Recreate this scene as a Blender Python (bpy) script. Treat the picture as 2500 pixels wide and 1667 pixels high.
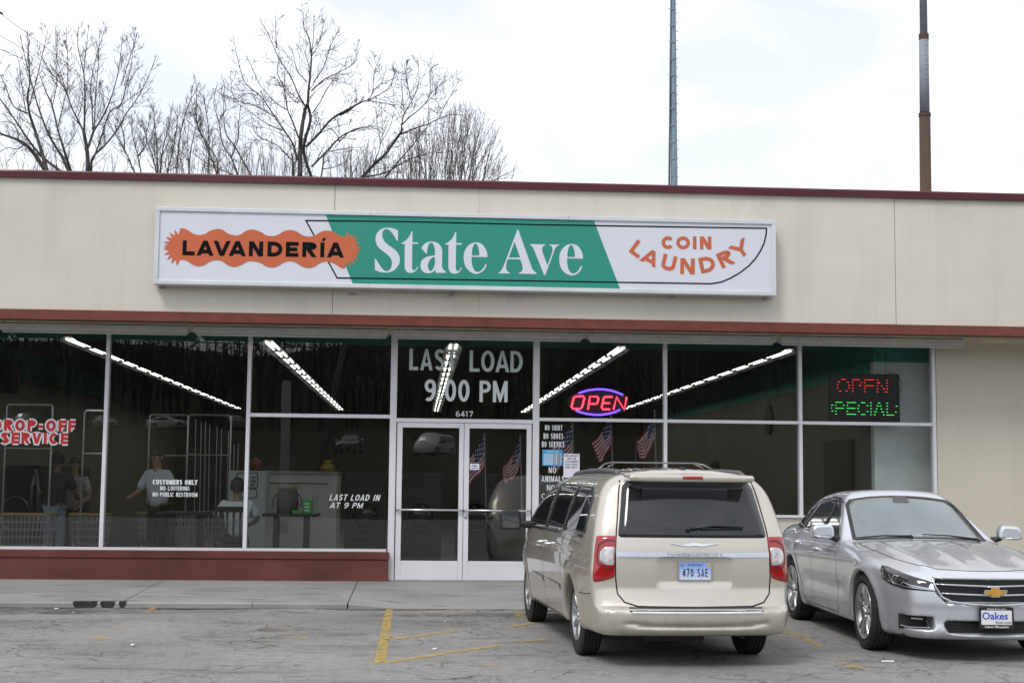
import bpy, math, random
import numpy as np
from mathutils import Matrix, Vector
for _o in list(bpy.data.objects): bpy.data.objects.remove(_o)
S = bpy.context.scene
C = S.collection
R = math.radians

# ------------------------------------------------------------------ camera
CAM_H = 1.49
YAW, PITCH, ROLL, FPX = 0.0645, 0.0975, 0.0104, 3500.0
def _basis():
    cy, sy, cp, sp = math.cos(YAW), math.sin(YAW), math.cos(PITCH), math.sin(PITCH)
    f = np.array([sy*cp, cy*cp, sp]); r = np.array([cy, -sy, 0.0]); u = np.cross(r, f)
    c, s = math.cos(ROLL), math.sin(ROLL)
    return c*r+s*u, -s*r+c*u, f
CR, CU, CF = _basis()
cam_d = bpy.data.cameras.new('camera'); cam_d.sensor_width = 36.0; cam_d.lens = FPX/2500*36
cam_d.clip_start = 0.1; cam_d.clip_end = 4000
cam = bpy.data.objects.new('camera', cam_d); C.objects.link(cam)
cam.matrix_world = Matrix(((CR[0], CU[0], -CF[0], 0), (CR[1], CU[1], -CF[1], 0), (CR[2], CU[2], -CF[2], CAM_H), (0, 0, 0, 1)))
S.camera = cam
# ------------------------------------------------------------------ world: overcast sky
SUN_EL, SUN_AZ = R(52), R(215)      # sun behind the cloud, behind and left of the photographer
W = bpy.data.worlds.new('World'); S.world = W; W.use_nodes = True
nt = W.node_tree; nt.nodes.clear()
def wn(t, **k):
    n = nt.nodes.new(t)
    for a, b in k.items(): setattr(n, a, b)
    return n
out = wn('ShaderNodeOutputWorld'); bg = wn('ShaderNodeBackground'); bg2 = wn('ShaderNodeBackground'); add = wn('ShaderNodeAddShader')
sky = wn('ShaderNodeTexSky', sky_type='NISHITA'); sky.sun_disc = False; sky.sun_elevation = SUN_EL; sky.sun_rotation = SUN_AZ
bg.inputs['Strength'].default_value = 0.05
nt.links.new(sky.outputs[0], bg.inputs[0])
tc = wn('ShaderNodeTexCoord'); sep = wn('ShaderNodeSeparateXYZ'); nt.links.new(tc.outputs['Generated'], sep.inputs[0])
mx = wn('ShaderNodeMath', operation='MAXIMUM'); nt.links.new(sep.outputs[2], mx.inputs[0]); mx.inputs[1].default_value = 0.0
ad = wn('ShaderNodeMath', operation='ADD'); nt.links.new(mx.outputs[0], ad.inputs[0]); ad.inputs[1].default_value = 0.22
dx = wn('ShaderNodeMath', operation='DIVIDE'); nt.links.new(sep.outputs[0], dx.inputs[0]); nt.links.new(ad.outputs[0], dx.inputs[1])
dy = wn('ShaderNodeMath', operation='DIVIDE'); nt.links.new(sep.outputs[1], dy.inputs[0]); nt.links.new(ad.outputs[0], dy.inputs[1])
cmb = wn('ShaderNodeCombineXYZ'); nt.links.new(dx.outputs[0], cmb.inputs[0]); nt.links.new(dy.outputs[0], cmb.inputs[1])
noi = wn('ShaderNodeTexNoise'); noi.inputs['Scale'].default_value = 3.4; noi.inputs['Detail'].default_value = 6; noi.inputs['Roughness'].default_value = 0.5
noi.inputs['Distortion'].default_value = 0.5
nt.links.new(cmb.outputs[0], noi.inputs['Vector'])
cr = wn('ShaderNodeValToRGB'); nt.links.new(noi.outputs[0], cr.inputs[0])
cr.color_ramp.elements[0].position = 0.40; cr.color_ramp.elements[0].color = (0.665, 0.66, 0.67, 1)
cr.color_ramp.elements[1].position = 0.64; cr.color_ramp.elements[1].color = (0.90, 0.885, 0.875, 1)
nt.links.new(cr.outputs[0], bg2.inputs[0]); bg2.inputs['Strength'].default_value = 0.96
nt.links.new(bg.outputs[0], add.inputs[0]); nt.links.new(bg2.outputs[0], add.inputs[1]); nt.links.new(add.outputs[0], out.inputs[0])
sun_d = bpy.data.lights.new('sun', 'SUN'); sun_d.energy = 1.3; sun_d.angle = R(18); sun_d.color = (1.0, 0.97, 0.93)
sun = bpy.data.objects.new('sun', sun_d); C.objects.link(sun)
_sd = Vector((math.sin(SUN_AZ)*math.cos(SUN_EL), math.cos(SUN_AZ)*math.cos(SUN_EL), math.sin(SUN_EL)))
sun.rotation_euler = _sd.to_track_quat('Z', 'Y').to_euler()
S.view_settings.view_transform = 'Standard'; S.view_settings.look = 'None'
S.view_settings.exposure = 0.31; S.view_settings.gamma = 1.0; S.view_settings.use_curve_mapping = False
S.render.engine = 'CYCLES'
S.cycles.max_bounces = 8; S.cycles.transparent_max_bounces = 12
S.cycles.caustics_reflective = False; S.cycles.caustics_refractive = False

# ------------------------------------------------------------------ helpers
def ray(px, py): return CR*((px-1250)/FPX) - CU*((py-833.5)/FPX) + CF
def WP(px, py, Y):
    "point seen at photo position (px, py) on the plane y = Y"
    v = ray(px, py); t = Y/v[1]; return np.array([v[0]*t, Y, CAM_H+v[2]*t])
def GP(px, py, z=0.0):
    v = ray(px, py); t = (z-CAM_H)/v[2]; return np.array([v[0]*t, v[1]*t, z])

MATS = {}
class MatB:
    "tiny node-material builder"
    def __init__(s, name):
        s.m = bpy.data.materials.new(name); s.m.use_nodes = True; s.t = s.m.node_tree; s.b = s.t.nodes['Principled BSDF']; MATS[name] = s.m
    def n(s, t, **k):
        x = s.t.nodes.new(t)
        for a, b in k.items(): setattr(x, a, b)
        return x
    def l(s, a, b): s.t.links.new(a, b)
    def set(s, **k):
        for a, b in k.items():
            i = s.b.inputs[a.replace('_', ' ')]
            i.default_value = (*b, 1) if isinstance(b, tuple) and len(b) == 3 else b
        return s
    def coord(s, kind='Object', scale=(1, 1, 1)):
        tc = s.n('ShaderNodeTexCoord'); mp = s.n('ShaderNodeMapping'); s.l(tc.outputs[kind], mp.inputs[0]); mp.inputs['Scale'].default_value = scale
        return mp.outputs[0]
    def noise(s, scale, detail=4, rough=.55, vec=None, dist=0):
        x = s.n('ShaderNodeTexNoise'); x.inputs['Scale'].default_value = scale; x.inputs['Detail'].default_value = detail
        x.inputs['Roughness'].default_value = rough; x.inputs['Distortion'].default_value = dist
        s.l(vec if vec is not None else s.coord(), x.inputs['Vector']); return x.outputs[0]
    def ramp(s, fac, stops):
        x = s.n('ShaderNodeValToRGB'); s.l(fac, x.inputs[0]); e = x.color_ramp.elements
        while len(e) < len(stops): e.new(0.5)
        for i, (p, c) in enumerate(stops):
            e[i].position = p; e[i].color = (c, c, c, 1) if isinstance(c, (int, float)) else (*c, 1)
        return x.outputs[0]
    def mix(s, fac, a, b, mode='MIX'):
        x = s.n('ShaderNodeMix', data_type='RGBA', blend_type=mode)
        for v, i in ((fac, x.inputs[0]), (a, x.inputs[6]), (b, x.inputs[7])):
            if isinstance(v, (int, float)): i.default_value = v if i == x.inputs[0] else (v, v, v, 1)
            elif isinstance(v, tuple): i.default_value = (*v, 1)
            else: s.l(v, i)
        return x.outputs[2]
    def math(s, op, a, b=0.0, clamp=False):
        x = s.n('ShaderNodeMath', operation=op); x.use_clamp = clamp
        for v, i in ((a, x.inputs[0]), (b, x.inputs[1])):
            if isinstance(v, (int, float)): i.default_value = v
            else: s.l(v, i)
        return x.outputs[0]
    def color(s, c): s.l(c, s.b.inputs['Base Color']); return s
    def rough(s, c): s.l(c, s.b.inputs['Roughness']); return s
    def bump(s, h, strength=.3, dist=.01):
        x = s.n('ShaderNodeBump'); x.inputs['Strength'].default_value = strength; x.inputs['Distance'].default_value = dist
        s.l(h, x.inputs['Height']); s.l(x.outputs[0], s.b.inputs['Normal']); return s
def plain(name, col, rough=.6, metal=0.0, var=.12, scale=3.0, bump=0.0, **k):
    if name in MATS: return MATS[name]
    m = MatB(name); m.set(Roughness=rough, Metallic=metal, **k)
    v = m.noise(scale, 5); f = m.ramp(v, [(.3, 1-var), (.7, 1+var*.5)])
    m.color(m.mix(1.0, tuple(col), f, 'MULTIPLY'))
    if bump: m.bump(m.noise(scale*40, 3), bump, .004)
    return m.m
def emit(name, col, strength, base=(0.8, 0.8, 0.8)):
    m = MatB(name); m.set(Base_Color=base, Emission_Color=col, Emission_Strength=strength, Roughness=.4); return m.m

WM = {}
def thing(name, label, cat, loc=(0, 0, 0), rz=0.0, group=None):
    o = bpy.data.objects.new(name, None); C.objects.link(o); o.empty_display_size = .2
    o.location = loc; o.rotation_euler = (0, 0, rz); o['label'] = label; o['category'] = cat
    if group: o['group'] = group
    WM[o.name] = Matrix.Translation(Vector(loc)) @ Matrix.Rotation(rz, 4, 'Z')
    return o
def tag(o, label, cat, group=None):
    o['label'] = label; o['category'] = cat
    if group: o['group'] = group
    return o
def kids(o): return [c for c in bpy.data.objects if c.parent == o]
def dup(root, loc, rz, label, group=None, name=None):
    r = root.copy(); C.objects.link(r); r.location = loc; r.rotation_euler = (0, 0, rz); r['label'] = label
    if group: r['group'] = group
    if name: r.name = name
    for ch in kids(root):
        c = ch.copy(); C.objects.link(c); c.parent = r
        for g in kids(ch):
            d = g.copy(); C.objects.link(d); d.parent = c
    return r

class MB:
    "collects geometry, links it as one mesh object"
    def __init__(s): s.v = []; s.f = []; s.mi = []; s.k = 0
    def add(s, vs, fs, mi=0):
        b = len(s.v); s.v.extend([tuple(map(float, p)) for p in vs]); s.f.extend([tuple(b+i for i in f) for f in fs]); s.mi.extend([mi]*len(fs)); return s
    def box(s, x0, x1, y0, y1, z0, z1, mi=0):
        v = [(x, y, z) for z in (z0, z1) for y in (y0, y1) for x in (x0, x1)]
        return s.add(v, [(0, 2, 3, 1), (4, 5, 7, 6), (0, 1, 5, 4), (2, 6, 7, 3), (0, 4, 6, 2), (1, 3, 7, 5)], mi)
    def prism(s, pts, d, mi=0):
        "closed outline (list of 3d points) extruded by vector d"
        n = len(pts); d = np.array(d); a = [np.array(p) for p in pts]; v = a+[p+d for p in a]
        return s.add(v, [tuple(range(n))[::-1], tuple(range(n, 2*n))]+[(i, (i+1) % n, n+(i+1) % n, n+i) for i in range(n)], mi)
    def tube(s, pts, r, n=6, caps=True, mi=0):
        P = [np.array(p, float) for p in pts]; rr = r if hasattr(r, '__len__') else [r]*len(P)
        vs = []; up = None
        for i, p in enumerate(P):
            t = (P[min(i+1, len(P)-1)]-P[max(i-1, 0)]); t = t/(np.linalg.norm(t)+1e-9)
            if up is None:
                a = np.array([0, 0, 1.]) if abs(t[2]) < .9 else np.array([1., 0, 0]); up = np.cross(t, a)
            up = up-t*np.dot(up, t); up /= np.linalg.norm(up)+1e-9; w = np.cross(t, up)
            for k in range(n):
                c = 2*math.pi*k/n; vs.append(p+(up*math.cos(c)+w*math.sin(c))*rr[i])
        fs = [(i*n+k, i*n+(k+1) % n, (i+1)*n+(k+1) % n, (i+1)*n+k) for i in range(len(P)-1) for k in range(n)]
        if caps: fs += [tuple(range(n))[::-1], tuple((len(P)-1)*n+k for k in range(n))]
        return s.add(vs, fs, mi)
    def lathe(s, prof, n=32, origin=(0, 0, 0), axis='z', mi=0, closed=False):
        "prof: list of (radius, height)"
        vs = []
        for r_, h in prof:
            for k in range(n):
                a = 2*math.pi*k/n; c, q = r_*math.cos(a), r_*math.sin(a)
                p = (c, q, h) if axis == 'z' else ((c, h, q) if axis == 'y' else (h, c, q))
                vs.append((p[0]+origin[0], p[1]+origin[1], p[2]+origin[2]))
        m = len(prof); L = m if closed else m-1
        fs = [(i*n+k, i*n+(k+1) % n, ((i+1) % m)*n+(k+1) % n, ((i+1) % m)*n+k) for i in range(L) for k in range(n)]
        if not closed: fs += [tuple(range(n))[::-1], tuple((m-1)*n+k for k in range(n))]
        return s.add(vs, fs, mi)
    def build(s, name, mat, parent=None, smooth=False, world=True, bevel=0, **props):
        me = bpy.data.meshes.new(name); v = s.v
        if parent is not None and world:
            M = WM.get(parent.name)
            if M is not None:
                A = np.array(M.inverted()); a = np.array(v); v = (a @ A[:3, :3].T+A[:3, 3]).tolist()
        me.from_pydata(v, [], s.f)
        for m in (mat if isinstance(mat, (list, tuple)) else [mat]): me.materials.append(m)
        me.polygons.foreach_set('material_index', s.mi)
        if smooth: me.polygons.foreach_set('use_smooth', [True]*len(s.f))
        me.update()
        o = bpy.data.objects.new(name, me); C.objects.link(o)
        if parent is not None:
            o.parent = parent
            if world and parent.name in WM: WM[o.name] = WM[parent.name]
        if bevel:
            b = o.modifiers.new('bevel', 'BEVEL'); b.width = bevel; b.segments = 2; b.limit_method = 'ANGLE'; b.angle_limit = R(40)
        for k, q in props.items(): o[k] = q
        return o
def fixn(o):
    "make normals consistent"
    import bmesh
    bm = bmesh.new(); bm.from_mesh(o.data); bmesh.ops.recalc_face_normals(bm, faces=bm.faces); bm.to_mesh(o.data); bm.free(); return o

# ------------------------------------------------------------------ stroke lettering
def arc(cx, cy, rx, ry, a0, a1, n=10):
    return [(cx+rx*math.cos(R(a0+(a1-a0)*i/n)), cy+ry*math.sin(R(a0+(a1-a0)*i/n))) for i in range(n+1)]
def glyph(ch, w, t):
    "centre-line strokes of a sans capital in a box of width w and height 1 (stroke t)"
    h = t/2; l, r_, b, u, m = h, w-h, h, 1-h, .5; cx = w/2; rx = (w-t)/2
    G = {
     'A': [[(h*.7, 0-.2*t), (cx, 1), (w-h*.7, -.2*t)], [(w*.2, .27), (w*.8, .27)]],
     'B': [[(l, 0), (l, 1)], [(l, u), (w*.55, u)]+arc(w*.55, .75, w*.45-h, .25-h*.5, 90, -90)[1:]+[(l, m)], [(w*.55, m)]+arc(w*.58, .26, w*.42-h, .26-h*.5, 90, -90)[1:]+[(l, b)]],
     'C': [arc(cx, .5, rx, .5-h, 40, 320, 18)],
     'D': [[(l, 0), (l, 1)], [(l, u), (w*.4, u)]+arc(w*.4, .5, w*.6-h, .5-h, 90, -90, 12)[1:]+[(l, b)]],
     'E': [[(l, 0), (l, 1)], [(l, u), (w, u)], [(l, m), (w*.9, m)], [(l, b), (w, b)]],
     'F': [[(l, 0), (l, 1)], [(l, u), (w, u)], [(l, m-.02), (w*.88, m-.02)]],
     'G': [arc(cx, .5, rx, .5-h, 45, 330, 18)+[(r_, .45), (cx+.05, .45)]],
     'H': [[(l, 0), (l, 1)], [(r_, 0), (r_, 1)], [(l, m), (r_, m)]],
     'I': [[(cx, 0), (cx, 1)]],
     'K': [[(l, 0), (l, 1)], [(l, .38), (w-h*.8, 1.05)], [(w*.4, .55), (w-h*.6, -.05)]],
     'L': [[(l, 0), (l, 1)], [(l, b), (w, b)]],
     'M': [[(l, 0), (l, 1)], [(l, 1), (cx, .12), (r_, 1)], [(r_, 1), (r_, 0)]],
     'N': [[(l, 0), (l, 1)], [(l, 1.02), (r_, -.02)], [(r_, 0), (r_, 1)]],
     'O': [arc(cx, .5, rx, .5-h, 0, 360, 24)],
     'P': [[(l, 0), (l, 1)], [(l, u), (w*.5, u)]+arc(w*.5, .72, w*.5-h, .28-h, 90, -90)[1:]+[(l, .44+h)]],
     'R': [[(l, 0), (l, 1)], [(l, u), (w*.5, u)]+arc(w*.5, .73, w*.5-h, .27-h, 90, -90)[1:]+[(l, .46+h)], [(w*.45, .5), (w-h*.7, -.05)]],
     'S': [arc(cx, .74, rx, .26-h*.9, 25, 270, 12)+arc(cx, .27, rx, .27-h, 90, -155, 12)[1:]],
     'T': [[(cx, 0), (cx, 1)], [(0, u), (w, u)]],
     'U': [[(l, 1), (l, .35)]+arc(cx, .35, rx, .35-h, 180, 360, 12)[1:]+[(r_, 1)]],
     'V': [[(h*.7, 1+.2*t), (cx, 0), (w-h*.7, 1+.2*t)]],
     'W': [[(h*.6, 1.03), (w*.28, 0), (cx, .9), (w*.72, 0), (w-h*.6, 1.03)]],
     'X': [[(h*.6, -.03), (w-h*.6, 1.03)], [(h*.6, 1.03), (w-h*.6, -.03)]],
     'Y': [[(h*.6, 1.05), (cx, .45), (w-h*.6, 1.05)], [(cx, 0), (cx, .48)]],
     '0': [arc(cx, .5, rx, .5-h, 0, 360, 24)],
     '1': [[(cx, 0), (cx, 1)], [(cx, .97), (cx-.2, .78)]],
     '4': [[(w*.68, 0), (w*.68, 1)], [(w*.68, .98), (h, .3)], [(0, .26), (w, .26)]],
     '6': [arc(cx, .3, rx, .3-h, 0, 360, 18), arc(w*.62, .42, w*.62-h, .58-h, 75, 180, 10)],
     '7': [[(0, u), (r_, u), (w*.35, 0)]],
     '9': [arc(cx, .7, rx, .3-h, 0, 360, 18), arc(w*.38, .58, w*.62-h, .58-h, 0, -115, 12)],
     ':': [[(cx, .12), (cx, .12+t)], [(cx, .62), (cx, .62+t)]],
     '-': [[(w*.08, .42), (w*.92, .42)]],
     "'": [[(cx, .72), (cx, 1)]], '!': [[(cx, .3), (cx, 1)], [(cx, 0), (cx, t)]], '.': [[(cx, 0), (cx, t)]],
     '&': [[(w, 0), (w*.25, .7)]+arc(cx, .8, w*.25, .18, 200, -20, 8)+[(h, .3)]+arc(cx, .22, rx, .22-h*.5, 170, 350, 8)],
    }
    return G[ch]
GW = dict(I=.36, M=1.2, W=1.35, J=.8, L=.82, E=.86, F=.82, O=1.1, C=1.04, D=1.02, V=1.04, A=1.08, N=1.0, T=.9, S=.92, P=.92, R=.96, Y=1.0)
GW.update({':': .4, '-': .6, "'": .3, '!': .35, '.': .35, '1': .6, ' ': .55})
def clip_poly(P, y0, y1):
    for sgn, lim in ((1, y0), (-1, -y1)):
        Q = []
        for i in range(len(P)):
            a, b = P[i], P[(i+1) % len(P)]; da, db = a[1]*sgn-lim, b[1]*sgn-lim
            if da >= 0: Q.append(a)
            if (da >= 0) != (db >= 0):
                k = da/(da-db); Q.append((a[0]+(b[0]-a[0])*k, a[1]+(b[1]-a[1])*k))
        P = Q
        if len(P) < 3: return []
    return P
def strip2(pts, t, asp=1.0):
    "mitred band of width t round a polyline; asp squeezes x so that the stroke stays even"
    P = [np.array(p, float) for p in pts]; L = []; Rr = []; n = len(P); closed = np.linalg.norm(P[0]-P[-1]) < 1e-6
    for i in range(n):
        a = P[i]-P[i-1] if i > 0 else (P[-1]-P[-2] if closed else P[1]-P[0])
        b = P[i+1]-P[i] if i < n-1 else (P[1]-P[0] if closed else P[-1]-P[-2])
        a = a/np.linalg.norm(a); b = b/np.linalg.norm(b)
        na = np.array([-a[1], a[0]]); nb = np.array([-b[1], b[0]]); m = na+nb; m /= (np.linalg.norm(m)+1e-9)
        k = min(1/max(np.dot(m, na), .25), 3.2); L.append(P[i]+m*t/2*k); Rr.append(P[i]-m*t/2*k)
    return [[tuple(L[i]), tuple(L[i+1]), tuple(Rr[i+1]), tuple(Rr[i])] for i in range(n-1)]
def word2d(text, W_, H_, t=.2, gap=.16, shear=0, grow=0):
    "list of 2d polygons (with a layer number) that fill a box W_ x H_; t is stroke / height; glyph widths are solved to fit"
    nat = sum(GW.get(c, 1.0) for c in text); tt = t*H_
    k = (W_-gap*H_*(len(text)-1))/nat
    x = 0; res = []; lay = 0
    for c in text:
        w = GW.get(c, 1.0)*k
        if c != ' ':
            for st in glyph(c, w/H_, t):
                lay += 1
                for q in strip2([(p[0]*H_, p[1]*H_) for p in st], tt+grow):
                    q = clip_poly(q, -grow/2, H_+grow/2)
                    if q: res.append(([(a+x+shear*b, b) for a, b in q], lay % 4))
        x += w+gap*H_
    return res
def letters2d(text, W_, H_, t=.2, gap=.16, shear=0, grow=0):
    "the same, one list of polygons per letter"
    nat = sum(GW.get(c, 1.0) for c in text); k = (W_-gap*H_*(len(text)-1))/nat; x = 0; res = []
    for c in text:
        w = GW.get(c, 1.0)*k
        if c != ' ': res.append([([(a+x+shear*0, b) for a, b in q], l_) for q, l_ in word2d(c, w, H_, t, 0, shear, grow)])
        x += w+gap*H_
    return res
def put2d(mb, polys, org, ex, ey, ez, lift=.0004, mi=0):
    "ez points to the viewer"
    org, ex, ey, ez = map(np.array, (org, ex, ey, ez))
    for P, lay in polys:
        vs = [org+ex*a+ey*b+ez*(lay*lift) for a, b in P]
        nrm = np.cross(vs[1]-vs[0], vs[2]-vs[0])
        idx = list(range(len(vs)))
        if np.dot(nrm, ez) < 0: idx = idx[::-1]
        mb.add(vs, [tuple(idx)], mi)
    return mb
def wword(mb, text, x0, x1, yt, yb, Y, t=.2, gap=.16, shear=0, grow=0, lift=.0003, mi=0):
    "lettering on the plane y = Y facing the street, fitted to photo extents measured at its left edge"
    a = WP(x0, yt, Y); b = WP(x0, yb, Y); c = WP(x1, yb, Y)
    return put2d(mb, word2d(text, c[0]-a[0], a[2]-b[2], t, gap, shear, grow), (a[0], Y, b[2]), (1, 0, 0), (0, 0, 1), (0, -1, 0), lift, mi)
def bez(pts, n=8):
    "Catmull-Rom through the points; ('c', x, y) marks a sharp corner; closed"
    P = []; corner = []
    for p in pts:
        if p[0] == 'c': P.append(np.array(p[1:], float)); corner.append(True)
        else: P.append(np.array(p, float)); corner.append(False)
    N = len(P); res = []
    for i in range(N):
        a, b = P[i], P[(i+1) % N]; L = np.linalg.norm(b-a)
        def tan(j, into):
            if corner[j]: return (b-a)
            q = P[(j+1) % N]-P[j-1]; l0 = np.linalg.norm(q)
            return q/l0*L if l0 > 0 else q
        ta = tan(i, 0); tb = tan((i+1) % N, 1)
        if corner[i] and not corner[(i+1) % N]: ta = 2*(b-a)-tb; ta = ta/np.linalg.norm(ta)*L
        if corner[(i+1) % N] and not corner[i]: tb = 2*(b-a)-ta; tb = tb/np.linalg.norm(tb)*L
        m = 1 if (corner[i] and corner[(i+1) % N]) else n
        for k in range(m):
            u = k/m; res.append((2*u**3-3*u**2+1)*a+(u**3-2*u**2+u)*ta+(-2*u**3+3*u**2)*b+(u**3-u**2)*tb)
    return res
def fill2d(name, loops, mat, to3d, parent=None, depth=0.0):
    "fills closed 2d loops (holes by even-odd) through a 2D curve and maps the points with to3d"
    cu = bpy.data.curves.new('tmp_outline', 'CURVE'); cu.dimensions = '2D'; cu.fill_mode = 'BOTH' if depth else 'FRONT'; cu.extrude = 0
    for L in loops:
        sp = cu.splines.new('POLY'); sp.points.add(len(L)-1)
        for i, p in enumerate(L): sp.points[i].co = (p[0], p[1], 0, 1)
        sp.use_cyclic_u = True
    tmp = bpy.data.objects.new('tmp_outline', cu)
    me0 = bpy.data.meshes.new_from_object(tmp); mb = MB()
    vs = [to3d(v.co.x, v.co.y) for v in me0.vertices]
    mb.add(vs, [tuple(p.vertices) for p in me0.polygons])
    bpy.data.objects.remove(tmp); bpy.data.curves.remove(cu); bpy.data.meshes.remove(me0)
    return mb.build(name, mat, parent)
# ------------------------------------------------------------------ car bodies: implicit solids meshed with surface nets
def cs(x, xs, ys):
    "monotone cubic interpolation"
    xs = np.array(xs, float); ys = np.array(ys, float); h = np.diff(xs); d = np.diff(ys)/h
    m = np.zeros_like(ys); m[0], m[-1] = d[0], d[-1]
    for i in range(1, len(xs)-1):
        m[i] = 0 if d[i-1]*d[i] <= 0 else 2*d[i-1]*d[i]/(d[i-1]+d[i])
    i = np.clip(np.searchsorted(xs, x)-1, 0, len(xs)-2); u = np.clip((x-xs[i])/h[i], 0, 1)
    r = (2*u**3-3*u**2+1)*ys[i]+(u**3-2*u**2+u)*h[i]*m[i]+(-2*u**3+3*u**2)*ys[i+1]+(u**3-u**2)*h[i]*m[i+1]
    return r+np.where(x > xs[-1], (x-xs[-1])*m[-1], 0)+np.where(x < xs[0], (x-xs[0])*m[0], 0)
def smax(a, b, k):
    h = np.maximum(k-np.abs(a-b), 0)/k; return np.maximum(a, b)+h*h*k*.25
def smin(a, b, k): return -smax(-a, -b, k)
def ss(x, a, b):
    u = np.clip((x-a)/(b-a), 0, 1); return u*u*(3-2*u)
def rbox(x, y, z, c, s, r):
    qx, qy, qz = np.abs(x-c[0])-s[0]+r, np.abs(y-c[1])-s[1]+r, np.abs(z-c[2])-s[2]+r
    return np.sqrt(np.maximum(qx, 0)**2+np.maximum(qy, 0)**2+np.maximum(qz, 0)**2)+np.minimum(np.maximum(np.maximum(qx, qy), qz), 0)-r
def grad(f, P, e=.004):
    g = np.empty_like(P)
    for i in range(3):
        a = P.copy(); b = P.copy(); a[:, i] += e; b[:, i] -= e
        g[:, i] = (f(a[:, 0], a[:, 1], a[:, 2])-f(b[:, 0], b[:, 1], b[:, 2]))/(2*e)
    return g
def surfnet(f, lo, hi, h):
    ax = [np.arange(lo[i], hi[i]+h, h) for i in range(3)]
    X, Y, Z = np.meshgrid(*ax, indexing='ij'); V = f(X, Y, Z); I = V < 0
    n = V.shape; cell = np.zeros((n[0]-1, n[1]-1, n[2]-1), bool); s0 = I[:-1, :-1, :-1]
    acc = np.zeros(cell.shape+(3,)); cnt = np.zeros(cell.shape)
    off = [(a, b, c) for a in (0, 1) for b in (0, 1) for c in (0, 1)]
    sl = lambda o: tuple(slice(o[i], n[i]-1+o[i]) for i in range(3))
    for a in off:
        for i in range(3):
            if a[i]: continue
            b = list(a); b[i] = 1; va, vb = V[sl(a)], V[sl(b)]; cr_ = (va < 0) != (vb < 0)
            t = np.where(cr_, va/(va-vb+1e-12*(va == vb)), 0)
            p = np.zeros(cell.shape+(3,)); p[..., 0] = a[0]; p[..., 1] = a[1]; p[..., 2] = a[2]; p[..., i] += t
            acc += p*cr_[..., None]; cnt += cr_; cell |= cr_
    idx = -np.ones(cell.shape, int); w = np.argwhere(cell); idx[cell] = np.arange(len(w))
    P = (w+acc[cell]/cnt[cell][:, None])*h+np.array([ax[0][0], ax[1][0], ax[2][0]])
    F = []
    for i in range(3):
        j, k = (i+1) % 3, (i+2) % 3
        sa = [slice(None)]*3; sb = [slice(None)]*3; sa[i] = slice(0, -1); sb[i] = slice(1, None)
        d = I[tuple(sa)] != I[tuple(sb)]; e = np.argwhere(d); e = e[(e[:, j] > 0) & (e[:, k] > 0) & (e[:, j] < n[j]-1) & (e[:, k] < n[k]-1)]
        q = []
        for dj, dk in ((1, 1), (0, 1), (0, 0), (1, 0)):
            c = e.copy(); c[:, j] -= dj; c[:, k] -= dk; q.append(idx[c[:, 0], c[:, 1], c[:, 2]])
        q = np.stack(q, 1); flip = I[tuple(sa)][e[:, 0], e[:, 1], e[:, 2]]
        q[~flip] = q[~flip][:, ::-1]; F.append(q)
    F = np.concatenate(F)
    for _ in range(4):
        v = f(P[:, 0], P[:, 1], P[:, 2]); g = grad(f, P); P -= np.clip(v/(np.sum(g*g, 1)+1e-6), -1, 1)[:, None]*g*.8
    return P, F
def shell_mesh(name, f, lo, hi, h, mat, parent):
    P, F = surfnet(f, lo, hi, h)
    me = bpy.data.meshes.new(name); me.vertices.add(len(P)); me.vertices.foreach_set('co', P.astype(np.float32).ravel())
    me.loops.add(F.size); me.loops.foreach_set('vertex_index', F.astype(np.int32).ravel()); me.polygons.add(len(F))
    me.polygons.foreach_set('loop_start', np.arange(0, F.size, 4, dtype=np.int32)); me.polygons.foreach_set('loop_total', np.full(len(F), 4, np.int32))
    me.polygons.foreach_set('use_smooth', [True]*len(F)); me.update(calc_edges=True); me.validate(); me.materials.append(mat)
    # true surface normals keep the reflections clean
    g = grad(f, P, .006); g /= (np.linalg.norm(g, axis=1)[:, None]+1e-9)
    try: me.normals_split_custom_set_from_vertices(g.tolist())
    except Exception: pass
    o = bpy.data.objects.new(name, me); C.objects.link(o); o.parent = parent; return o
class Proj:
    "frame used to drop 2d outlines on a body: o + u*e1 + v*e2, travelling along d"
    def __init__(s, f, o, e1, e2, d, reach=2.5): s.f = f; s.o = np.array(o, float); s.e1 = np.array(e1, float); s.e2 = np.array(e2, float); s.d = np.array(d, float)/np.linalg.norm(d); s.reach = reach
    def drop(s, uv, off=0.0):
        uv = np.array(uv, float); P0 = s.o+uv[:, :1]*s.e1+uv[:, 1:2]*s.e2
        t = np.zeros(len(uv)); done = np.zeros(len(uv), bool); st = .02
        for _ in range(int(s.reach/st)):
            P = P0+t[:, None]*s.d; done |= s.f(P[:, 0], P[:, 1], P[:, 2]) < off
            if done.all(): break
            t = np.where(done, t, t+st)
        if not done.all(): print('MISS', s.o, len(uv), np.round(uv[~done][:3], 3).tolist())
        lo, hi = t-st, t.copy()
        for _ in range(12):
            m = (lo+hi)/2; P = P0+m[:, None]*s.d; ins = s.f(P[:, 0], P[:, 1], P[:, 2]) < off
            hi = np.where(ins, m, hi); lo = np.where(ins, lo, m)
        return P0+hi[:, None]*s.d
def dense(L, step):
    res = []; n = len(L)
    for i in range(n):
        a = np.array(L[i]); b = np.array(L[(i+1) % n]); k = max(1, int(np.linalg.norm(b-a)/step))
        res += [tuple(a+(b-a)*j/k) for j in range(k)]
    return res
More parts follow.
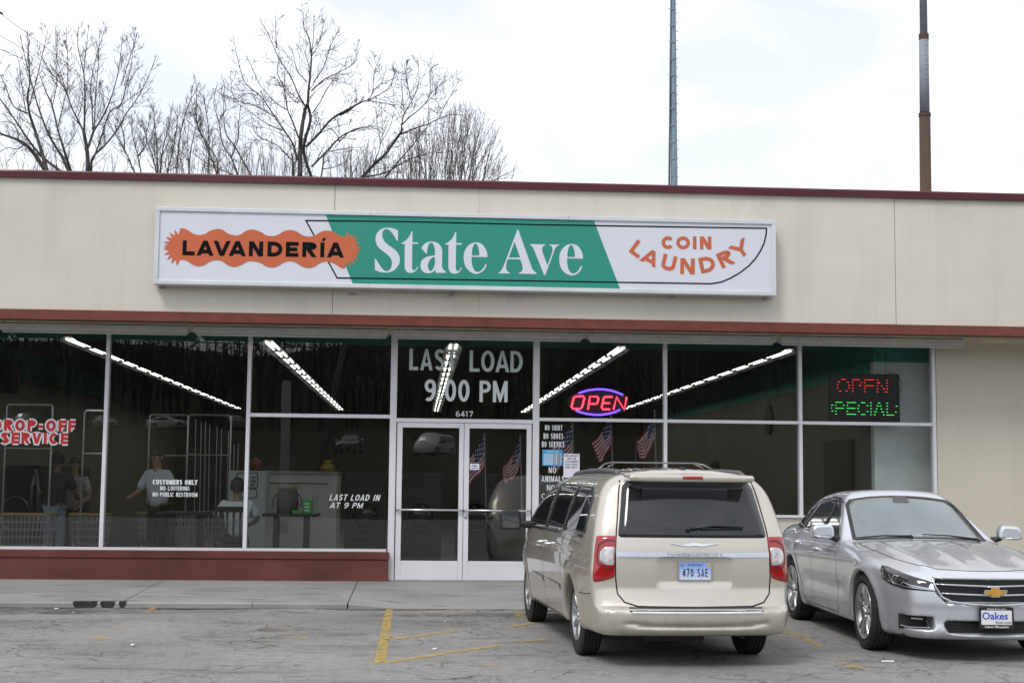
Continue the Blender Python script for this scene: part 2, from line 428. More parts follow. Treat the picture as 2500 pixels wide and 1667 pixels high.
def rnd(L, r, n=4):
    "round the corners of a polygon"
    res = []; N = len(L)
    for i in range(N):
        p = np.array(L[i], float); a = np.array(L[i-1], float)-p; b = np.array(L[(i+1) % N], float)-p
        q = min(r, np.linalg.norm(a)*.45, np.linalg.norm(b)*.45); A = p+a/np.linalg.norm(a)*q; B = p+b/np.linalg.norm(b)*q
        for k in range(n+1):
            u = k/n; res.append(tuple((1-u)**2*A+2*u*(1-u)*p+u*u*B))
    return res
def mirror(L): return [(-a, b) for a, b in L][::-1]
def patch(pr, L, off, name, mat, parent, rings=6, step=.04, lip=.008, mir=False, smooth=True, label=None):
    "a skin piece lying on the body, raised by off, with a rim that runs back into it"
    L = dense(L, step); c = np.mean(np.array(L), 0); L = np.array(L); n = len(L)
    mb = MB(); allp = [pr.drop(L, -lip)]; allp.append(pr.drop(L, off))
    for k in range(1, rings):
        u = k/rings; allp.append(pr.drop(L+(c-L)*u, off))
    allp.append(pr.drop(np.array([c]), off))
    vs = np.concatenate(allp); K = rings+1
    fs = [(i*n+j, i*n+(j+1) % n, (i+1)*n+(j+1) % n, (i+1)*n+j) for i in range(K-1) for j in range(n)]
    fs += [((K-1)*n+j, (K-1)*n+(j+1) % n, K*n) for j in range(n)]
    if mir: vs = vs*np.array([1, -1, 1])
    nrm = np.cross(vs[fs[n][1]]-vs[fs[n][0]], vs[fs[n][3]]-vs[fs[n][0]]); d = pr.d*np.array([1, -1 if mir else 1, 1])
    if np.dot(nrm, d) > 0: fs = [f_[::-1] for f_ in fs]
    mb.add(vs, fs); o = mb.build(name, mat, parent, smooth=smooth, world=False)
    if label: o['label'] = label
    return o
def seam(mb, pr, L, w, off, closed=False, mir=False, step=.04):
    "a thin line drawn on the body"
    P = []; n = len(L)
    for i in range(n if closed else n-1):
        a = np.array(L[i], float); b = np.array(L[(i+1) % n], float); k = max(1, int(np.linalg.norm(b-a)/step))
        P += [a+(b-a)*j/k for j in range(k)]
    P.append(np.array(L[0] if closed else L[-1], float)); P = np.array(P); t = np.gradient(P, axis=0); t /= np.linalg.norm(t, axis=1)[:, None]+1e-9
    nn = np.stack([-t[:, 1], t[:, 0]], 1); A = pr.drop(P+nn*w/2, off); B = pr.drop(P-nn*w/2, off); m = len(P)
    vs = np.concatenate([A, B]);
    if mir: vs = vs*np.array([1, -1, 1])
    fs = [(i, i+1, m+i+1, m+i) for i in range(m-1)]
    nrm = np.cross(vs[1]-vs[0], vs[m]-vs[0]); d = pr.d*np.array([1, -1 if mir else 1, 1])
    if np.dot(nrm, d) > 0: fs = [q[::-1] for q in fs]
    mb.add(vs, fs)
def flatword(mb, text, c, ex, ey, W_, H_, t=.2, gap=.16, shear=0, lift=.0003, grow=0):
    ex = np.array(ex, float); ey = np.array(ey, float); ez = np.cross(ex, ey); o = np.array(c, float)-ex*W_/2-ey*H_/2
    return put2d(mb, word2d(text, W_, H_, t, gap, shear, grow), o, ex, ey, ez, lift)
def flatletters(name, mat, par, text, c, ex, ey, W_, H_, t=.2, gap=.16):
    ex = np.array(ex, float); ey = np.array(ey, float); ez = np.cross(ex, ey); o = np.array(c, float)-ex*W_/2-ey*H_/2
    for lt in letters2d(text, W_, H_, t, gap): mb = MB(); put2d(mb, lt, o, ex, ey, ez, .0003); mb.build(name, mat, par, world=False)
def smallword(name, text, c, ex, ey, W_, H_, mat, parent, bold=.01):
    "small upper and lower case print from the built-in typeface"
    cu = bpy.data.curves.new('tmp_text', 'FONT'); cu.body = text; cu.offset = bold; cu.fill_mode = 'FRONT'; cu.resolution_u = 3
    tmp = bpy.data.objects.new('tmp_text', cu); me0 = bpy.data.meshes.new_from_object(tmp)
    co = np.array([v.co[:] for v in me0.vertices]); lo, hi = co.min(0), co.max(0)
    ex = np.array(ex, float); ey = np.array(ey, float); o = np.array(c, float)-ex*W_/2-ey*H_/2; mb = MB()
    mb.add([o+ex*(p[0]-lo[0])/(hi[0]-lo[0])*W_+ey*(p[1]-lo[1])/(hi[1]-lo[1])*H_ for p in co], [tuple(p.vertices) for p in me0.polygons])
    bpy.data.objects.remove(tmp); bpy.data.curves.remove(cu); bpy.data.meshes.remove(me0)
    return mb.build(name, mat, parent, world=False)

def paint_mat(name, col, metal, rough, dirt=(.20, .17, .13)):
    m = MatB(name); m.set(Metallic=metal, Coat_Weight=1.0, Coat_Roughness=.03, Specular_IOR_Level=.5)
    fl = m.noise(900, 1); sp = m.ramp(fl, [(.3, .93), (.7, 1.05)]); base = m.mix(1.0, tuple(col), sp, 'MULTIPLY')
    # road film: thicker low on the body, a thing of its own that stays with the car
    tc = m.n('ShaderNodeTexCoord'); s = m.n('ShaderNodeSeparateXYZ'); m.l(tc.outputs['Object'], s.inputs[0])
    low = m.ramp(s.outputs[2], [(.22, 1.0), (.62, 0.0)]); blot = m.ramp(m.noise(7, 6, .65), [(.35, 0.1), (.75, 1.0)])
    dm = m.math('MULTIPLY', m.math('MULTIPLY', low, blot), .55); film = m.math('MULTIPLY', m.ramp(m.noise(2.2, 5, .6), [(.4, 0.0), (.8, 1.0)]), .08)
    d = m.math('ADD', dm, film, True)
    m.color(m.mix(d, base, dirt)); m.rough(m.math('ADD', m.math('MULTIPLY', d, .5), rough, True))
    m.l(m.math('MULTIPLY', d, .35), m.b.inputs['Coat Roughness'])
    return m.m
M_rubber = plain('tyre_rubber', (.022, .022, .023), .82, var=.35, scale=14, bump=.2)
M_glass = MatB('tinted_car_glass').set(Base_Color=(.012, .015, .017), Roughness=.03, IOR=1.52, Coat_Weight=.3).m
M_black = plain('black_plastic', (.018, .018, .019), .45, var=.2)
M_gap = plain('dark_gap', (.006, .006, .006), .9, var=.1)
M_chrome = MatB('chrome').set(Base_Color=(.75, .76, .78), Metallic=1.0, Roughness=.09).m
M_alloy = plain('alloy_silver', (.50, .51, .52), .28, .85, var=.2, scale=9)
M_under = plain('underbody', (.02, .02, .02), .9, var=.3)

def wheel(name, parent, loc, r, w, rr, spokes, side, style):
    "one wheel; axis along y, outer face towards side*y"
    o = bpy.data.objects.new(name, None); C.objects.link(o); o.parent = parent; o.location = loc; o.empty_display_size = .1
    mb = MB(); hw = w/2
    prof = [(rr, -hw*.8), (rr+.02, -hw*.95), (r*.86, -hw*1.02), (r*.96, -hw*.92), (r-.008, -hw*.78)]
    for i in range(9):
        y = -hw*.72+i*hw*1.44/8; g = .007 if i % 2 else 0; prof += [(r-g, y-.006), (r-g, y+.006)]
    prof += [(r-.008, hw*.78), (r*.96, hw*.92), (r*.86, hw*1.02), (rr+.02, hw*.95), (rr, hw*.8)]
    mb.lathe(prof, 64, axis='y', closed=True)
    t = mb.build('tyre', M_rubber, o, smooth=True, world=False)
    m2 = MB(); yo = side*hw
    m2.lathe([(rr*1.01, side*hw*.9), (rr*1.0, side*hw*.97), (rr*.945, side*hw*.93), (rr*.90, side*hw*.45), (rr*.86, -side*hw*.6), (rr*.84, -side*hw*.62)], 48, axis='y')
    m2.f = m2.f[:-2]; m2.mi = m2.mi[:-2]
    rim = fixn(m2.build('rim', M_alloy, o, smooth=True, world=False))
    m4 = MB(); m4.lathe([(0.001, side*hw*.12), (rr*.80, side*hw*.12), (rr*.80, side*hw*.02), (.001, side*hw*.02)], 36, axis='y'); m4.build('brake_disc', plain('brake_iron', (.10, .085, .075), .6, .7), o, world=False)
    sp = MB()
    def spoke(a, w0, w1, y0, y1, r0, r1):
        c, s_ = math.cos(a), math.sin(a)
        for (ra, rb, wa, wb, ya, yb) in ((r0, (r0+r1)/2, w0, (w0+w1)*.45, y0, (y0+y1)/2+side*.006), ((r0+r1)/2, r1, (w0+w1)*.45, w1, (y0+y1)/2+side*.006, y1)):
            P = []
            for (q, ww, yy) in ((ra, wa, ya), (rb, wb, yb)):
                for (k, dy) in ((-1, -.022), (-.75, 0), (.75, 0), (1, -.022)):
                    P.append((c*q-s_*k*ww/2, yy+side*dy, s_*q+c*k*ww/2))
            sp.add(P, [(0, 1, 5, 4), (1, 2, 6, 5), (2, 3, 7, 6), (3, 0, 4, 7)])
    yf = side*hw*.80
    for i in range(spokes):
        a = 2*math.pi*(i+.25)/spokes
        if style == 'van': spoke(a, .034, .048, yf-side*.012, side*hw*.88, .05, rr*.95)
        else:
            for dd in (-.17, .17): spoke(a+dd, .036, .046, yf-side*.012, side*hw*.88, .055, rr*.95)
            spoke(a, .075, .10, yf-side*.018, yf-side*.012, .03, rr*.50)
    sp.lathe([(.001, yf-side*.002), (.052, yf-side*.004), (.066, yf-side*.02), (.066, yf-side*.05)], 24, axis='y')
    fixn(sp.build('spokes', M_alloy, o, world=False))
    cp = MB(); cp.lathe([(.001, yf+side*.006), (.024, yf+side*.005), (.028, yf-side*.004)], 18, axis='y')
    for i in range(5):
        a = 2*math.pi*i/5; cp.tube([(.045*math.cos(a), yf-side*.01, .045*math.sin(a)), (.045*math.cos(a), yf-side*.001, .045*math.sin(a))], .007, 6)
    cp.build('hub_cap', M_chrome, o, world=False)
    return o

# ------------------------------------------------------------------ minivan
def van_f(x, y, z):
    a = np.abs(y)
    w = cs(z, [.15, .26, .42, .55, .75, .9, 1.02, 1.10, 1.3, 1.48, 1.58, 1.72], [.86, .925, .958, .972, .985, .975, .96, .945, .885, .815, .765, .66])
    w = w-.10*np.clip((-.15-x)/.95, 0, 1)**2-.30*np.clip((x-2.7)/1.4, 0, 1)**2
    for wx in (0, 3.08):
        rr = np.sqrt((x-wx)**2+(z-.34)**2); w = w+.016*np.exp(-((rr-.425)/.05)**2)
    w = w-.010*np.exp(-((z-.915)/.03)**2)*ss(x, -.9, -.5)
    side = a-w
    xr = cs(z, [.18, .26, .33, .42, .475, .51, .60, .66, .78, .92, 1.06, 1.12, 1.3, 1.47, 1.56, 1.7], [-.98, -1.045, -1.085, -1.10, -1.095, -1.03, -1.00, -.99, -.985, -.975, -.955, -.94, -.86, -.77, -.74, -.69])
    groove = .022*np.exp(-((z-.345-.03*ss(a, .3, .8))/.02)**2)*(1-ss(a, .58, .72)); xr = xr+groove
    xr = xr+.085*(a/.9)**2.6+.012*(a/.5)**2*(a < .5)+.012*(a >= .5)
    rear = xr-x
    zt = cs(x, [-1.2, -.9, -.45, .5, 1.4, 1.9, 2.3, 2.75, 3.05, 3.2, 3.6, 3.95, 4.15], [1.60, 1.632, 1.655, 1.67, 1.66, 1.63, 1.54, 1.34, 1.15, 1.06, 1.0, .86, .6])-.065*(a/.7)**2.2
    zt = zt+.006*np.exp(-((a-.28)/.04)**2)*ss(x, -.7, -.4)+.006*np.exp(-((a-.05)/.06)**2)*ss(x, -.7, -.4)
    top = z-zt
    fr = x-(4.03-.30*(a/.95)**3-.25*ss(z, .5, .95))
    f = smax(side, rear, .11); f = smax(f, top, .16); f = smax(f, fr, .2)
    f = smax(f, .262-z, .06)
    sp = rbox(x, y, z, (-.80, 0, 1.572), (.115, .60, .035), .03); sp = sp+.0+.12*np.maximum(a-.35, 0)**2
    f = smin(f, sp, .05)
    rec = rbox(x, y, z, (-1.03, 0, .79), (.060, .35, .12), .05)+np.maximum(0, (.83-z))*.35*np.minimum(a/.3, 1)*0
    f = smax(f, -rec, .035)
    for wx in (0, 3.08):
        rr = np.sqrt((x-wx)**2+(z-.33)**2); f = smax(f, np.maximum(-(rr-.385), -(a-.58)), .015) if False else smax(f, -np.maximum(rr-.385, .60-a), .02)
    return f
def build_van(loc, rz):
    t = thing('parked_minivan', 'champagne beige minivan seen from behind, parked nose-in at the laundromat door', 'minivan', loc, rz)
    pm = paint_mat('champagne_paint', (.62, .575, .50), .58, .28)
    body = shell_mesh('body', van_f, (-1.2, -1.06, .2), (4.15, 1.06, 1.75), .024, pm, t)
    red = MatB('red_lens').set(Base_Color=(.50, .006, .010), Roughness=.12, Coat_Weight=1.0, Emission_Color=(.5, .01, .01), Emission_Strength=0.0)
    st = red.n('ShaderNodeTexWave'); st.inputs['Scale'].default_value = 26; st.bands_direction = 'Z'; red.l(red.coord(), st.inputs[0])
    red.color(red.mix(red.math('MULTIPLY', st.outputs[1], .35), (.36, .004, .007), (.17, .002, .004)))
    clear = plain('clear_lens', (.62, .60, .62), .12, .35, var=.45, scale=22, Coat_Weight=1.0)
    RV = Proj(van_f, (-1.6, 0, 0), (0, 1, 0), (0, 0, 1), (1, 0, 0)); SV = Proj(van_f, (0, 1.4, 0), (1, 0, 0), (0, 0, 1), (0, -1, 0))
    TV = Proj(van_f, (0, 0, 2.2), (1, 0, 0), (0, 1, 0), (0, 0, -1))
    d45 = np.array([.78, -.62, 0]); DV = Proj(van_f, (-1.9, 1.7, 0), (.62, .78, 0), (0, 0, 1), d45, 3)
    gl = rnd([(-.70, 1.075), (.70, 1.075), (.62, 1.50), (.59, 1.535), (-.59, 1.535), (-.62, 1.50)], .04)
    patch(RV, gl, .004, 'rear_window', M_glass, t, rings=8)
    g = MB()
    hs = [(.62, 1.60), (.655, 1.45), (.71, 1.12), (.725, .95), (.725, .74), (.71, .61), (.65, .54), (.53, .508), (0, .503)]
    seam(g, RV, hs+[(-a, b) for a, b in hs[::-1][1:]], .012, .0022)
    for mir in (False, True):
        seam(g, SV, [(.52, 1.06), (.50, .8), (.46, .66), (.42, .60)], .008, .0022, mir=mir)
        seam(g, SV, [(.42, .30), (1.5, .30), (1.52, .5), (1.52, 1.06)], .008, .0022, mir=mir)
        seam(g, SV, [(1.52, .30), (2.55, .30), (2.66, .6), (2.75, 1.05)], .008, .0022, mir=mir)
        seam(g, SV, [(-.80, .60), (-.62, .585), (-.44, .585)], .007, .0022, mir=mir)
        seam(g, SV, [(-.40, 1.0), (.50, 1.02)], .004, .0022, mir=mir)
    seam(g, SV, [(.06+.085*math.cos(q), .90+.085*math.sin(q)) for q in np.linspace(0, 6.2, 20)], .006, .0022, closed=True)
    seam(g, TV, [(-.70, .56), (-.45, .60), (.2, .62), (1.8, .60)], .012, .002); seam(g, TV, [(-.70, -.56), (-.45, -.60), (.2, -.62), (1.8, -.60)], .012, .002)
    g.build('panel_gaps', M_gap, t, world=False)
    # side glass
    for mir in (False, True):
        patch(SV, rnd([(-.56, 1.085), (.43, 1.085), (.36, 1.50), (-.34, 1.49), (-.50, 1.42)], .07), .004, 'side_window', M_glass, t, mir=mir)
        patch(SV, rnd([(.47, 1.085), (1.44, 1.085), (1.40, 1.52), (.40, 1.50)], .03), .004, 'side_window', M_glass, t, mir=mir)
        patch(SV, rnd([(1.53, 1.085), (2.80, 1.07), (2.35, 1.40), (2.05, 1.52), (1.49, 1.52)], .04), .004, 'side_window', M_glass, t, mir=mir)
        m = MB(); seam(m, SV, [(.45, 1.08), (.38, 1.51)], .05, .003, mir=mir); m.build('window_pillar', M_black, t, world=False); m = MB(); seam(m, SV, [(1.485, 1.08), (1.445, 1.53)], .09, .003, mir=mir); m.build('window_pillar', M_black, t, world=False)
        m = MB(); seam(m, SV, [(-.50, 1.068), (2.8, 1.058)], .022, .006, mir=mir); m.build('window_trim', M_chrome, t, world=False)
        m = MB(); seam(m, SV, [(.52, .55), (1.44, .56)], .045, .012, mir=mir); seam(m, SV, [(1.56, .56), (2.5, .57)], .045, .012, mir=mir); m.build('door_molding', pm, t, world=False)
        m = MB(); seam(m, SV, [(.56, .575), (1.40, .585)], .014, .018, mir=mir); seam(m, SV, [(1.60, .585), (2.46, .595)], .014, .018, mir=mir); m.build('molding_trim', M_chrome, t, world=False)
        sy = -1 if mir else 1
        for hx in (1.25, 1.72):
            m = MB(); m.tube([(hx-.09, sy*.965, .93), (hx-.06, sy*1.015, .93), (hx+.06, sy*1.015, .93), (hx+.09, sy*.965, .93)], .017, 8); m.build('door_handle', M_chrome, t, smooth=True, world=False)
    # tail lights (wrap round the corner)
    L = [(-.44, .735), (-.435, 1.06), (-.32, 1.075), (-.235, 1.065), (-.17, 1.05), (-.14, .95), (-.135, .74), (-.18, .705), (-.30, .70), (-.38, .725)]
    for mir in (False, True):
        li = patch(DV, rnd([(-.150, 1.085), (.026, 1.085), (.036, .93), (.042, .715), (.030, .70), (-.06, .712), (-.150, .742)], .02), .007, 'tail_light', red.m, t, mir=mir, step=.02, lip=.01)
        m = MB(); seam(m, DV, [(-.144, 1.045), (-.08, 1.05), (-.01, 1.01), (.004, .93), (-.005, .86), (-.06, .815), (-.144, .808)], .010, .0095, mir=mir, step=.02); m.build('lamp_divider', plain('lens_dark_red', (.09, .002, .004), .3), li, world=False)
        patch(DV, rnd([(-.146, .995), (-.07, .995), (-.028, .96), (-.026, .88), (-.07, .845), (-.146, .84)], .02), .0125, 'reverse_lens', clear, li, mir=mir, step=.02, lip=.006)
    # chrome strip with raised letters, wing emblem
    m = MB(); seam(m, RV, [(-.715, .935), (.715, .935)], .036, .012); seam(m, RV, [(-.715, .914), (.715, .914)], .008, .020)
    ch = m.build('tailgate_strip', MatB('tailgate_chrome').set(Base_Color=(.58, .61, .67), Metallic=.9, Roughness=.14).m, t, world=False)
    zz = .935; pw = RV.drop([(0, zz)], .013)[0][0]
    m = MB(); flatword(m, 'TOWN&COUNTRY', (pw-.004, 0, zz), (0, -1, 0), (0, 0, 1), .52, .026, .16, .55); m.build('strip_lettering', plain('grey_lettering', (.70, .73, .78), .3, .7), ch, world=False)
    em = MB(); wing = [(0, -.004), (.05, -.010), (.10, -.006), (.22, .012), (.218, .016), (.09, .014), (.05, .010), (.04, .016), (0, .018)]
    wing = wing+[(-a, b) for a, b in wing[::-1]][1:-1]
    wing = [(a, b+1.015) for a, b in wing]
    patch(RV, wing, .012, 'emblem', M_chrome, t, rings=2, step=.03, lip=.004, smooth=False)
    # number plate
    y0 = .0; px = RV.drop([(y0, .83)], 0)[0][0]-.002; zc = .80
    m = MB(); m.prism([(px-.006, a+y0, b+zc) for a, b in rnd([(-.158, -.083), (.158, -.083), (.158, .083), (-.158, .083)], .015)], (-.012, 0, 0)); fr = fixn(m.build('number_plate', M_chrome, t, world=False))
    pm2 = MatB('plate_blue'); v = pm2.coord(); s_ = pm2.n('ShaderNodeSeparateXYZ'); pm2.l(v, s_.inputs[0])
    pm2.color(pm2.ramp(s_.outputs[2], [(.72, (.66, .72, .82)), (.78, (.42, .54, .80)), (.86, (.20, .32, .70))])); pm2.set(Roughness=.4)
    m = MB(); m.prism([(px-.0185, a+y0, b+zc) for a, b in rnd([(-.146, -.071), (.146, -.071), (.146, .071), (-.146, .071)], .012)], (-.001, 0, 0)); fixn(m.build('plate_face', pm2.m, fr, world=False))
    ink = plain('plate_ink', (.015, .02, .05), .5, var=.05); blue = plain('plate_print', (.03, .06, .25), .5, var=.05)
    flatletters('plate_lettering', ink, fr, '470 SAE', (px-.0205, y0, zc-.014), (0, -1, 0), (0, 0, 1), .235, .066, .13, .16)
    flatletters('plate_lettering', blue, fr, 'KANSAS', (px-.0205, y0+.0, zc+.051), (0, -1, 0), (0, 0, 1), .13, .021, .16, .35)
    flatletters('plate_lettering', ink, fr, 'LV', (px-.0205, y0+.124, zc+.046), (0, -1, 0), (0, 0, 1), .022, .022, .16, .3)
    m = MB(); m.box(px-.0206, px-.0196, y0-.138, y0-.105, zc+.040, zc+.063); m.build('plate_sticker', plain('sticker_gold', (.55, .42, .05), .5), fr, world=False)
    # bumper step pad + chrome edge
    m = MB(); seam(m, RV, [(-.62, .488), (.62, .488)], .030, .006); m.build('bumper_pad', plain('pad_black', (.03, .032, .035), .55), t, world=False)
    m = MB(); seam(m, RV, [(-.60, .466), (.60, .466)], .014, .012); m.build('bumper_trim', M_chrome, t, world=False)
    # wiper
    m = MB(); a, b, c = RV.drop([(-.48, 1.165), (-.2, 1.175), (.05, 1.150)], .02)
    m.tube([a, (a+b)/2, b, c], [.006, .010, .010, .016], 6); m.tube([a+(-.006, .01, -.014), c+(-.006, -.12, .0)], .006, 4)
    p = RV.drop([(.05, 1.145)], .0)[0]; m.tube([p, p+(-.03, 0, 0)], .022, 10); m.build('rear_wiper', M_black, t, smooth=True, world=False)
    # high brake lamp
    patch(RV, rnd([(-.095, 1.565), (.095, 1.565), (.095, 1.592), (-.095, 1.592)], .01), .006, 'brake_lamp', red.m, t, rings=2, step=.03)
    # roof furniture
    for sy in (-1, 1):
        pts = [(-.50, .62), (-.42, .60), (.2, .585), (1.0, .58), (1.7, .58), (1.78, .60)]
        P = [TV.drop([(a, sy*b)], 0)[0]+(0, 0, h) for (a, b), h in zip(pts, (-.005, .012, .015, .015, .012, -.005))]
        m = MB(); m.tube(P, [.022, .028, .026, .026, .028, .022], 8); m.build('roof_rail', plain('rail_grey', (.10, .10, .105), .5), t, smooth=True, world=False)
    for bx in (.55,):
        za = TV.drop([(bx, .58)], 0)[0][2]+.03; m = MB()
        m.tube([(bx-.10, .60, za), (bx-.02, .52, za+.05), (bx, .44, za+.065), (bx, -.44, za+.065), (bx-.02, -.52, za+.05), (bx-.10, -.60, za)], .0075, 8)
        m.tube([(bx-.08, .50, za+.02), (bx, .40, za+.065)], .006, 6); m.tube([(bx-.08, -.50, za+.02), (bx, -.40, za+.065)], .007, 6)
        m.build('roof_bar', plain('bar_steel', (.22, .225, .23), .35, .8), t, smooth=True, world=False)
    p = TV.drop([(-.55, 0)], 0)[0]; m = MB(); m.lathe([(.04, 0), (.035, .012), (.001, .022)], 16, origin=(p[0], 0, p[2]-.003)); m.build('roof_camera', M_black, t, smooth=True, world=False)
    p = TV.drop([(1.9, -.12)], 0)[0]; m = MB(); m.tube([p, p+(-.06, 0, .30)], .004, 5); m.build('aerial', M_black, t, world=False)
    # mirrors
    for sy in (-1, 1):
        m = MB(); P = [(2.60, sy*.93, 1.07), (2.58, sy*1.10, 1.08)]; m.tube(P, [.05, .035], 8)
        prof = rnd([(-.11, -.09), (.11, -.09), (.115, .06), (.07, .10), (-.10, .095)], .035)
        m.prism([(2.54, sy*1.20+a*1.12, 1.12+b*1.1) for a, b in prof], (.11, 0, 0)); mi = fixn(m.build('wing_mirror', M_black, t, world=False, bevel=.015))
        m = MB(); m.prism([(2.534, sy*1.20+a*.92, 1.12+b*.9) for a, b in prof], (.004, 0, 0)); fixn(m.build('mirror_glass', MatB('mirror_face').set(Base_Color=(.32, .36, .40), Metallic=.9, Roughness=.05).m if 'mirror_face' not in MATS else MATS['mirror_face'], mi, world=False))
    # underside: floor pan, axle, exhaust, wheel wells
    m = MB(); m.box(-.75, 3.6, -.78, .78, .24, .32); m.tube([(0, -.7, .30), (0, .7, .30)], .045, 8); m.tube([(-.95, -.45, .27), (-.3, -.45, .27)], .035, 10); m.tube([(-.85, -.1, .30), (-.85, .45, .30)], .09, 12)
    m.build('underbody', M_under, t, world=False)
    for wx in (0, 3.08):
        for sy in (-1, 1): wheel('wheel', t, (wx, sy*.81, .349), .349, .205, .222, 9, sy, 'van')
    return t

# ------------------------------------------------------------------ sedan
def sed_f(x, y, z):
    a = np.abs(y)
    w = cs(z, [.15, .24, .36, .48, .62, .74, .84, .92, 1.0], [.80, .875, .905, .912, .922, .925, .905, .865, .80])
    w = w-.035*ss(z, .60, .40)*ss(x, .55, .9)*ss(-x, -2.25, -1.95)*0
    w = w-.015*np.exp(-((z-.50)/.07)**2)*ss(x, .45, .8)*(1-ss(x, 2.0, 2.35))
    w = w-.34*np.clip((x-2.75)/1.2, 0, 1)**2.2-.16*np.clip((-.35-x)/.9, 0, 1)**2
    for wx in (0, 2.837):
        rr = np.sqrt((x-wx)**2+(z-.34)**2); w = w+.020*np.exp(-((rr-.41)/.055)**2)
    # haunch over the rear wheel
    w = w+.018*np.exp(-((x+.05)/.55)**2)*np.exp(-((z-.80)/.10)**2)
    w = w+.010*np.exp(-((z-.775-.02*(x-1.4))/.022)**2)*ss(x, -.3, .2)*(1-ss(x, 2.5, 2.9))-.008*np.exp(-((z-.735-.02*(x-1.4))/.03)**2)*ss(x, -.3, .2)*(1-ss(x, 2.5, 2.9))
    side = a-w
    zt = cs(x, [-1.3, -1.1, -.7, -.2, .6, 1.5, 2.1, 2.5, 3.0, 3.4, 3.68, 3.85], [1.02, 1.05, 1.045, 1.0, .97, .97, .965, .945, .885, .815, .745, .66])
    zt = zt+.0-.055*(a/.8)**3*ss(x, 1.9, 2.4)-.04*(a/.8)**2*(1-ss(x, 1.9, 2.4))
    # hood ridges
    yr = .50+.10*ss(x, 3.6, 2.2)
    zt = zt+.016*np.exp(-((a-yr)/.055)**2)*ss(x, 2.0, 2.3)*(1-ss(x, 3.3, 3.7))-.012*np.exp(-((a-.30)/.12)**2)*ss(x, 2.1, 2.4)*(1-ss(x, 3.2, 3.6))+.008*np.exp(-((a-.14)/.04)**2)*ss(x, 2.2, 2.6)*(1-ss(x, 3.3, 3.6))
    top = z-zt
    nose = cs(z, [.15, .20, .26, .34, .44, .50, .60, .70, .78, .86], [3.70, 3.80, 3.83, 3.82, 3.83, 3.845, 3.84, 3.80, 3.68, 3.50])-.15*(a/.8)**2.6-.04*(a/.8)
    fr = x-nose
    rear = cs(z, [.2, .35, .5, .75, .95, 1.05], [-1.05, -1.18, -1.22, -1.18, -1.12, -1.14])+.16*(a/.9)**2.6-x
    lo = smax(side, top, .07); lo = smax(lo, fr, .05); lo = smax(lo, rear, .12)
    # greenhouse
    tw = .845-.60*(z-.92)-.15*ss(x, .2, -1.1)-.10*ss(x, 1.0, 2.2)*0
    gs = a-np.where(True, tw, 0)-0
    zr = cs(x, [-.9, -.3, .2, .7, 1.2, 1.7, 2.1], [1.10, 1.33, 1.42, 1.452, 1.445, 1.36, 1.15])-.045*(a/.6)**2.2
    rf = (z-zr)*.9
    ws = (x-(1.98-.12*(a/.7)**2))*.47+(z-.95)*.883
    rg = (-x-.98+.12*(a/.7)**2)*.40+(z-.98)*.916
    gh = smax(gs, rf, .10); gh = smax(gh, ws, .035); gh = smax(gh, rg, .08); gh = smax(gh, .90-z, .03)
    f = smin(lo, gh, .05)
    f = smax(f, .185-z, .05)
    # grille, lower intake and lamp pockets
    gr = smax(rbox(x, y, z, (3.86, 0, .603), (.115, .52, .105), .03)-0, 0*x-1, .01); gr = np.maximum(gr, (a-.54+.9*np.maximum(0, .62-z))*.8); f = smax(f, -gr, .01)
    li = rbox(x, y, z, (3.86, 0, .295), (.13, .44, .055), .03); li = np.maximum(li, (a-.46+.7*np.maximum(0, .33-z))); f = smax(f, -li, .012)
    fg = rbox(x, a, z, (3.70, .655, .325), (.17, .130, .056), .02); f = smax(f, -fg, .012)
    for wx in (0, 2.837):
        rr = np.sqrt((x-wx)**2+(z-.335)**2); f = smax(f, -np.maximum(rr-.378, .60-a), .015)
    return f
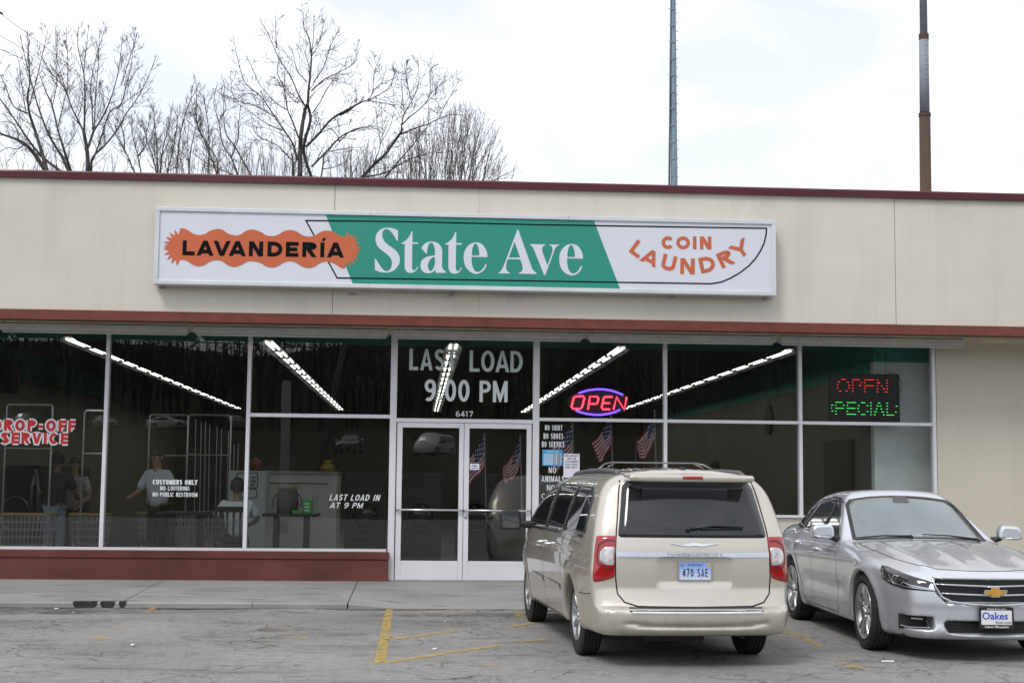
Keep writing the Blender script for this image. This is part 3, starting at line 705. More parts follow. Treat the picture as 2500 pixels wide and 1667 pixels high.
def build_sedan(loc, rz):
    t = thing('parked_sedan', 'silver four-door sedan facing the street beside the beige minivan', 'sedan', loc, rz)
    pm = paint_mat('silver_paint', (.70, .735, .79), .60, .32, (.25, .24, .23))
    shell_mesh('body', sed_f, (-1.3, -1.0, .15), (3.95, 1.0, 1.52), .022, pm, t)
    FV = Proj(sed_f, (4.3, 0, 0), (0, 1, 0), (0, 0, 1), (-1, 0, 0)); SV = Proj(sed_f, (0, 1.3, 0), (1, 0, 0), (0, 0, 1), (0, -1, 0)); TV = Proj(sed_f, (0, 0, 2), (1, 0, 0), (0, 1, 0), (0, 0, -1))
    d = np.array([-.72, -.69, 0]); HV = Proj(sed_f, (4.3, 1.6, 0), (-.69, .72, 0), (0, 0, 1), d, 3.2)
    wd = np.array([-.62, 0, -.78]); WV = Proj(sed_f, (2.4, 0, 2.0), (0, 1, 0), (-.78, 0, .62), wd)
    wg = MatB('windscreen_glass').set(Base_Color=(.085, .10, .10), Roughness=.04, IOR=2.0, Coat_Weight=1.0, Coat_IOR=1.7)
    wg.color(wg.ramp(wg.noise(1.6, 5, .6), [(.35, (.07, .10, .10)), (.7, (.15, .19, .19))]))
    # windscreen: find v range where the glass plane lies
    vb = None
    def wv(z): # x on the windscreen for a height, expressed in the WV frame
        x = 1.98-(z-.95)*.883/.47; P = np.array([x, 0, z])-WV.o; return float(P @ WV.e2)
    lo_, hi_ = wv(.985), wv(1.375)
    bl = [(-.70, lo_+.02), (-.45, lo_-.015), (0, lo_-.03), (.45, lo_-.015), (.70, lo_+.02), (.60, hi_-.10), (.545, hi_-.02), (.3, hi_+.005), (0, hi_+.012), (-.3, hi_+.005), (-.545, hi_-.02), (-.60, hi_-.10)]
    ws = patch(WV, bl, .002, 'windscreen', wg.m, t, rings=8)
    m = MB(); seam(m, WV, bl, .035, .0035, closed=True); m.build('windscreen_border', M_black, ws, world=False)
    m = MB(); c = WV.drop([(0, hi_-.07)], .004)[0]; m.prism([c+np.array((0, a, 0))+WV.e2*b for a, b in rnd([(-.09, -.05), (.09, -.05), (.07, .06), (-.07, .06)], .03)], wd*-.01); fixn(m.build('rear_view_mirror', plain('mirror_back', (.10, .09, .09), .5), ws, world=False))
    for a0, a1 in ((-.12, -.68), (.60, .02)):
        A, B, K = WV.drop([(a0, lo_-.005), (a1, lo_+.035), ((a0+a1)/2, lo_+.03)], .014)
        m = MB(); m.tube([A, K, B], [.010, .007, .005], 5); m.tube([A, A+np.array((.05, 0, -.01))], .016, 6); m.build('wiper', M_black, t, world=False)
    # side glass
    for mir in (False, True):
        o1 = rnd([(.98, .985), (1.70, .965), (1.36, 1.16), (1.14, 1.28), (.98, 1.335)], .025)
        patch(SV, o1, .003, 'side_window', M_glass, t, mir=mir)
        patch(SV, rnd([(.06, 1.02), (.92, .988), (.92, 1.35), (.62, 1.35), (.30, 1.30)], .03), .003, 'side_window', M_glass, t, mir=mir)
        patch(SV, rnd([(-.42, 1.06), (.0, 1.035), (.22, 1.275), (.02, 1.23)], .02), .003, 'quarter_window', M_glass, t, mir=mir)
        m = MB(); seam(m, SV, [(.95, .985), (.95, 1.355)], .05, .0035, mir=mir); m.build('window_pillar', M_black, t, world=False)
        m = MB(); seam(m, SV, [(-.46, 1.045), (.0, 1.02), (.9, .972), (1.735, .952), (1.37, 1.178), (1.15, 1.30), (1.0, 1.352), (.62, 1.366), (.28, 1.318), (.0, 1.25)], .016, .007, closed=True, mir=mir); m.build('window_trim', M_chrome, t, world=False)
        sy = -1 if mir else 1
        for hx, hz in ((1.12, .83), (.24, .865)):
            p = SV.drop([(hx, hz)], 0)[0]; yy = p[1]
            m = MB(); m.tube([(hx-.10, sy*(yy-.005), hz), (hx-.07, sy*(yy+.035), hz+.004), (hx+.07, sy*(yy+.035), hz+.004), (hx+.10, sy*(yy-.005), hz)], .016, 8); m.build('door_handle', M_chrome if False else pm, t, smooth=True, world=False)
    g = MB()
    for mir in (False, True):
        seam(g, SV, [(.93, .97), (.92, .6), (.90, .26)], .007, .0018, mir=mir)
        seam(g, SV, [(1.90, .93), (1.95, .7), (1.93, .30), (1.85, .25), (.55, .25), (.44, .5), (.20, .82), (.02, .95)], .007, .0018, mir=mir)
        seam(g, SV, [(3.08, .64), (3.02, .52), (3.18, .34)], .004, .0018, mir=mir) if False else None
        seam(g, HV, [(-.02, .60), (.17, .60), (.24, .62)], .006, .0018, mir=mir) if False else None
        seam(g, TV, [(2.06, .70), (2.2, .735), (2.6, .745), (3.1, .685), (3.42, .56), (3.56, .42), (3.62, .2), (3.635, 0)], .009, .0018, mir=mir)
        seam(g, TV, [(1.5, .60), (.9, .605), (.2, .58)], .006, .0018, mir=mir)
    g.build('panel_gaps', M_gap, t, world=False)
    m = MB(); flatword(m, 'IMPALA', (2.18, -.935, .60), (1, 0, 0), (0, 0, 1), .16, .022, .2, .3); m.build('door_badge', M_chrome, t, world=False)
    # headlamps
    hl = MatB('headlamp_glass').set(Roughness=.06, Coat_Weight=1.0); hl.color(hl.ramp(hl.noise(16, 2), [(.5, (.010, .010, .012)), (.72, (.035, .035, .04)), (.85, (.20, .20, .21))]))
    silver = plain('lamp_silver', (.55, .56, .58), .2, .7); dk = plain('grille_black', (.012, .012, .013), .5)
    for mir in (False, True):
        H = rnd([(-.44, .650), (-.42, .595), (-.12, .605), (.05, .630), (.165, .675), (.195, .785), (.12, .780), (-.10, .740), (-.34, .685)], .012)
        hd = patch(HV, H, .004, 'headlight', hl.m, t, step=.02, mir=mir, rings=4)
        c = HV.drop([(-.03, .678)], .006)[0]; c = c*np.array([1, -1 if mir else 1, 1]); dd = -d*np.array([1, -1 if mir else 1, 1])
        m = MB(); e1 = HV.e1*np.array([1, -1 if mir else 1, 1])
        for rr_, q in ((.038, 0),):
            ring = [c+e1*math.cos(k)*.038+np.array((0, 0, 1))*math.sin(k)*.036 for k in np.linspace(0, 2*math.pi, 21)]
            m.tube(ring, .006, 5)
        m.build('lamp_ring', silver, hd, smooth=True, world=False)
        m = MB(); m.prism([c+e1*math.cos(k)*.030+np.array((0, 0, 1))*math.sin(k)*.028 for k in np.linspace(0, 2*math.pi, 17)[:-1]], -d*np.array([1, -1 if mir else 1, 1])*.006); fixn(m.build('lamp_lens', MatB('projector_lens').set(Base_Color=(.12, .13, .15), Roughness=.05, Metallic=.6).m if 'projector_lens' not in MATS else MATS['projector_lens'], hd, world=False))
        m = MB(); seam(m, HV, [(.055, .72), (.035, .655), (.075, .665)], .014, .007, mir=mir, step=.02); seam(m, HV, [(-.10, .645), (-.13, .665), (-.20, .640), (-.30, .628), (-.385, .615)], .009, .008, mir=mir, step=.02)
        seam(m, HV, [(.16, .76), (.14, .70), (.03, .655), (-.12, .63), (-.40, .608)], .007, .008, mir=mir, step=.02); m.build('lamp_trim', silver, hd, world=False)
        # fog pocket
        m = MB(); sy = -1 if mir else 1
        m.box(3.533, 3.545, sy*.53 if sy > 0 else -.79, .79 if sy > 0 else -.53, .26, .39); fg = m.build('fog_pocket', dk, t, world=False)
        P = [(3.675, sy*.545, .282), (3.60, sy*.70, .280), (3.55, sy*.775, .292)]; m = MB(); m.tube(P, .007, 5); m.tube([(3.675, sy*.545, .282), (3.66, sy*.57, .345)], .006, 5); m.build('fog_trim', M_chrome, fg, world=False)
        m = MB(); m.tube([(3.655, sy*.60, .352), (3.60, sy*.69, .355)], .010, 5); m.build('day_lamp', silver, fg, world=False)
    # grille
    m = MB(); m.box(3.748, 3.753, -.52, .52, .50, .715); gb = m.build('grille', dk, t, world=False)
    def nosex(y, z, off=0): return FV.drop([(y, z)], 0)[0][0]
    def front(y): return 3.845-.15*(abs(y)/.8)**2.6-.04*abs(y)/.8
    for z in (.570, .645):
        hw = .48 if z < .6 else .52; ys = np.linspace(-hw, hw, 13)
        m = MB(); m.tube([(front(y)-.018, y, z+.012*(abs(y)/.5)) for y in ys], .0075, 6); m.build('grille_bar', M_chrome, gb, smooth=True, world=False)
    top_ = [(y, .712) for y in np.linspace(-.55, .55, 15)]; bot = [(.52, .635), (.465, .55), (.38, .512), (.2, .492), (0, .484)]
    bot = bot+[(-a, b) for a, b in bot[::-1][1:]]
    loop = top_+bot; m = MB(); m.tube([(front(y)-.004, y, z) for y, z in loop+[loop[0]]], .011, 6); m.build('grille_surround', M_chrome, gb, smooth=True, world=False)
    gold = plain('badge_gold', (.62, .36, .05), .35, .3, var=.2, scale=20)
    def bowtie(s, x, mat, nm, th, par):
        pts = [(-1.0, -.22), (-.42, -.22), (-.36, -.46), (.36, -.46), (.42, -.22), (1.0, -.22), (1.14, .22), (.42, .22), (.36, .46), (-.36, .46), (-.42, .22), (-1.0+.14-.28, .22)]
        pts = [(-.98, -.20), (-.36, -.20), (-.36, -.44), (.36, -.44), (.36, -.20), (.90, -.20), (1.0, .20), (.36, .20), (.36, .44), (-.36, .44), (-.36, .20), (-.88, .20)]
        m = MB(); m.prism([(x, a*s, b*s*.86+.60) for a, b in pts], (th, 0, 0)); return fixn(m.build(nm, mat, par, world=False))
    eb = bowtie(.112, front(0)-.02, M_chrome, 'emblem', .032, t); bowtie(.093, front(0)+.012, gold, 'emblem_inlay', .004, eb)
    # lower intake
    m = MB(); m.box(3.73, 3.745, -.46, .46, .235, .355)
    for z in (.262, .29, .318): m.box(3.745, 3.755, -.44, .44, z, z+.006)
    m.build('lower_grille', dk, t, world=False)
    m = MB(); ys = np.linspace(-.42, .42, 11); m.tube([(front(y)-.03, y, .222+.02*(abs(y)/.42)**4) for y in ys], .008, 6); m.build('lower_trim', pm, t, smooth=True, world=False)
    # dealer plate
    zc = .385; px = front(0)+.01
    m = MB(); m.prism([(px, a, b+zc) for a, b in rnd([(-.158, -.090), (.158, -.090), (.158, .090), (-.158, .090)], .02)], (.014, 0, 0)); fr = fixn(m.build('dealer_plate', dk, t, world=False))
    pw = plain('plate_white', (.72, .72, .74), .4, var=.05); m = MB(); m.prism([(px+.014, a, b+zc) for a, b in rnd([(-.140, -.056), (.140, -.056), (.140, .064), (-.140, .064)], .008)], (.002, 0, 0)); fixn(m.build('plate_face', pw, fr, world=False))
    x2 = px+.0172; bl_ = plain('dealer_blue', (.02, .05, .42), .4, var=.05); wl = plain('dealer_white', (.75, .75, .75), .4, var=.05)
    smallword('plate_lettering', 'Oakes', (x2, -.015, zc+.018), (0, 1, 0), (0, 0, 1), .235, .062, bl_, fr, .02)
    smallword('plate_lettering', 'Auto.com', (x2, .06, zc-.036), (0, 1, 0), (0, 0, 1), .15, .026, dk, fr)
    smallword('plate_lettering', 'OakesAuto.com', (px+.0145, 0, zc+.077), (0, 1, 0), (0, 0, 1), .17, .013, wl, fr)
    smallword('plate_lettering', 'Oakes Mitsubishi', (px+.0145, 0, zc-.073), (0, 1, 0), (0, 0, 1), .22, .019, wl, fr)
    # mirrors
    for sy in (-1, 1):
        m = MB(); m.tube([(1.72, sy*.83, .955), (1.73, sy*.93, .975)], [.035, .022], 8); mi = m.build('mirror_arm', M_black, t, smooth=True, world=False)
        m = MB(); pr = rnd([(-.12, -.045), (.10, -.06), (.125, .03), (.09, .075), (-.09, .085), (-.12, .03)], .03)
        m.prism([(1.80, sy*(1.01+(a if sy > 0 else a)), 1.02+b) for a, b in pr], (-.13, 0, 0)); cap = fixn(m.build('wing_mirror', pm, t, world=False, bevel=.03))
        m = MB(); m.tube([(1.815, sy*.93, .975), (1.825, sy*1.06, .978), (1.80, sy*1.12, .985)], .014, 6); m.build('mirror_indicator', silver, cap, smooth=True, world=False)
    p = TV.drop([(-.05, 0)], 0)[0]; m = MB(); m.add([(p[0]-.09, -.025, p[2]-.01), (p[0]-.09, .025, p[2]-.01), (p[0]+.10, .02, p[2]), (p[0]+.10, -.02, p[2]), (p[0]-.08, -.006, p[2]+.06), (p[0]-.08, .006, p[2]+.06), (p[0]-.02, 0, p[2]+.055)], [(0, 3, 2, 1), (0, 1, 5, 4), (1, 2, 6, 5), (0, 4, 6, 3), (4, 5, 6), (3, 6, 2)]); m.build('roof_aerial', pm, t, world=False)
    m = MB(); m.box(-.9, 3.5, -.74, .74, .19, .27); m.build('underbody', M_under, t, world=False)
    for wx in (0, 2.837):
        for sy in (-1, 1): wheel('wheel', t, (wx, sy*.80, .343), .343, .235, .250, 5, sy, 'sedan')
    return t
VAN = build_van((2.22, 12.70, 0), R(93.7)); VAN.scale = (.97, .90, .975)
SEDAN = build_sedan((5.055, 15.97, 0), R(-92.0)); SEDAN.scale = (1.02, .935, 1)
# ------------------------------------------------------------------ ground, pavement, paint
YK, YG, YF, YS = 17.0, 19.92, 19.0, 18.80     # kerb, glass, fascia, sign face
def asphalt():
    m = MatB('asphalt'); m.set(Specular_IOR_Level=.3)
    v = m.coord(); base = m.ramp(m.noise(.55, 6, .6), [(.25, (.225, .220, .208)), (.5, (.295, .288, .272)), (.8, (.365, .355, .333))])
    grit = m.ramp(m.noise(170, 3, .7), [(.25, .50), (.55, 1.0), (.8, 1.40)]); c = m.mix(1, base, grit, 'MULTIPLY')
    mott = m.ramp(m.noise(9, 6, .7), [(.3, .80), (.7, 1.14)]); c = m.mix(1, c, mott, 'MULTIPLY'); c = m.mix(1, c, m.ramp(m.noise(38, 4, .75), [(.30, .55), (.46, .95), (.58, 1.02), (.72, 1.34)]), 'MULTIPLY')
    # crack network, warped
    w = m.n('ShaderNodeTexNoise'); w.inputs['Scale'].default_value = 1.7; w.inputs['Detail'].default_value = 7; m.l(v, w.inputs['Vector'])
    wv = m.n('ShaderNodeVectorMath', operation='MULTIPLY_ADD'); m.l(w.outputs[1], wv.inputs[0]); wv.inputs[1].default_value = (.8, .8, 0); m.l(v, wv.inputs[2])
    def cracks(scale, wid, lo):
        vo = m.n('ShaderNodeTexVoronoi', feature='DISTANCE_TO_EDGE'); vo.inputs['Scale'].default_value = scale; m.l(wv.outputs[0], vo.inputs['Vector'])
        k = m.ramp(vo.outputs['Distance'], [(0, lo), (wid, 1.0)]); g = m.ramp(m.noise(.9, 3), [(.42, 1.0), (.56, 0.0)])
        return m.mix(g, k, 1.0)
    c1 = cracks(1.5, .016, .28); c2 = cracks(5.0, .035, .5); c = m.mix(1, m.mix(1, c, c1, 'MULTIPLY'), c2, 'MULTIPLY')
    # oil and water stains: streaky near the kerb, blots elsewhere
    st = m.noise(1.0, 6, .62, m.coord(scale=(.55, 1.6, 1)), .6); c = m.mix(1, c, m.ramp(st, [(.56, 1.0), (.68, .6)]), 'MULTIPLY')
    st2 = m.noise(1.0, 5, .6, m.coord(scale=(2.6, 7, 1)), .3); c = m.mix(1, c, m.ramp(st2, [(.62, 1.0), (.72, .68)]), 'MULTIPLY')
    dr = m.noise(.8, 4, .55, m.coord(scale=(.5, 1.3, 1))); c = m.mix(m.ramp(dr, [(.60, 0.0), (.72, .35)]), c, (.31, .295, .27))
    for (x, y, rx, ry, k) in ((1.35, 16.35, 1.5, .42, .42), (-4.1, 16.5, 1.3, .45, .38), (.1, 16.2, 1.0, .30, .45), (2.9, 15.6, .9, .4, .5)):
        mp = m.n('ShaderNodeMapping'); m.l(v, mp.inputs[0]); mp.inputs['Location'].default_value = (-x/rx, -y/ry, 0); mp.inputs['Scale'].default_value = (1/rx, 1/ry, 0)
        gr = m.n('ShaderNodeTexGradient', gradient_type='SPHERICAL'); m.l(mp.outputs[0], gr.inputs[0])
        mk = m.math('MULTIPLY', gr.outputs[1], m.ramp(m.noise(3.2, 6, .7), [(.38, 0.0), (.58, 2.2)]), True)
        c = m.mix(m.math('MULTIPLY', mk, 1-k), c, (.055, .052, .050))
    m.color(c); m.rough(m.ramp(m.noise(40, 3), [(.3, .78), (.7, .95)]))
    h = m.math('ADD', m.math('MULTIPLY', m.noise(220, 3, .7), .4), m.math('MULTIPLY', c1, 1.0)); m.bump(h, .55, .012); return m.m
M_asph = asphalt()
def grid_sheet(x0, x1, y0, y1, n, m, zf):
    vs = [(x0+(x1-x0)*i/n, y0+(y1-y0)*j/m, zf(x0+(x1-x0)*i/n, y0+(y1-y0)*j/m)) for j in range(m+1) for i in range(n+1)]
    return vs, [(j*(n+1)+i, j*(n+1)+i+1, (j+1)*(n+1)+i+1, (j+1)*(n+1)+i) for j in range(m) for i in range(n)]
mb = MB(); mb.add(*grid_sheet(-60, 60, -16, 60, 12, 8, lambda x, y: 0)); o = mb.build('parking_lot', M_asph); o['kind'] = 'structure'
# open ground round the lot and the wooded slope across the road (mirrored in the shop windows)
M_soil = MatB('winter_grass'); M_soil.set(Roughness=.95, Specular_IOR_Level=.1)
M_soil.color(M_soil.ramp(M_soil.noise(.35, 8, .65), [(.3, (.030, .026, .016)), (.55, (.050, .046, .024)), (.75, (.075, .062, .038))])); M_soil = M_soil.m
def hill(x, y):
    h_ = float(np.interp(-y, [19, 60, 76, 105, 125, 150, 235, 600], [0, 3.3, 3.4, 6.4, 6.8, 11, 29, 34])); w_ = max(0.0, min(1.0, (-y-130)/60)); return -.03+h_*(1+w_*(.10*math.sin(x*.03)+.06*math.sin(x*.09+1)))
mb = MB(); mb.add(*grid_sheet(-700, 700, -600, -14, 90, 110, hill)); o = mb.build('grass_slope', M_soil, smooth=True); o['kind'] = 'structure'
mb = MB(); mb.add(*grid_sheet(-900, 900, -14, 900, 6, 6, lambda x, y: -.03)); o = mb.build('ground', M_soil); o['kind'] = 'structure'

M_conc = MatB('pavement_concrete'); M_conc.set(Specular_IOR_Level=.3)
_c = M_conc.ramp(M_conc.noise(.9, 7, .62), [(.25, (.235, .232, .22)), (.55, (.30, .295, .28)), (.8, (.36, .352, .33))])
_c = M_conc.mix(1, _c, M_conc.ramp(M_conc.noise(90, 3, .7), [(.3, .82), (.7, 1.12)]), 'MULTIPLY'); _c = M_conc.mix(1, _c, M_conc.ramp(M_conc.noise(1, 5, .6, M_conc.coord(scale=(1.3, 4.5, 1))), [(.56, 1.0), (.68, .6)]), 'MULTIPLY')
M_conc.color(_c); M_conc.set(Roughness=.88); M_conc.bump(M_conc.noise(160, 3, .7), .3, .006); M_conc = M_conc.m
ZK, ZW = .065, .13
def pz(y, k=1.0): return (ZK*k if y <= YK+.16 else ZK*k+(ZW-ZK*k)*(y-YK-.16)/(19.9-YK-.16))
side = bpy.data.objects.new('pavement', None); C.objects.link(side); side['kind'] = 'structure'; WM['pavement'] = Matrix.Identity(4)
def gx(px, py, z): return GP(px, py, z)[0]
xj = [-14.2, -11, -7.9, gx(395, 1420, .13)-.05, gx(863, 1440, .1)-.0, 3.35, 6.5, 9.6, 12.7]
xr0, xr1 = xj[4], 1.95     # dropped kerb in front of the doors
def kdrop(x): return 1-ss(np.array(x), xr0, xr0+.75)*(1-ss(np.array(x), xr1, xr1+.8))
for i in range(len(xj)-1):
    a, b = xj[i]+.006, xj[i+1]-.006; n = max(2, int((b-a)/.2)); mb = MB()
    rows = [YK+.16, YK+1.0, YK+2.0, 19.93]
    top = [[(a+(b-a)*j/n, y, pz(y, float(kdrop(a+(b-a)*j/n)))) for j in range(n+1)] for y in rows]
    vs = [p for r_ in top for p in r_]; fs = [(r_*(n+1)+j, r_*(n+1)+j+1, (r_+1)*(n+1)+j+1, (r_+1)*(n+1)+j) for r_ in range(3) for j in range(n)]
    k = len(vs); edge = [(p[0], p[1], -.05) for p in top[0]]; vs += edge; fs += [(j, k+j, k+j+1, j+1) for j in range(n)]
    L = len(vs); vs += [top[0][0], top[-1][0], (a, 19.93, -.05), (a, YK+.16, -.05), top[0][-1], top[-1][-1], (b, 19.93, -.05), (b, YK+.16, -.05)]; fs += [(L, L+1, L+2, L+3), (L+4, L+7, L+6, L+5)]
    mb.add(vs, fs); fixn(mb.build('slab', M_conc, side))
    # kerb stones in front of each slab
    kk = a
    while kk < b-.3:
        e = min(kk+1.5, b); e = b if b-e < .4 else e; n2 = 8; mb = MB(); vs = []
        for j in range(n2+1):
            x = kk+.003+(e-kk-.006)*j/n2; z = ZK*float(kdrop(x))+.001
            vs += [(x, YK+.154, z), (x, YK+.02, z), (x, YK, z-min(.018, z*.4)), (x, YK, -.03)]
        fs = [(j*4+q, (j+1)*4+q, (j+1)*4+q+1, j*4+q+1) for j in range(n2) for q in range(3)]+[(0, 1, 2, 3), (n2*4+3, n2*4+2, n2*4+1, n2*4)]
        mb.add(vs, fs); fixn(mb.build('kerb_stone', M_conc, side)); kk = e
M_tar = plain('tar_patch', (.030, .028, .027), .8, var=.4, scale=12)
for a, b in ((208, 268), (273, 310), (317, 337)):
    x0, x1 = gx(a, 1465, .03), gx(b, 1465, .03); mb = MB(); P = [(x0, 0), (x0+.02, -.05), ((x0+x1)/2, -.062), (x1-.03, -.05), (x1, -.004)]
    mb.prism([(x, YK-.004, .055+z) for x, z in P]+[(x1-.02, YK-.004, .058), (x0+.01, YK-.004, .060)], (0, .006, 0)); mb.box(x0, x1-.01, YK-.002, YK+.11, .0663, .069); fixn(mb.build('tar_patch', M_tar, side))

def yellow_paint(name, wear):
    m = MatB(name); m.set(Roughness=.8); m.color(m.ramp(m.noise(14, 5), [(.3, (.46, .31, .07)), (.7, (.60, .43, .13))]))
    a = m.math('MULTIPLY', m.ramp(m.noise(11, 6, .7), [(wear-.12, .05), (wear+.14, .80)]), m.ramp(m.noise(2.1, 3), [(wear-.10, 0.35), (wear+.06, 1.0)]))
    m.l(a, m.b.inputs['Alpha']); return m.m
M_yel, M_yel2 = yellow_paint('yellow_line_paint', .42), yellow_paint('faded_yellow_paint', .50)
M_grime = MatB('gutter_grime'); M_grime.set(Base_Color=(.035, .032, .028), Roughness=.9); M_grime.l(M_grime.ramp(M_grime.noise(2.4, 7, .7, M_grime.coord(scale=(1, 3, 1))), [(.36, 0.0), (.62, .85)]), M_grime.b.inputs['Alpha']); M_grime = M_grime.m
mb = MB(); n_ = 40; vs = []
for i in range(n_+1): x_ = -12+24*i/n_; w_ = .16+.10*math.sin(i*1.7)+.05*math.sin(i*.6); vs += [(x_, YK-.003, .0035), (x_, YK-w_, .0035)]
mb.add(vs, [(2*i, 2*i+1, 2*i+3, 2*i+2) for i in range(n_)]); o = mb.build('gutter_dirt', M_grime); o['kind'] = 'structure'
def line_px(pts, mat=M_yel, z=.004):
    P = [GP(a, b, z) for a, b in pts]; mb = MB(); mb.add(P, [tuple(range(len(P)))]); o = mb.build('painted_line', mat); o['kind'] = 'structure'
    if o.data.polygons[0].normal.z < 0: o.data.flip_normals()
def bar_px(a, b, w, mat=M_yel):
    A, B = GP(*a, .004), GP(*b, .004); d = (B-A)[:2]; d /= np.linalg.norm(d); n = np.array([-d[1], d[0], 0])*w/2
    mb = MB(); mb.add([A-n, B-n, B+n, A+n], [(0, 1, 2, 3)]); o = mb.build('painted_line', mat); o['kind'] = 'structure'
line_px([(354, 1494.5), (367.5, 1494.5), (387, 1478), (370, 1478)])
line_px([(912, 1622), (942, 1612), (960, 1484), (942, 1484)])
bar_px((962, 1487), (1157, 1502), .07, M_yel2); bar_px((941, 1561), (1113, 1539), .085); bar_px((938, 1616), (1218, 1574), .09); bar_px((1266, 1568), (1330, 1560), .09, M_yel2)
bar_px((1250, 1528), (1310, 1519), .09); bar_px((1264, 1487), (1272, 1507), .10, M_yel2)
for a, b, w in (((660, 1538), (702, 1532), .12), ((690, 1546), (752, 1543), .07), ((640, 1562), (668, 1561), .08), ((282, 1530), (306, 1527), .12), ((228, 1561), (262, 1556), .15), ((1180, 1624), (1222, 1622), .10), ((722, 1560), (748, 1557), .09), ((1905, 1532), (1962, 1556), .10), ((2050, 1615), (2100, 1630), .12)): bar_px(a, b, w, M_yel2)
bar_px((-40, 1499), (300, 1496), .035, M_grime); bar_px((300, 1496), (575, 1493), .03, M_grime)
line_px([(1962, 1562), (2000, 1577), (2008, 1574), (1972, 1556)])
M_scrap = plain('litter_white', (.75, .74, .72), .7)
for i, (a, b, wh) in enumerate(((561, 1479, 'beside the kerb left of the doors'), (486, 1475, 'just below the kerb'), (138, 1487, 'in the dark stain at the left'), (177, 1497, 'lying right of the dark stain at the left'), (323, 1576, 'in the middle of the lot left of the yellow line'), (1062, 1586, 'inside the yellow hatching'), (1088, 1518, 'near the upper hatched stripe'))):
    p = GP(a, b, 0); mb = MB(); r1, r2 = .016+.006*(i % 3), .012; an = i*1.3
    mb.prism([(p[0]+r1*math.cos(an+q)*(1 if k % 2 else .7), p[1]+r1*math.sin(an+q), .006+.006*(k % 2)) for k, q in enumerate((0, 1.1, 2.2, 3.3, 4.6))], (0, 0, .006))
    tag(fixn(mb.build('paper_scrap', M_scrap)), 'tiny white paper scrap '+wh, 'litter', 'paper scraps on the asphalt')
p = GP(2167, 1616, 0); mb = MB(); mb.prism([(p[0]-.06, p[1]-.01, .006), (p[0]+.05, p[1]-.02, .006), (p[0]+.06, p[1]+.01, .012), (p[0]-.04, p[1]+.02, .010)], (0, 0, .004)); tag(fixn(mb.build('straw_wrapper', M_scrap)), 'thin white and red wrapper on the asphalt in front of the silver sedan', 'litter')

# ------------------------------------------------------------------ the building
B = thing('laundromat_building', 'low beige stucco shop building with a red trimmed canopy and a long aluminium window front', 'building')
def stucco(name, c1, c2, streak=.25):
    m = MatB(name); m.set(Roughness=.92, Specular_IOR_Level=.2)
    c = m.ramp(m.noise(.45, 6, .6), [(.3, c1), (.7, c2)])
    s1 = m.noise(1, 6, .6, m.coord(scale=(2.2, 1, .22)), .4); c = m.mix(1, c, m.ramp(s1, [(.50, 1.0), (.74, 1-streak)]), 'MULTIPLY')
    s2 = m.noise(1, 5, .6, m.coord(scale=(.7, 1, 1.6)), .2); c = m.mix(1, c, m.ramp(s2, [(.45, 1.0), (.8, 1-streak*.6)]), 'MULTIPLY')
    for (x, z, rx, rz, k) in ((.15, 5.62, .55, .16, .3), (.75, 5.55, .9, .22, .2), (-.9, 3.95, .10, .03, .6), (.3, 4.0, .25, .14, .25), (1.3, 4.0, .4, .16, .22), (-6.1, 4.9, .5, .9, .12), (4.6, 5.4, .5, .5, .12), (.42, 5.60, .05, .05, .7), (.40, 3.96, .03, .03, .7)):
        mp = m.n('ShaderNodeMapping'); m.l(m.coord(), mp.inputs[0]); mp.inputs['Location'].default_value = (-x/rx, 0, -z/rz); mp.inputs['Scale'].default_value = (1/rx, 0, 1/rz)
        gr = m.n('ShaderNodeTexGradient', gradient_type='SPHERICAL'); m.l(mp.outputs[0], gr.inputs[0]); mk = m.math('MULTIPLY', gr.outputs[1], m.ramp(m.noise(6, 5, .7, m.coord(scale=(1.6, 1, .6))), [(.35, 0.0), (.6, 2.0)]), True)
        c = m.mix(m.math('MULTIPLY', mk, k), c, (.16, .15, .13))
    m.color(c); m.bump(m.noise(120, 4, .7), .5, .008); return m.m
M_stu = stucco('beige_stucco', (.62, .585, .51), (.68, .645, .57), .12); M_stu2 = stucco('tan_stucco', (.55, .51, .43), (.60, .555, .475), .06)
M_cop = plain('maroon_metal', (.085, .009, .019), .42, var=.15, Coat_Weight=.3); M_band = plain('brick_red_stucco', (.165, .045, .031), .85, var=.22, scale=5, bump=.3)
M_alu = plain('white_aluminium', (.66, .67, .70), .38, .0, var=.07, scale=2, Specular_IOR_Level=.6); M_alud = plain('grey_metal', (.40, .40, .41), .5, .3, var=.25, scale=6)
M_soff = plain('soffit_paint', (.66, .60, .45), .9, var=.3, scale=4)
zct, zcb, zbt, zbb = WP(1250, 444.5, YF)[2], WP(1250, 462.5, YF)[2], WP(1250, 776, YF)[2], WP(1250, 799.5, YF)[2]
XL, XR = -13.0, 13.5
jn = [XL, WP(815, 600, YF)[0], WP(1170, 600, YF)[0], WP(2185, 600, YF)[0], XR]; gp = [.0, .004, .0015, .004, 0]
for i in range(4):
    mb = MB(); mb.box(jn[i]+gp[i], jn[i+1]-gp[i+1], YF, YF+.14, zbt-.01, zcb+.02); mb.build('fascia_panel', M_stu, B)
mb = MB(); mb.box(XL, XR, YF+.012, YF+.13, zbt, zcb); mb.build('panel_backing', plain('joint_dark', (.12, .11, .09), .9), B)  # dark backing that shows in the joints between fascia panels
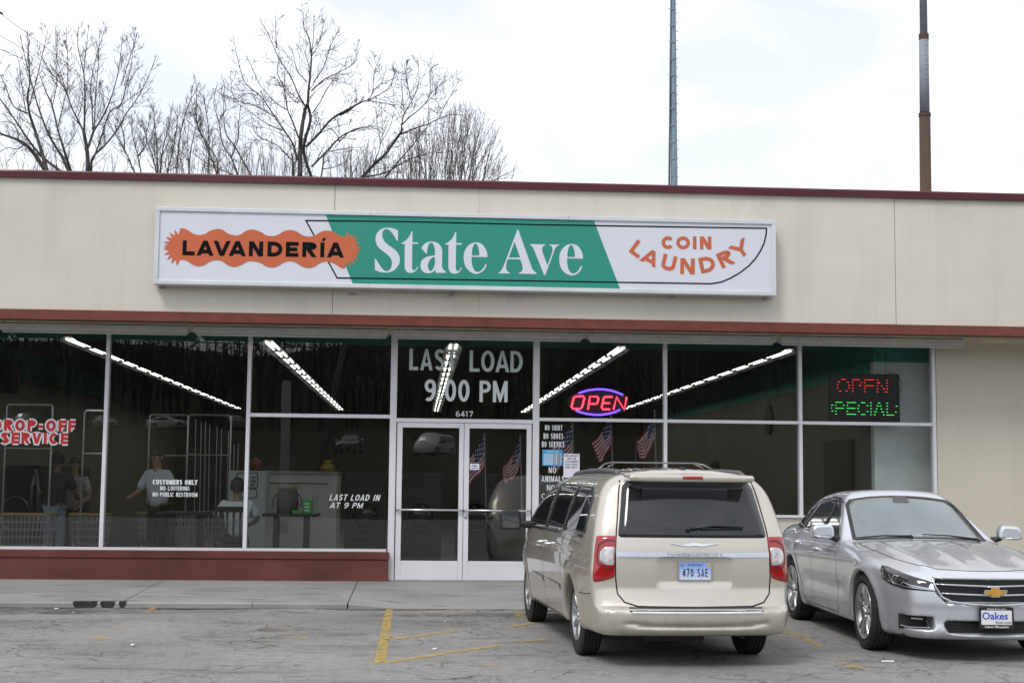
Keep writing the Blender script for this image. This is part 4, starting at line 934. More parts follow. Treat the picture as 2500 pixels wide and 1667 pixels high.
mb = MB(); mb.add([(XL, YF-.05, zcb), (XL, YF-.055, zct-.02), (XL, YF-.045, zct), (XL, YF+.35, zct+.01), (XL, YF+.35, zcb), (XR, YF-.05, zcb), (XR, YF-.055, zct-.02), (XR, YF-.045, zct), (XR, YF+.35, zct+.01), (XR, YF+.35, zcb)], [(0, 1, 6, 5), (1, 2, 7, 6), (2, 3, 8, 7), (0, 5, 9, 4), (3, 4, 9, 8), (0, 4, 3, 2, 1), (5, 6, 7, 8, 9)]); fixn(mb.build('coping', M_cop, B))
mb = MB(); mb.box(XL, XR, YF-.03, YF+.16, zbb, zbt); mb.build('trim_band', M_band, B)
zs = zbb+.004
M_bulk = plain('maroon_brown_stucco', (.115, .034, .026), .85, var=.35, scale=1.6, bump=.3)
mb = MB(); mb.box(XL, XR, YF+.16, YG+.02, zs, zs+.08); mb.build('soffit', M_soff, B)
mb = MB(); mb.box(XL, XR, YF+.165, YF+.18, zbb-.006, zs); mb.box(XL, XR, YF+.34, YF+.36, zs-.012, zs); mb.build('soffit_trim', plain('soffit_edge', (.30, .27, .20), .8), B)
mb = MB(); mb.box(XL, XR, YF+.35, 42, zcb-.15, zcb-.05); mb.build('roof', plain('roof_felt', (.12, .12, .12), .95), B)
# walls
xe = WP(2287, 1000, 19.86)[0]; zsill = WP(900, 1340, 19.86)[2]; zsr = WP(1915, 1257, 19.86)[2]
mb = MB(); mb.box(xe, XR, 19.86, 20.1, -.02, zs+.01); mb.build('wall', M_stu2, B)
xd0, xd1 = WP(956, 1100, 19.86)[0], WP(1309, 1100, 19.86)[0]
mb = MB(); mb.box(xd1+.05, xe-.002, 19.88, 20.05, -.02, zsr-.03); mb.build('wall', M_stu2, B)
mb = MB(); mb.box(xd1+.05, xe-.002, 19.84, 20.08, zsr-.032, zsr); mb.build('sill', M_alu, B)
xb1 = WP(948, 1380, 19.78)[0]
mb = MB(); mb.box(XL, xb1, 19.78, 20.05, -.02, zsill-.14); mb.build('bulkhead', M_bulk, B, bevel=.006)
mb = MB(); mb.box(XL, xb1+.006, 19.765, 20.05, zsill-.139, zsill-.035); mb.build('bulkhead_cap', M_bulk, B, bevel=.012)
mb = MB(); mb.box(XL, xd0-.05, 19.85, 20.0, zsill-.034, zsill); mb.build('sill', M_alu, B)
for xx in (XL, XR-.15): mb = MB(); mb.box(xx, xx+.15, 20.1 if xx > 0 else 19.95, 42, -.02, zcb-.2); mb.build('wall', M_stu2, B)
mb = MB(); mb.box(XL, XR, 41.8, 42, -.02, zcb-.2); mb.build('wall', M_stu2, B)
zh = WP(1250, 822, 19.86)[2]
def X(px, py=1000, Y=19.86): return WP(px, py, Y)[0]
# mullions
def vert(px, w, z0, z1, nm='mullion', y0=19.855, y1=19.975): mb = MB(); x = X(px, 1075); mb.box(x-w/2, x+w/2, y0, y1, z0, z1); mb.build(nm, M_alu, B, bevel=.004)
P = dict(m0=X(-88, 1075), m1=X(255.5, 1075), m2=X(604, 1075), d0=X(959, 1075), d1=X(1308.5, 1075), m3=X(1625, 1075), m4=X(1955.5, 1075), m5=X(2282.5, 1075))
for px in (-440, -88, 255.5, 604): vert(px, .052, zsill, zh)
vert(959, .09, .13, zh, 'door_post'); vert(1308.5, .09, .13, zh, 'door_post')
for px in (1625, 1955.5): vert(px, .048, zsr, zh)
vert(2282.5, .05, zsr, zh)
mb = MB(); mb.box(XL, xe, 19.852, 19.978, zh, zs+.01); mb.build('head_rail', M_alu, B)
ztl = WP(780, 1014.5, 19.86)[2]; ztr = WP(1450, 1025, 19.86)[2]; ztd = WP(1130, 1027, 19.86)[2]
def horiz(a, b, z, h, wa, wb): mb = MB(); mb.box(a+wa/2+.001, b-wb/2-.001, 19.86, 19.97, z-h/2, z+h/2); mb.build('transom', M_alu, B, bevel=.004)
horiz(P['m2'], P['d0'], ztl, .05, .052, .09); horiz(P['d0'], P['d1'], ztd, .052, .09, .09)
horiz(P['d1'], P['m3'], ztr, .045, .09, .048); horiz(P['m3'], P['m4'], ztr, .045, .048, .048); horiz(P['m4'], P['m5'], ztr, .045, .048, .05)
# panes
def glass_mat():
    m = MatB('shop_glass'); t = m.t; t.nodes.remove(m.b); o = t.nodes['Material Output']
    tr = m.n('ShaderNodeBsdfTransparent'); tr.inputs[0].default_value = (.70, .73, .72, 1); gl = m.n('ShaderNodeBsdfGlossy'); gl.inputs['Roughness'].default_value = 0.0; gl.inputs[0].default_value = (1, 1, 1, 1)
    bp = m.n('ShaderNodeBump'); bp.inputs['Strength'].default_value = .06; bp.inputs['Distance'].default_value = .02; m.l(m.noise(.8, 2, .5), bp.inputs['Height']); m.l(bp.outputs[0], gl.inputs['Normal'])
    lw = m.n('ShaderNodeLayerWeight'); lw.inputs['Blend'].default_value = .5; fr = m.math('ADD', m.math('MULTIPLY', m.math('POWER', lw.outputs['Facing'], 5.0), .93), .062); mx_ = m.n('ShaderNodeMixShader'); m.l(fr, mx_.inputs[0]); m.l(tr.outputs[0], mx_.inputs[1]); m.l(gl.outputs[0], mx_.inputs[2])
    df = m.n('ShaderNodeBsdfDiffuse'); df.inputs[0].default_value = (.35, .34, .31, 1); m2 = m.n('ShaderNodeMixShader'); dust = m.ramp(m.noise(1.3, 6, .65), [(.35, .001), (.75, .014)])
    m.l(dust, m2.inputs[0]); m.l(mx_.outputs[0], m2.inputs[1]); m.l(df.outputs[0], m2.inputs[2]); m.l(m2.outputs[0], o.inputs[0]); return m.m
M_pane = glass_mat()
def pane(x0, x1, z0, z1, y=YG): mb = MB(); mb.add([(x0, y, z0), (x1, y, z0), (x1, y, z1), (x0, y, z1)], [(0, 1, 2, 3)]); return mb.build('window_pane', M_pane, B)
h = .02
PN = dict(p00=pane(X(-440, 1075)+h, P['m0']-h, zsill, zh), p0=pane(P['m0']+h, P['m1']-h, zsill, zh), p1=pane(P['m1']+h, P['m2']-h, zsill, zh), p2l=pane(P['m2']+h, P['d0']-.04, zsill, ztl-.02), p2u=pane(P['m2']+h, P['d0']-.04, ztl+.02, zh),
 pdu=pane(P['d0']+.04, P['d1']-.04, ztd+.02, zh))
for k, a, b in (('p4', 'd1', 'm3'), ('p5', 'm3', 'm4'), ('p6', 'm4', 'm5')): PN[k+'l'] = pane(P[a]+.03, P[b]-.02, zsr, ztr-.02); PN[k+'u'] = pane(P[a]+.03, P[b]-.02, ztr+.02, zh)
# doors
M_bar = plain('push_bar_metal', (.62, .63, .65), .25, .85, var=.1)
def leaf(xa, xb, ga, gb, hand):
    z0, z1 = .145, ztd-.028; gz0, gz1 = WP(1050, 1368, YG)[2], WP(1050, 1044, YG)[2]; y0, y1 = 19.875, 19.92
    d = bpy.data.objects.new('door', None); C.objects.link(d); d.parent = B; WM[d.name] = Matrix.Identity(4)
    for nm, q in (('stile', (xa, ga, z0, z1)), ('stile', (gb, xb, z0, z1)), ('top_rail', (ga, gb, gz1, z1)), ('bottom_panel', (ga, gb, z0, gz0))):
        mb = MB(); mb.box(q[0]+.0006, q[1]-.0006, y0, y1, q[2], q[3]); mb.build(nm, M_alu, d, bevel=.002)
    mb = MB(); mb.add([(ga, 19.90, gz0), (gb, 19.90, gz0), (gb, 19.90, gz1), (ga, 19.90, gz1)], [(0, 1, 2, 3)]); mb.build('door_glass', M_pane, d)
    zb = WP(1050, 1244.5, 19.85)[2]; mb = MB(); mb.tube([(xa+.01, 19.87, zb), (xa+.015, 19.835, zb), (xb-.015, 19.835, zb), (xb-.01, 19.87, zb)], .014, 8); mb.build('push_bar', M_bar, d, smooth=True)
    return d
xc = X(1131.5, 1200); dl = leaf(X(967, 1200), xc-.003, X(980.5, 1200), X(1119.5, 1200), 1); dr = leaf(xc+.003, X(1297, 1200), X(1144.5, 1200), X(1285, 1200), -1)
p = WP(1137, 1261, 19.87); mb = MB(); mb.lathe([(.001, p[1]-.012), (.018, p[1]-.012), (.022, p[1]+.005)], 14, origin=(p[0], 0, p[2]), axis='y'); mb.build('lock', M_alud, dr, smooth=True)
mb = MB(); mb.box(P['d0']-.04, P['d1']+.04, 19.84, 19.98, .1315, .144); mb.build('threshold', M_alud, B)
# window lettering (vinyl on the glass)
M_vw = plain('white_vinyl', (.66, .70, .72), .5, var=.06, scale=1); M_vr = plain('red_vinyl', (.50, .015, .02), .5, var=.06); M_vg = plain('grey_vinyl', (.47, .55, .56), .5, var=.05)
YL = YG-.004
def vinyl(par, mat, *words, Y=YL, name='lettering'):
    for (txt, x0, x1, yt, yb), k in words:
        a = WP(x0, yt, Y); b = WP(x0, yb, Y); c_ = WP(x1, yb, Y)
        for lt in letters2d(txt, c_[0]-a[0], a[2]-b[2], **k):
            mb = MB(); put2d(mb, lt, (a[0], Y, b[2]), (1, 0, 0), (0, 0, 1), (0, -1, 0), .0003); mb.build(name, mat, par)
def wd(text, x0, x1, yt, yb, **k): return ((text, x0, x1, yt, yb), k)
for txt, q in (('DROP-OFF', (-18, 184, 1023.5, 1051)), ('SERVICE', (3, 166, 1055, 1082))):
    vinyl(PN['p0'], M_vw, wd(txt, *q, t=.27, gap=.22, grow=.040), Y=YL+.0015); vinyl(PN['p0'], M_vr, wd(txt, *q, t=.27, gap=.22), Y=YL-.001)
vinyl(PN['p1'], M_vw, wd('CUSTOMERS ONLY', 373, 482, 1170, 1182, t=.24, gap=.10), ); vinyl(PN['p1'], M_vw, wd('NO LOITERING', 391, 463, 1186, 1196.5, t=.17, gap=.10)); vinyl(PN['p1'], M_vw, wd('NO PUBLIC RESTROOM', 373, 482, 1201, 1211.5, t=.17, gap=.09))
vinyl(PN['p2l'], M_vw, wd('LAST LOAD IN', 804, 925, 1206, 1221, t=.16, gap=.18, shear=.28)); vinyl(PN['p2l'], M_vw, wd('AT 9 PM', 805, 884, 1226, 1239.5, t=.16, gap=.16, shear=.28))
vinyl(PN['pdu'], M_vg, wd('LAST', 1000, 1115, 851, 903, t=.155, gap=.11)); vinyl(PN['pdu'], M_vg, wd('LOAD', 1147, 1276, 855, 907, t=.155, gap=.07))
vinyl(PN['pdu'], M_vw, wd('9:00', 1037, 1146, 925.5, 979, t=.155, gap=.10)); vinyl(PN['pdu'], M_vw, wd('PM', 1171, 1239, 929, 981, t=.155, gap=.10)); vinyl(PN['pdu'], M_vw, wd('6417', 1113, 1155, 1003, 1016.5, t=.16, gap=.14))
for w_ in (('NO SHIRT', 1330.5, 1373, 1037, 1050), ('NO SHOES', 1327, 1375, 1057, 1071), ('NO SERVICE', 1323, 1378, 1077, 1091), ('NO', 1339.5, 1358, 1140, 1154.5), ('ANIMALS', 1322, 1378, 1161, 1175.5), ('NO', 1335, 1355, 1183, 1197), ('C', 1322, 1332, 1204, 1217)):
    vinyl(PN['p4l'], M_vw, wd(*w_, t=.15, gap=.13))

# paper notices and poster (inside the glass, readable from the street)
YP = YG-.006
M_paper = plain('notice_paper', (.72, .72, .78), .8, var=.04); M_ink = plain('notice_ink', (.03, .03, .06), .8, var=.05)
def sheet(name, label, cat, x0, y0, x1, y1, mat, Y=YP, d=.003):
    a, b = WP(x0, y0, Y), WP(x1, y1, Y); mb = MB(); mb.box(a[0], b[0], Y, Y+d, b[2], a[2]); o = mb.build(name, mat); tag(o, label, cat); WM[o.name] = Matrix.Identity(4); return o, a, b
o, a, b = sheet('window_notice', 'white paper notice with block capitals taped in the window above the minivan', 'notice', 1376, 1107, 1415, 1166, M_paper)
for txt, y, w0, w1 in (('FREE DRYER\'S', 1112, 1378, 1412), ('ARE FOR', 1119, 1385, 1406), ('CUSTOMERS', 1126, 1379.5, 1411), ('THAT WASH', 1133, 1380, 1410), ('HERE ONLY!', 1140, 1380, 1410)):
    mb = MB(); wword(mb, txt, w0, w1, y-2.1, y+2.3, YP-.001, t=.17, gap=.14); mb.build('notice_lettering', M_ink, o)
blu = plain('poster_blue', (.05, .30, .62), .6, var=.08); blp = plain('poster_pale', (.30, .52, .70), .6, var=.05)
o, a, b = sheet('price_poster', 'blue price list poster with rows of black figures in the window right of the doors', 'poster', 1324, 1097, 1373, 1137, blu)
def rect(mb, x0, y0, x1, y1, Y): A, B_ = WP(x0, y0, Y), WP(x1, y1, Y); mb.add([(A[0], Y, B_[2]), (B_[0], Y, B_[2]), (B_[0], Y, A[2]), (A[0], Y, A[2])], [(0, 1, 2, 3)])
mb = MB(); rect(mb, 1327, 1106, 1370, 1134.5, YP-.001); mb.build('poster_panel', blp, o)
mb = MB()
for i in range(6): rect(mb, 1349, 1107.5+i*4.6, 1370, 1110.2+i*4.6, YP-.0015)
mb.build('price_row', plain('poster_yellow', (.62, .58, .40), .6), o)['kind'] = 'stuff'
mb = MB()
for i in range(6):
    for (x0, x1) in ((1350.5, 1353), (1354, 1356.5), (1360, 1362.5), (1363.5, 1368)): rect(mb, x0, 1107.7+i*4.6, x1, 1110+i*4.6, YP-.002)
mb.build('price_figures', M_ink, o)['kind'] = 'stuff'
mb = MB(); wword(mb, 'DRYER PRICES', 1333, 1365, 1099.5, 1103.5, YP-.002, t=.18, gap=.16) if False else rect(mb, 1333, 1100, 1364, 1103.5, YP-.002); mb.build('poster_heading', blp, o)
o, a, b = sheet('door_sticker', 'small white sticker at the top left of the right door glass', 'sticker', 1147.5, 1131.5, 1170, 1146.5, M_paper, 19.894, .002)
mb = MB(); rect(mb, 1153, 1135, 1165, 1138, 19.893); rect(mb, 1151, 1141, 1167, 1143, 19.893); mb.build('sticker_print', plain('sticker_blue', (.08, .12, .40), .6), o)

# strip lights under the canopy
M_hous = plain('enamel_grey', (.58, .58, .57), .45, var=.18, scale=5); M_rust = plain('rusty_clip', (.16, .10, .06), .8, var=.4, scale=20)
YT = 19.50; mb = MB(); mb.box(XL, XR, YT+.055, YT+.075, WP(1250, 812, YT)[2]-.02, zs-.001); mb.build('added_strip_board', M_soff, B); jx = [WP(p_, 818, YT)[0] for p_ in (-10, 466, 954, 1430, 1900, 2362)]; L8 = (jx[5]-jx[0])/5  # upright board added so a lit beige strip shows under the canopy
wh = ('at the left edge of the picture', 'over the window lettering CUSTOMERS ONLY', 'over the doors', 'over the neon OPEN sign', 'over the dot matrix sign', 'at the right edge over the blank wall'); zl0, zl1 = WP(1250, 827, YT)[2], WP(1250, 812, YT)[2]
for i in range(6):
    x0 = jx[0]+L8*(i-1 if False else i)-L8 if i == 0 else jx[i-1]; x1 = x0+L8 if i else jx[0]
    xa, xb_ = (jx[0]-L8+.0, jx[0]) if i == 0 else (jx[i-1], jx[i]); xa += .035; xb_ -= .035
    t = thing('canopy_strip_light', 'unlit grey strip light under the canopy '+wh[i], 'strip light', ((xa+xb_)/2, YT, zl0), 0, 'strip lights in a row under the canopy')
    mb = MB(); mb.box(xa, xb_, YT, YT+.16, zl0+.01, zl1-.004); mb.build('housing', M_hous, t, bevel=.01)
    mb = MB(); mb.box(xa-.004, xb_+.004, YT-.01, YT+.17, zl1-.004, zl1+.008); mb.build('rim', M_alu, t)
    mb = MB(); mb.tube([(xa+.03, YT+.07, zl0-.004), (xb_-.03, YT+.07, zl0-.004)], .019, 10); mb.build('tube', plain('lamp_tube_off', (.52, .53, .52), .35, var=.05), t, smooth=True)
    for k in range(6): cx = xa+.06+(xb_-xa-.12)*k/5; mb = MB(); mb.box(cx-.012, cx+.012, YT-.004, YT+.05, zl1+.008, zs); mb.box(cx-.028, cx+.028, YT-.012, YT-.004, zl1+.009, zl1+.045); mb.build('clip', M_rust, t)
# sign box
def SP(px, py, Y=YS): return WP(px, py, Y)
sx0, sx1 = SP(377.5, 600)[0], SP(1893.5, 630)[0]; sz1, sz0 = SP(1135, 522)[2], SP(1135, 708)[2]
SG = thing('shop_sign', 'long white and green box sign with orange lettering fixed on the beige fascia', 'sign', ((sx0+sx1)/2, YF, sz0))
M_sfr = plain('sign_frame_white', (.64, .66, .69), .4, .1, var=.1, scale=2)
mb = MB(); mb.box(sx0+.02, sx1-.02, YS+.03, YF-.004, sz0+.02, sz1-.02); mb.build('sign_case', plain('case_grey', (.45, .45, .44), .5), SG)
fw = .055
for q in ((sx0, sx1, sz1-fw, sz1), (sx0, sx1, sz0, sz0+fw)):
    c3 = [sx0, sx0+(sx1-sx0)*.34, sx0+(sx1-sx0)*.66, sx1]
    for k in range(3): mb = MB(); mb.box(c3[k]+(.001 if k else 0), c3[k+1]-(.001 if k < 2 else 0), YS-.022, YF-.02, q[2], q[3]); mb.build('frame_rail', M_sfr, SG, bevel=.006)
for q in ((sx0, sx0+fw), (sx1-fw, sx1)): mb = MB(); mb.box(q[0]+.0005, q[1], YS-.0215, YF-.021, sz0+fw, sz1-fw); mb.build('frame_rail', M_sfr, SG)
mb = MB(); mb.box(sx0+fw-.005, sx1-fw+.005, YS, YS+.02, sz0+fw-.005, sz1-fw+.005); face = mb.build('sign_face', plain('sign_white', (.66, .69, .75), .35, var=.03, scale=1), SG)
for xx in (sx0+.06, sx1-.12, sx1-1.4, 0.4): mb = MB(); mb.box(xx, xx+.04, YF-.05, YF-.005, sz0-.035, sz0-.001); mb.build('bracket', M_alud, SG)
M_grn = plain('sign_green', (.016, .265, .195), .35, var=.04, scale=1); M_org = plain('sign_orange', (.56, .125, .045), .35, var=.05, scale=1.5); M_blk = plain('sign_black', (.006, .007, .009), .6, var=.03, Specular_IOR_Level=.08)
def art(name, loops, mat, lift, par=face):
    off = lambda u, v: (lambda p_: (p_[0], YS-lift, p_[2]))(SP(u, v, YS-lift))
    fl = [[(a_, -b_) for a_, b_ in L] for L in loops]
    o = fill2d(name, fl, mat, lambda u, v: off(u, -v), par)
    n = o.data.polygons[0].normal
    if n.y > 0: o.data.flip_normals()
    return o
ztop, zbot = sz1-fw, sz0+fw
def yat(px, z): # photo row of height z at column px on the sign plane
    lo_, hi_ = 300, 1000
    for _ in range(30):
        m_ = (lo_+hi_)/2
        if SP(px, m_)[2] > z: lo_ = m_
        else: hi_ = m_
    return (lo_+hi_)/2
art('green_panel', [[(795, yat(795, ztop)), (1450, yat(1450, ztop)), (1514, yat(1514, zbot)), (861, yat(861, zbot))]], M_grn, .0015)
# thin black outline: lies over the green, under the orange
def band(px_pts, w, closed=True):
    P_ = px_pts+([px_pts[0]] if closed else []); mb = MB()
    for k, q in enumerate(strip2(P_, w)):
        vs = [SP(a_, b_, YS-.003-.0002*(k % 3)) for a_, b_ in q]; f_ = (0, 1, 2, 3)
        if np.cross(vs[1]-vs[0], vs[2]-vs[0])[1] > 0: f_ = f_[::-1]
        mb.add(vs, [f_])
    return mb
s3 = 400/2352
L = [(747, 538.5), (1000, 541.5), (1300, 548.5), (1871.5, 557.5), (1869, 585), (1862, 606), (1846, 630), (1823, 652), (1797, 671), (1768, 684), (1735, 691.5), (1500, 689.5), (1100, 683), (823, 678.5)]
L = L[:3]+[(1871.5, 557.5)]+[(1500+a_*s3, 530+b_*s3) for a_, b_ in ((2178, 250), (2150, 370), (2100, 480), (2030, 590), (1930, 700), (1800, 800), (1660, 880), (1540, 930), (1400, 956))]+[(1500, 689), (1100, 682.5), (823, 678.5)]
band(L, 3.4).build('outline', M_blk, face)
# orange cloud shape
s1 = 260/2352; A1 = lambda a_, b_: (380+a_*s1, 540+b_*s1); s2 = 280/2352; A2 = lambda a_, b_: (620+a_*s2, 540+b_*s2)
up = [A1(545, 155), A1(640, 165), A1(740, 215), A1(840, 280), A1(960, 304), A1(1080, 285), A1(1200, 215), A1(1350, 172), A1(1480, 195), A1(1600, 275), A1(1760, 315), A1(1880, 290), A1(2000, 215), A1(2150, 183), A2(140, 220), A2(240, 285), A2(370, 305), A2(480, 285), A2(620, 205), A2(760, 182), A2(880, 215), A2(990, 285), A2(1120, 318), A2(1250, 290), A2(1370, 220), A2(1490, 193), A2(1620, 215), A2(1740, 290), A2(1870, 325)]
rs = [(1925, 205), (1945, 322), (2035, 258), (2015, 355), (2130, 322), (2065, 430), (2178, 430), (2090, 490), (2190, 545), (2110, 560), (2200, 575), (2120, 590), (2195, 610), (2100, 640), (2178, 685), (2075, 700), (2140, 795), (2035, 765), (2065, 885), (1965, 815), (1975, 945), (1905, 850)]
dn = [A2(1862, 968), A2(1770, 950), A2(1640, 865), A2(1500, 830), A2(1370, 850), A2(1230, 935), A2(1110, 958), A2(990, 930), A2(860, 850), A2(740, 822), A2(620, 845), A2(480, 925), A2(360, 948), A2(240, 920), A2(110, 845), A1(2050, 885), A1(1900, 960), A1(1740, 1008), A1(1600, 975), A1(1460, 880), A1(1330, 862), A1(1200, 890), A1(1080, 965), A1(940, 996), A1(820, 960), A1(690, 875), A1(550, 848)]
ls = [(465, 985), (445, 850), (340, 940), (375, 800), (245, 850), (320, 740), (180, 738), (298, 660), (165, 618), (275, 606), (170, 597), (270, 590), (165, 575), (270, 572), (165, 560), (272, 555), (170, 545), (280, 538), (172, 528), (290, 520), (170, 460), (318, 445), (215, 340), (358, 375), (300, 240), (425, 325), (418, 180), (505, 300)]
def cat(pts, n=5):
    r_ = []
    for i in range(len(pts)-1):
        p0, p1, p2, p3 = [np.array(pts[max(0, min(len(pts)-1, k))]) for k in (i-1, i, i+1, i+2)]
        for k in range(n): u = k/n; r_.append(tuple(.5*((2*p1)+(-p0+p2)*u+(2*p0-5*p1+4*p2-p3)*u*u+(-p0+3*p1-3*p2+p3)*u**3)))
    return r_+[tuple(pts[-1])]
art('orange_badge', [cat(up)+[A2(*q) for q in rs]+cat(dn)+[A1(*q) for q in ls]], M_org, .0045)
def pword(name, text, xs, yt, yb, mat, lift, t, par=face, slope=0.0, cap=None):
    "letters one by one at given photo extents; xs = [(x0, x1), ...]"
    for ch, (xa, xb_), in zip(text, xs):
        mb = MB(); dy = slope*(xa-xs[0][0]); wword(mb, ch, xa, xb_, yt+dy, yb+dy, YS-lift, t=t, gap=0); mb.build(name, mat, par)
LV = [A1(600, 0)[0], A1(860, 0)[0], A1(920, 0)[0], A1(1270, 0)[0], A1(1290, 0)[0], A1(1640, 0)[0], A1(1630, 0)[0], A1(1985, 0)[0], A1(2065, 0)[0], A2(185, 0)[0], A2(282, 0)[0], A2(580, 0)[0], A2(658, 0)[0], A2(912, 0)[0], A2(995, 0)[0], A2(1280, 0)[0], A2(1360, 0)[0], A2(1445, 0)[0], A2(1510, 0)[0], A2(1838, 0)[0]]
pword('lettering', 'LAVANDERIA', [(LV[i], LV[i+1]) for i in range(0, 20, 2)], A1(0, 422)[1], A1(0, 752)[1], M_blk, .006, .265, slope=(A2(0, 742)[1]-A1(0, 752)[1])/(LV[18]-LV[0]))
art('accent', [[A2(1385, 410), A2(1445, 410), A2(1485, 345), A2(1420, 340)]], M_blk, .006)
# State Ave, traced
q1 = 300/2352; T1 = lambda *p_: p_ if p_[0] != 'c' else p_
def tr(pts, ox, oy=540):
    r_ = []
    for p_ in pts:
        if p_[0] == 'c': r_.append(('c', ox+p_[1]*q1, oy+p_[2]*q1))
        else: r_.append((ox+p_[0]*q1, oy+p_[1]*q1))
    return bez(r_, 6)
c = 'c'
S_ = [(c, 562, 183), (480, 142), (380, 127), (270, 140), (180, 200), (138, 290), (135, 380), (160, 460), (220, 535), (310, 600), (390, 670), (435, 740), (445, 820), (425, 900), (385, 945), (345, 957), (290, 935), (230, 870), (180, 790), (c, 135, 722), (c, 117, 722), (c, 122, 932), (200, 968), (300, 983), (400, 978), (490, 935), (560, 860), (595, 770), (590, 680), (550, 600), (480, 530), (390, 465), (310, 395), (268, 310), (262, 235), (290, 170), (340, 152), (390, 168), (440, 215), (490, 285), (c, 540, 372), (c, 562, 378)]
t_ = [(c, 820, 192), (c, 838, 198), (c, 838, 407), (c, 947, 407), (c, 947, 435), (c, 835, 435), (c, 830, 850), (835, 910), (862, 943), (900, 925), (c, 935, 868), (c, 950, 882), (915, 935), (870, 975), (805, 992), (740, 975), (700, 920), (690, 850), (c, 692, 435), (c, 625, 435), (c, 625, 420), (690, 385), (750, 330), (790, 270)]
t2 = [(p_[0], p_[1]+838, p_[2]+14) if p_[0] == 'c' else (p_[0]+838, p_[1]+14) for p_ in t_]
a_ = [(c, 1010, 517), (1060, 445), (1130, 402), (1210, 392), (1300, 408), (1370, 465), (1405, 550), (c, 1408, 620), (c, 1405, 830), (1415, 900), (c, 1480, 968), (c, 1480, 986), (c, 1285, 990), (c, 1275, 920), (1235, 970), (1180, 993), (1110, 995), (1040, 965), (1000, 900), (993, 830), (1020, 750), (1080, 700), (1160, 672), (c, 1268, 658), (c, 1270, 560), (1255, 480), (1230, 430), (1195, 415), (1155, 440), (1130, 500), (c, 1117, 620), (c, 1100, 622)]
a_h = [(c, 1268, 686), (1210, 705), (1160, 760), (1135, 840), (1140, 900), (1165, 945), (1190, 953), (1225, 925), (1255, 870), (c, 1270, 800)]
e_ = [(c, 2272, 690), (c, 1970, 682), (1972, 780), (1990, 870), (2030, 945), (2080, 972), (2140, 955), (2190, 905), (c, 2238, 822), (c, 2258, 832), (2220, 920), (2150, 985), (2060, 1010), (1970, 985), (1890, 920), (1840, 830), (1820, 710), (1830, 600), (1880, 500), (1960, 430), (2060, 407), (2160, 435), (2230, 520), (2265, 600)]
e_h = [(c, 1975, 658), (1980, 560), (2005, 470), (2048, 428), (2085, 465), (2112, 560), (c, 2118, 658)]
A_ = [(c, 497, 163), (c, 512, 163), (c, 700, 690), (c, 760, 860), (800, 940), (c, 862, 992), (c, 862, 1012), (c, 525, 1005), (c, 525, 990), (575, 960), (597, 905), (590, 850), (c, 552, 732), (c, 312, 728), (290, 790), (280, 880), (295, 945), (c, 350, 985), (c, 350, 1002), (c, 132, 998), (c, 132, 985), (180, 950), (220, 880), (c, 262, 780)]
A_h = [(c, 443, 395), (c, 330, 697), (c, 548, 700)]
v_ = [(c, 740, 440), (c, 1030, 445), (c, 1030, 460), (990, 480), (970, 520), (980, 600), (c, 1072, 845), (c, 1165, 590), (1168, 530), (1150, 480), (c, 1105, 462), (c, 1103, 446), (c, 1295, 450), (c, 1293, 467), (1240, 490), (1210, 540), (c, 1190, 600), (c, 1028, 1032), (c, 1008, 1032), (c, 850, 640), (820, 560), (790, 500), (c, 740, 458)]
e2 = [(p_[0], p_[1]-523, p_[2]+30) if p_[0] == 'c' else (p_[0]-523, p_[1]+30) for p_ in e_]; e2h = [(p_[0], p_[1]-523, p_[2]+30) if p_[0] == 'c' else (p_[0]-523, p_[1]+30) for p_ in e_h]
M_sw = plain('sign_letter_white', (.66, .69, .76), .4, var=.03)
for loops, ox in (([S_], 900), ([t_], 900), ([a_, a_h], 900), ([t2], 900), ([e_, e_h], 900), ([A_, A_h], 1200), ([v_], 1200), ([e2, e2h], 1200)): art('lettering', [tr(l_, ox) for l_ in loops], M_sw, .0035)
# COIN LAUNDRY
Z3 = lambda a_, b_: (1500+a_*s3, 530+b_*s3)
pword('lettering', 'COIN', [(Z3(678, 0)[0], Z3(857, 0)[0]), (Z3(888, 0)[0], Z3(1085, 0)[0]), (Z3(1125, 0)[0], Z3(1180, 0)[0]), (Z3(1228, 0)[0], Z3(1392, 0)[0])], Z3(0, 273)[1], Z3(0, 458)[1], M_org, .003, .27, slope=.008)
for ch, (bx, by), (ex_, ey_), ht in (('L', (203, 497), (340, 597), 222), ('A', (365, 622), (582, 728), 215), ('U', (658, 740), (855, 790), 225), ('N', (945, 815), (1152, 822), 226), ('D', (1250, 812), (1465, 768), 226), ('R', (1552, 742), (1735, 657), 226), ('Y', (1758, 630), (1990, 478), 226)):
    a0, b0 = Z3(bx, by), Z3(ex_, ey_)
    A0, B0 = SP(*a0, YS-.003), SP(*b0, YS-.003); d_ = (B0-A0)/np.linalg.norm(B0-A0); n_ = np.array([-d_[2], 0, d_[0]]); sc_ = np.linalg.norm(SP(1700, 600)-SP(1701, 600))
    mb = MB(); put2d(mb, word2d(ch, np.linalg.norm(B0-A0), ht*s3*sc_, .24, 0), A0, d_, n_, (0, -1, 0), .0003); mb.build('lettering', M_org, face)
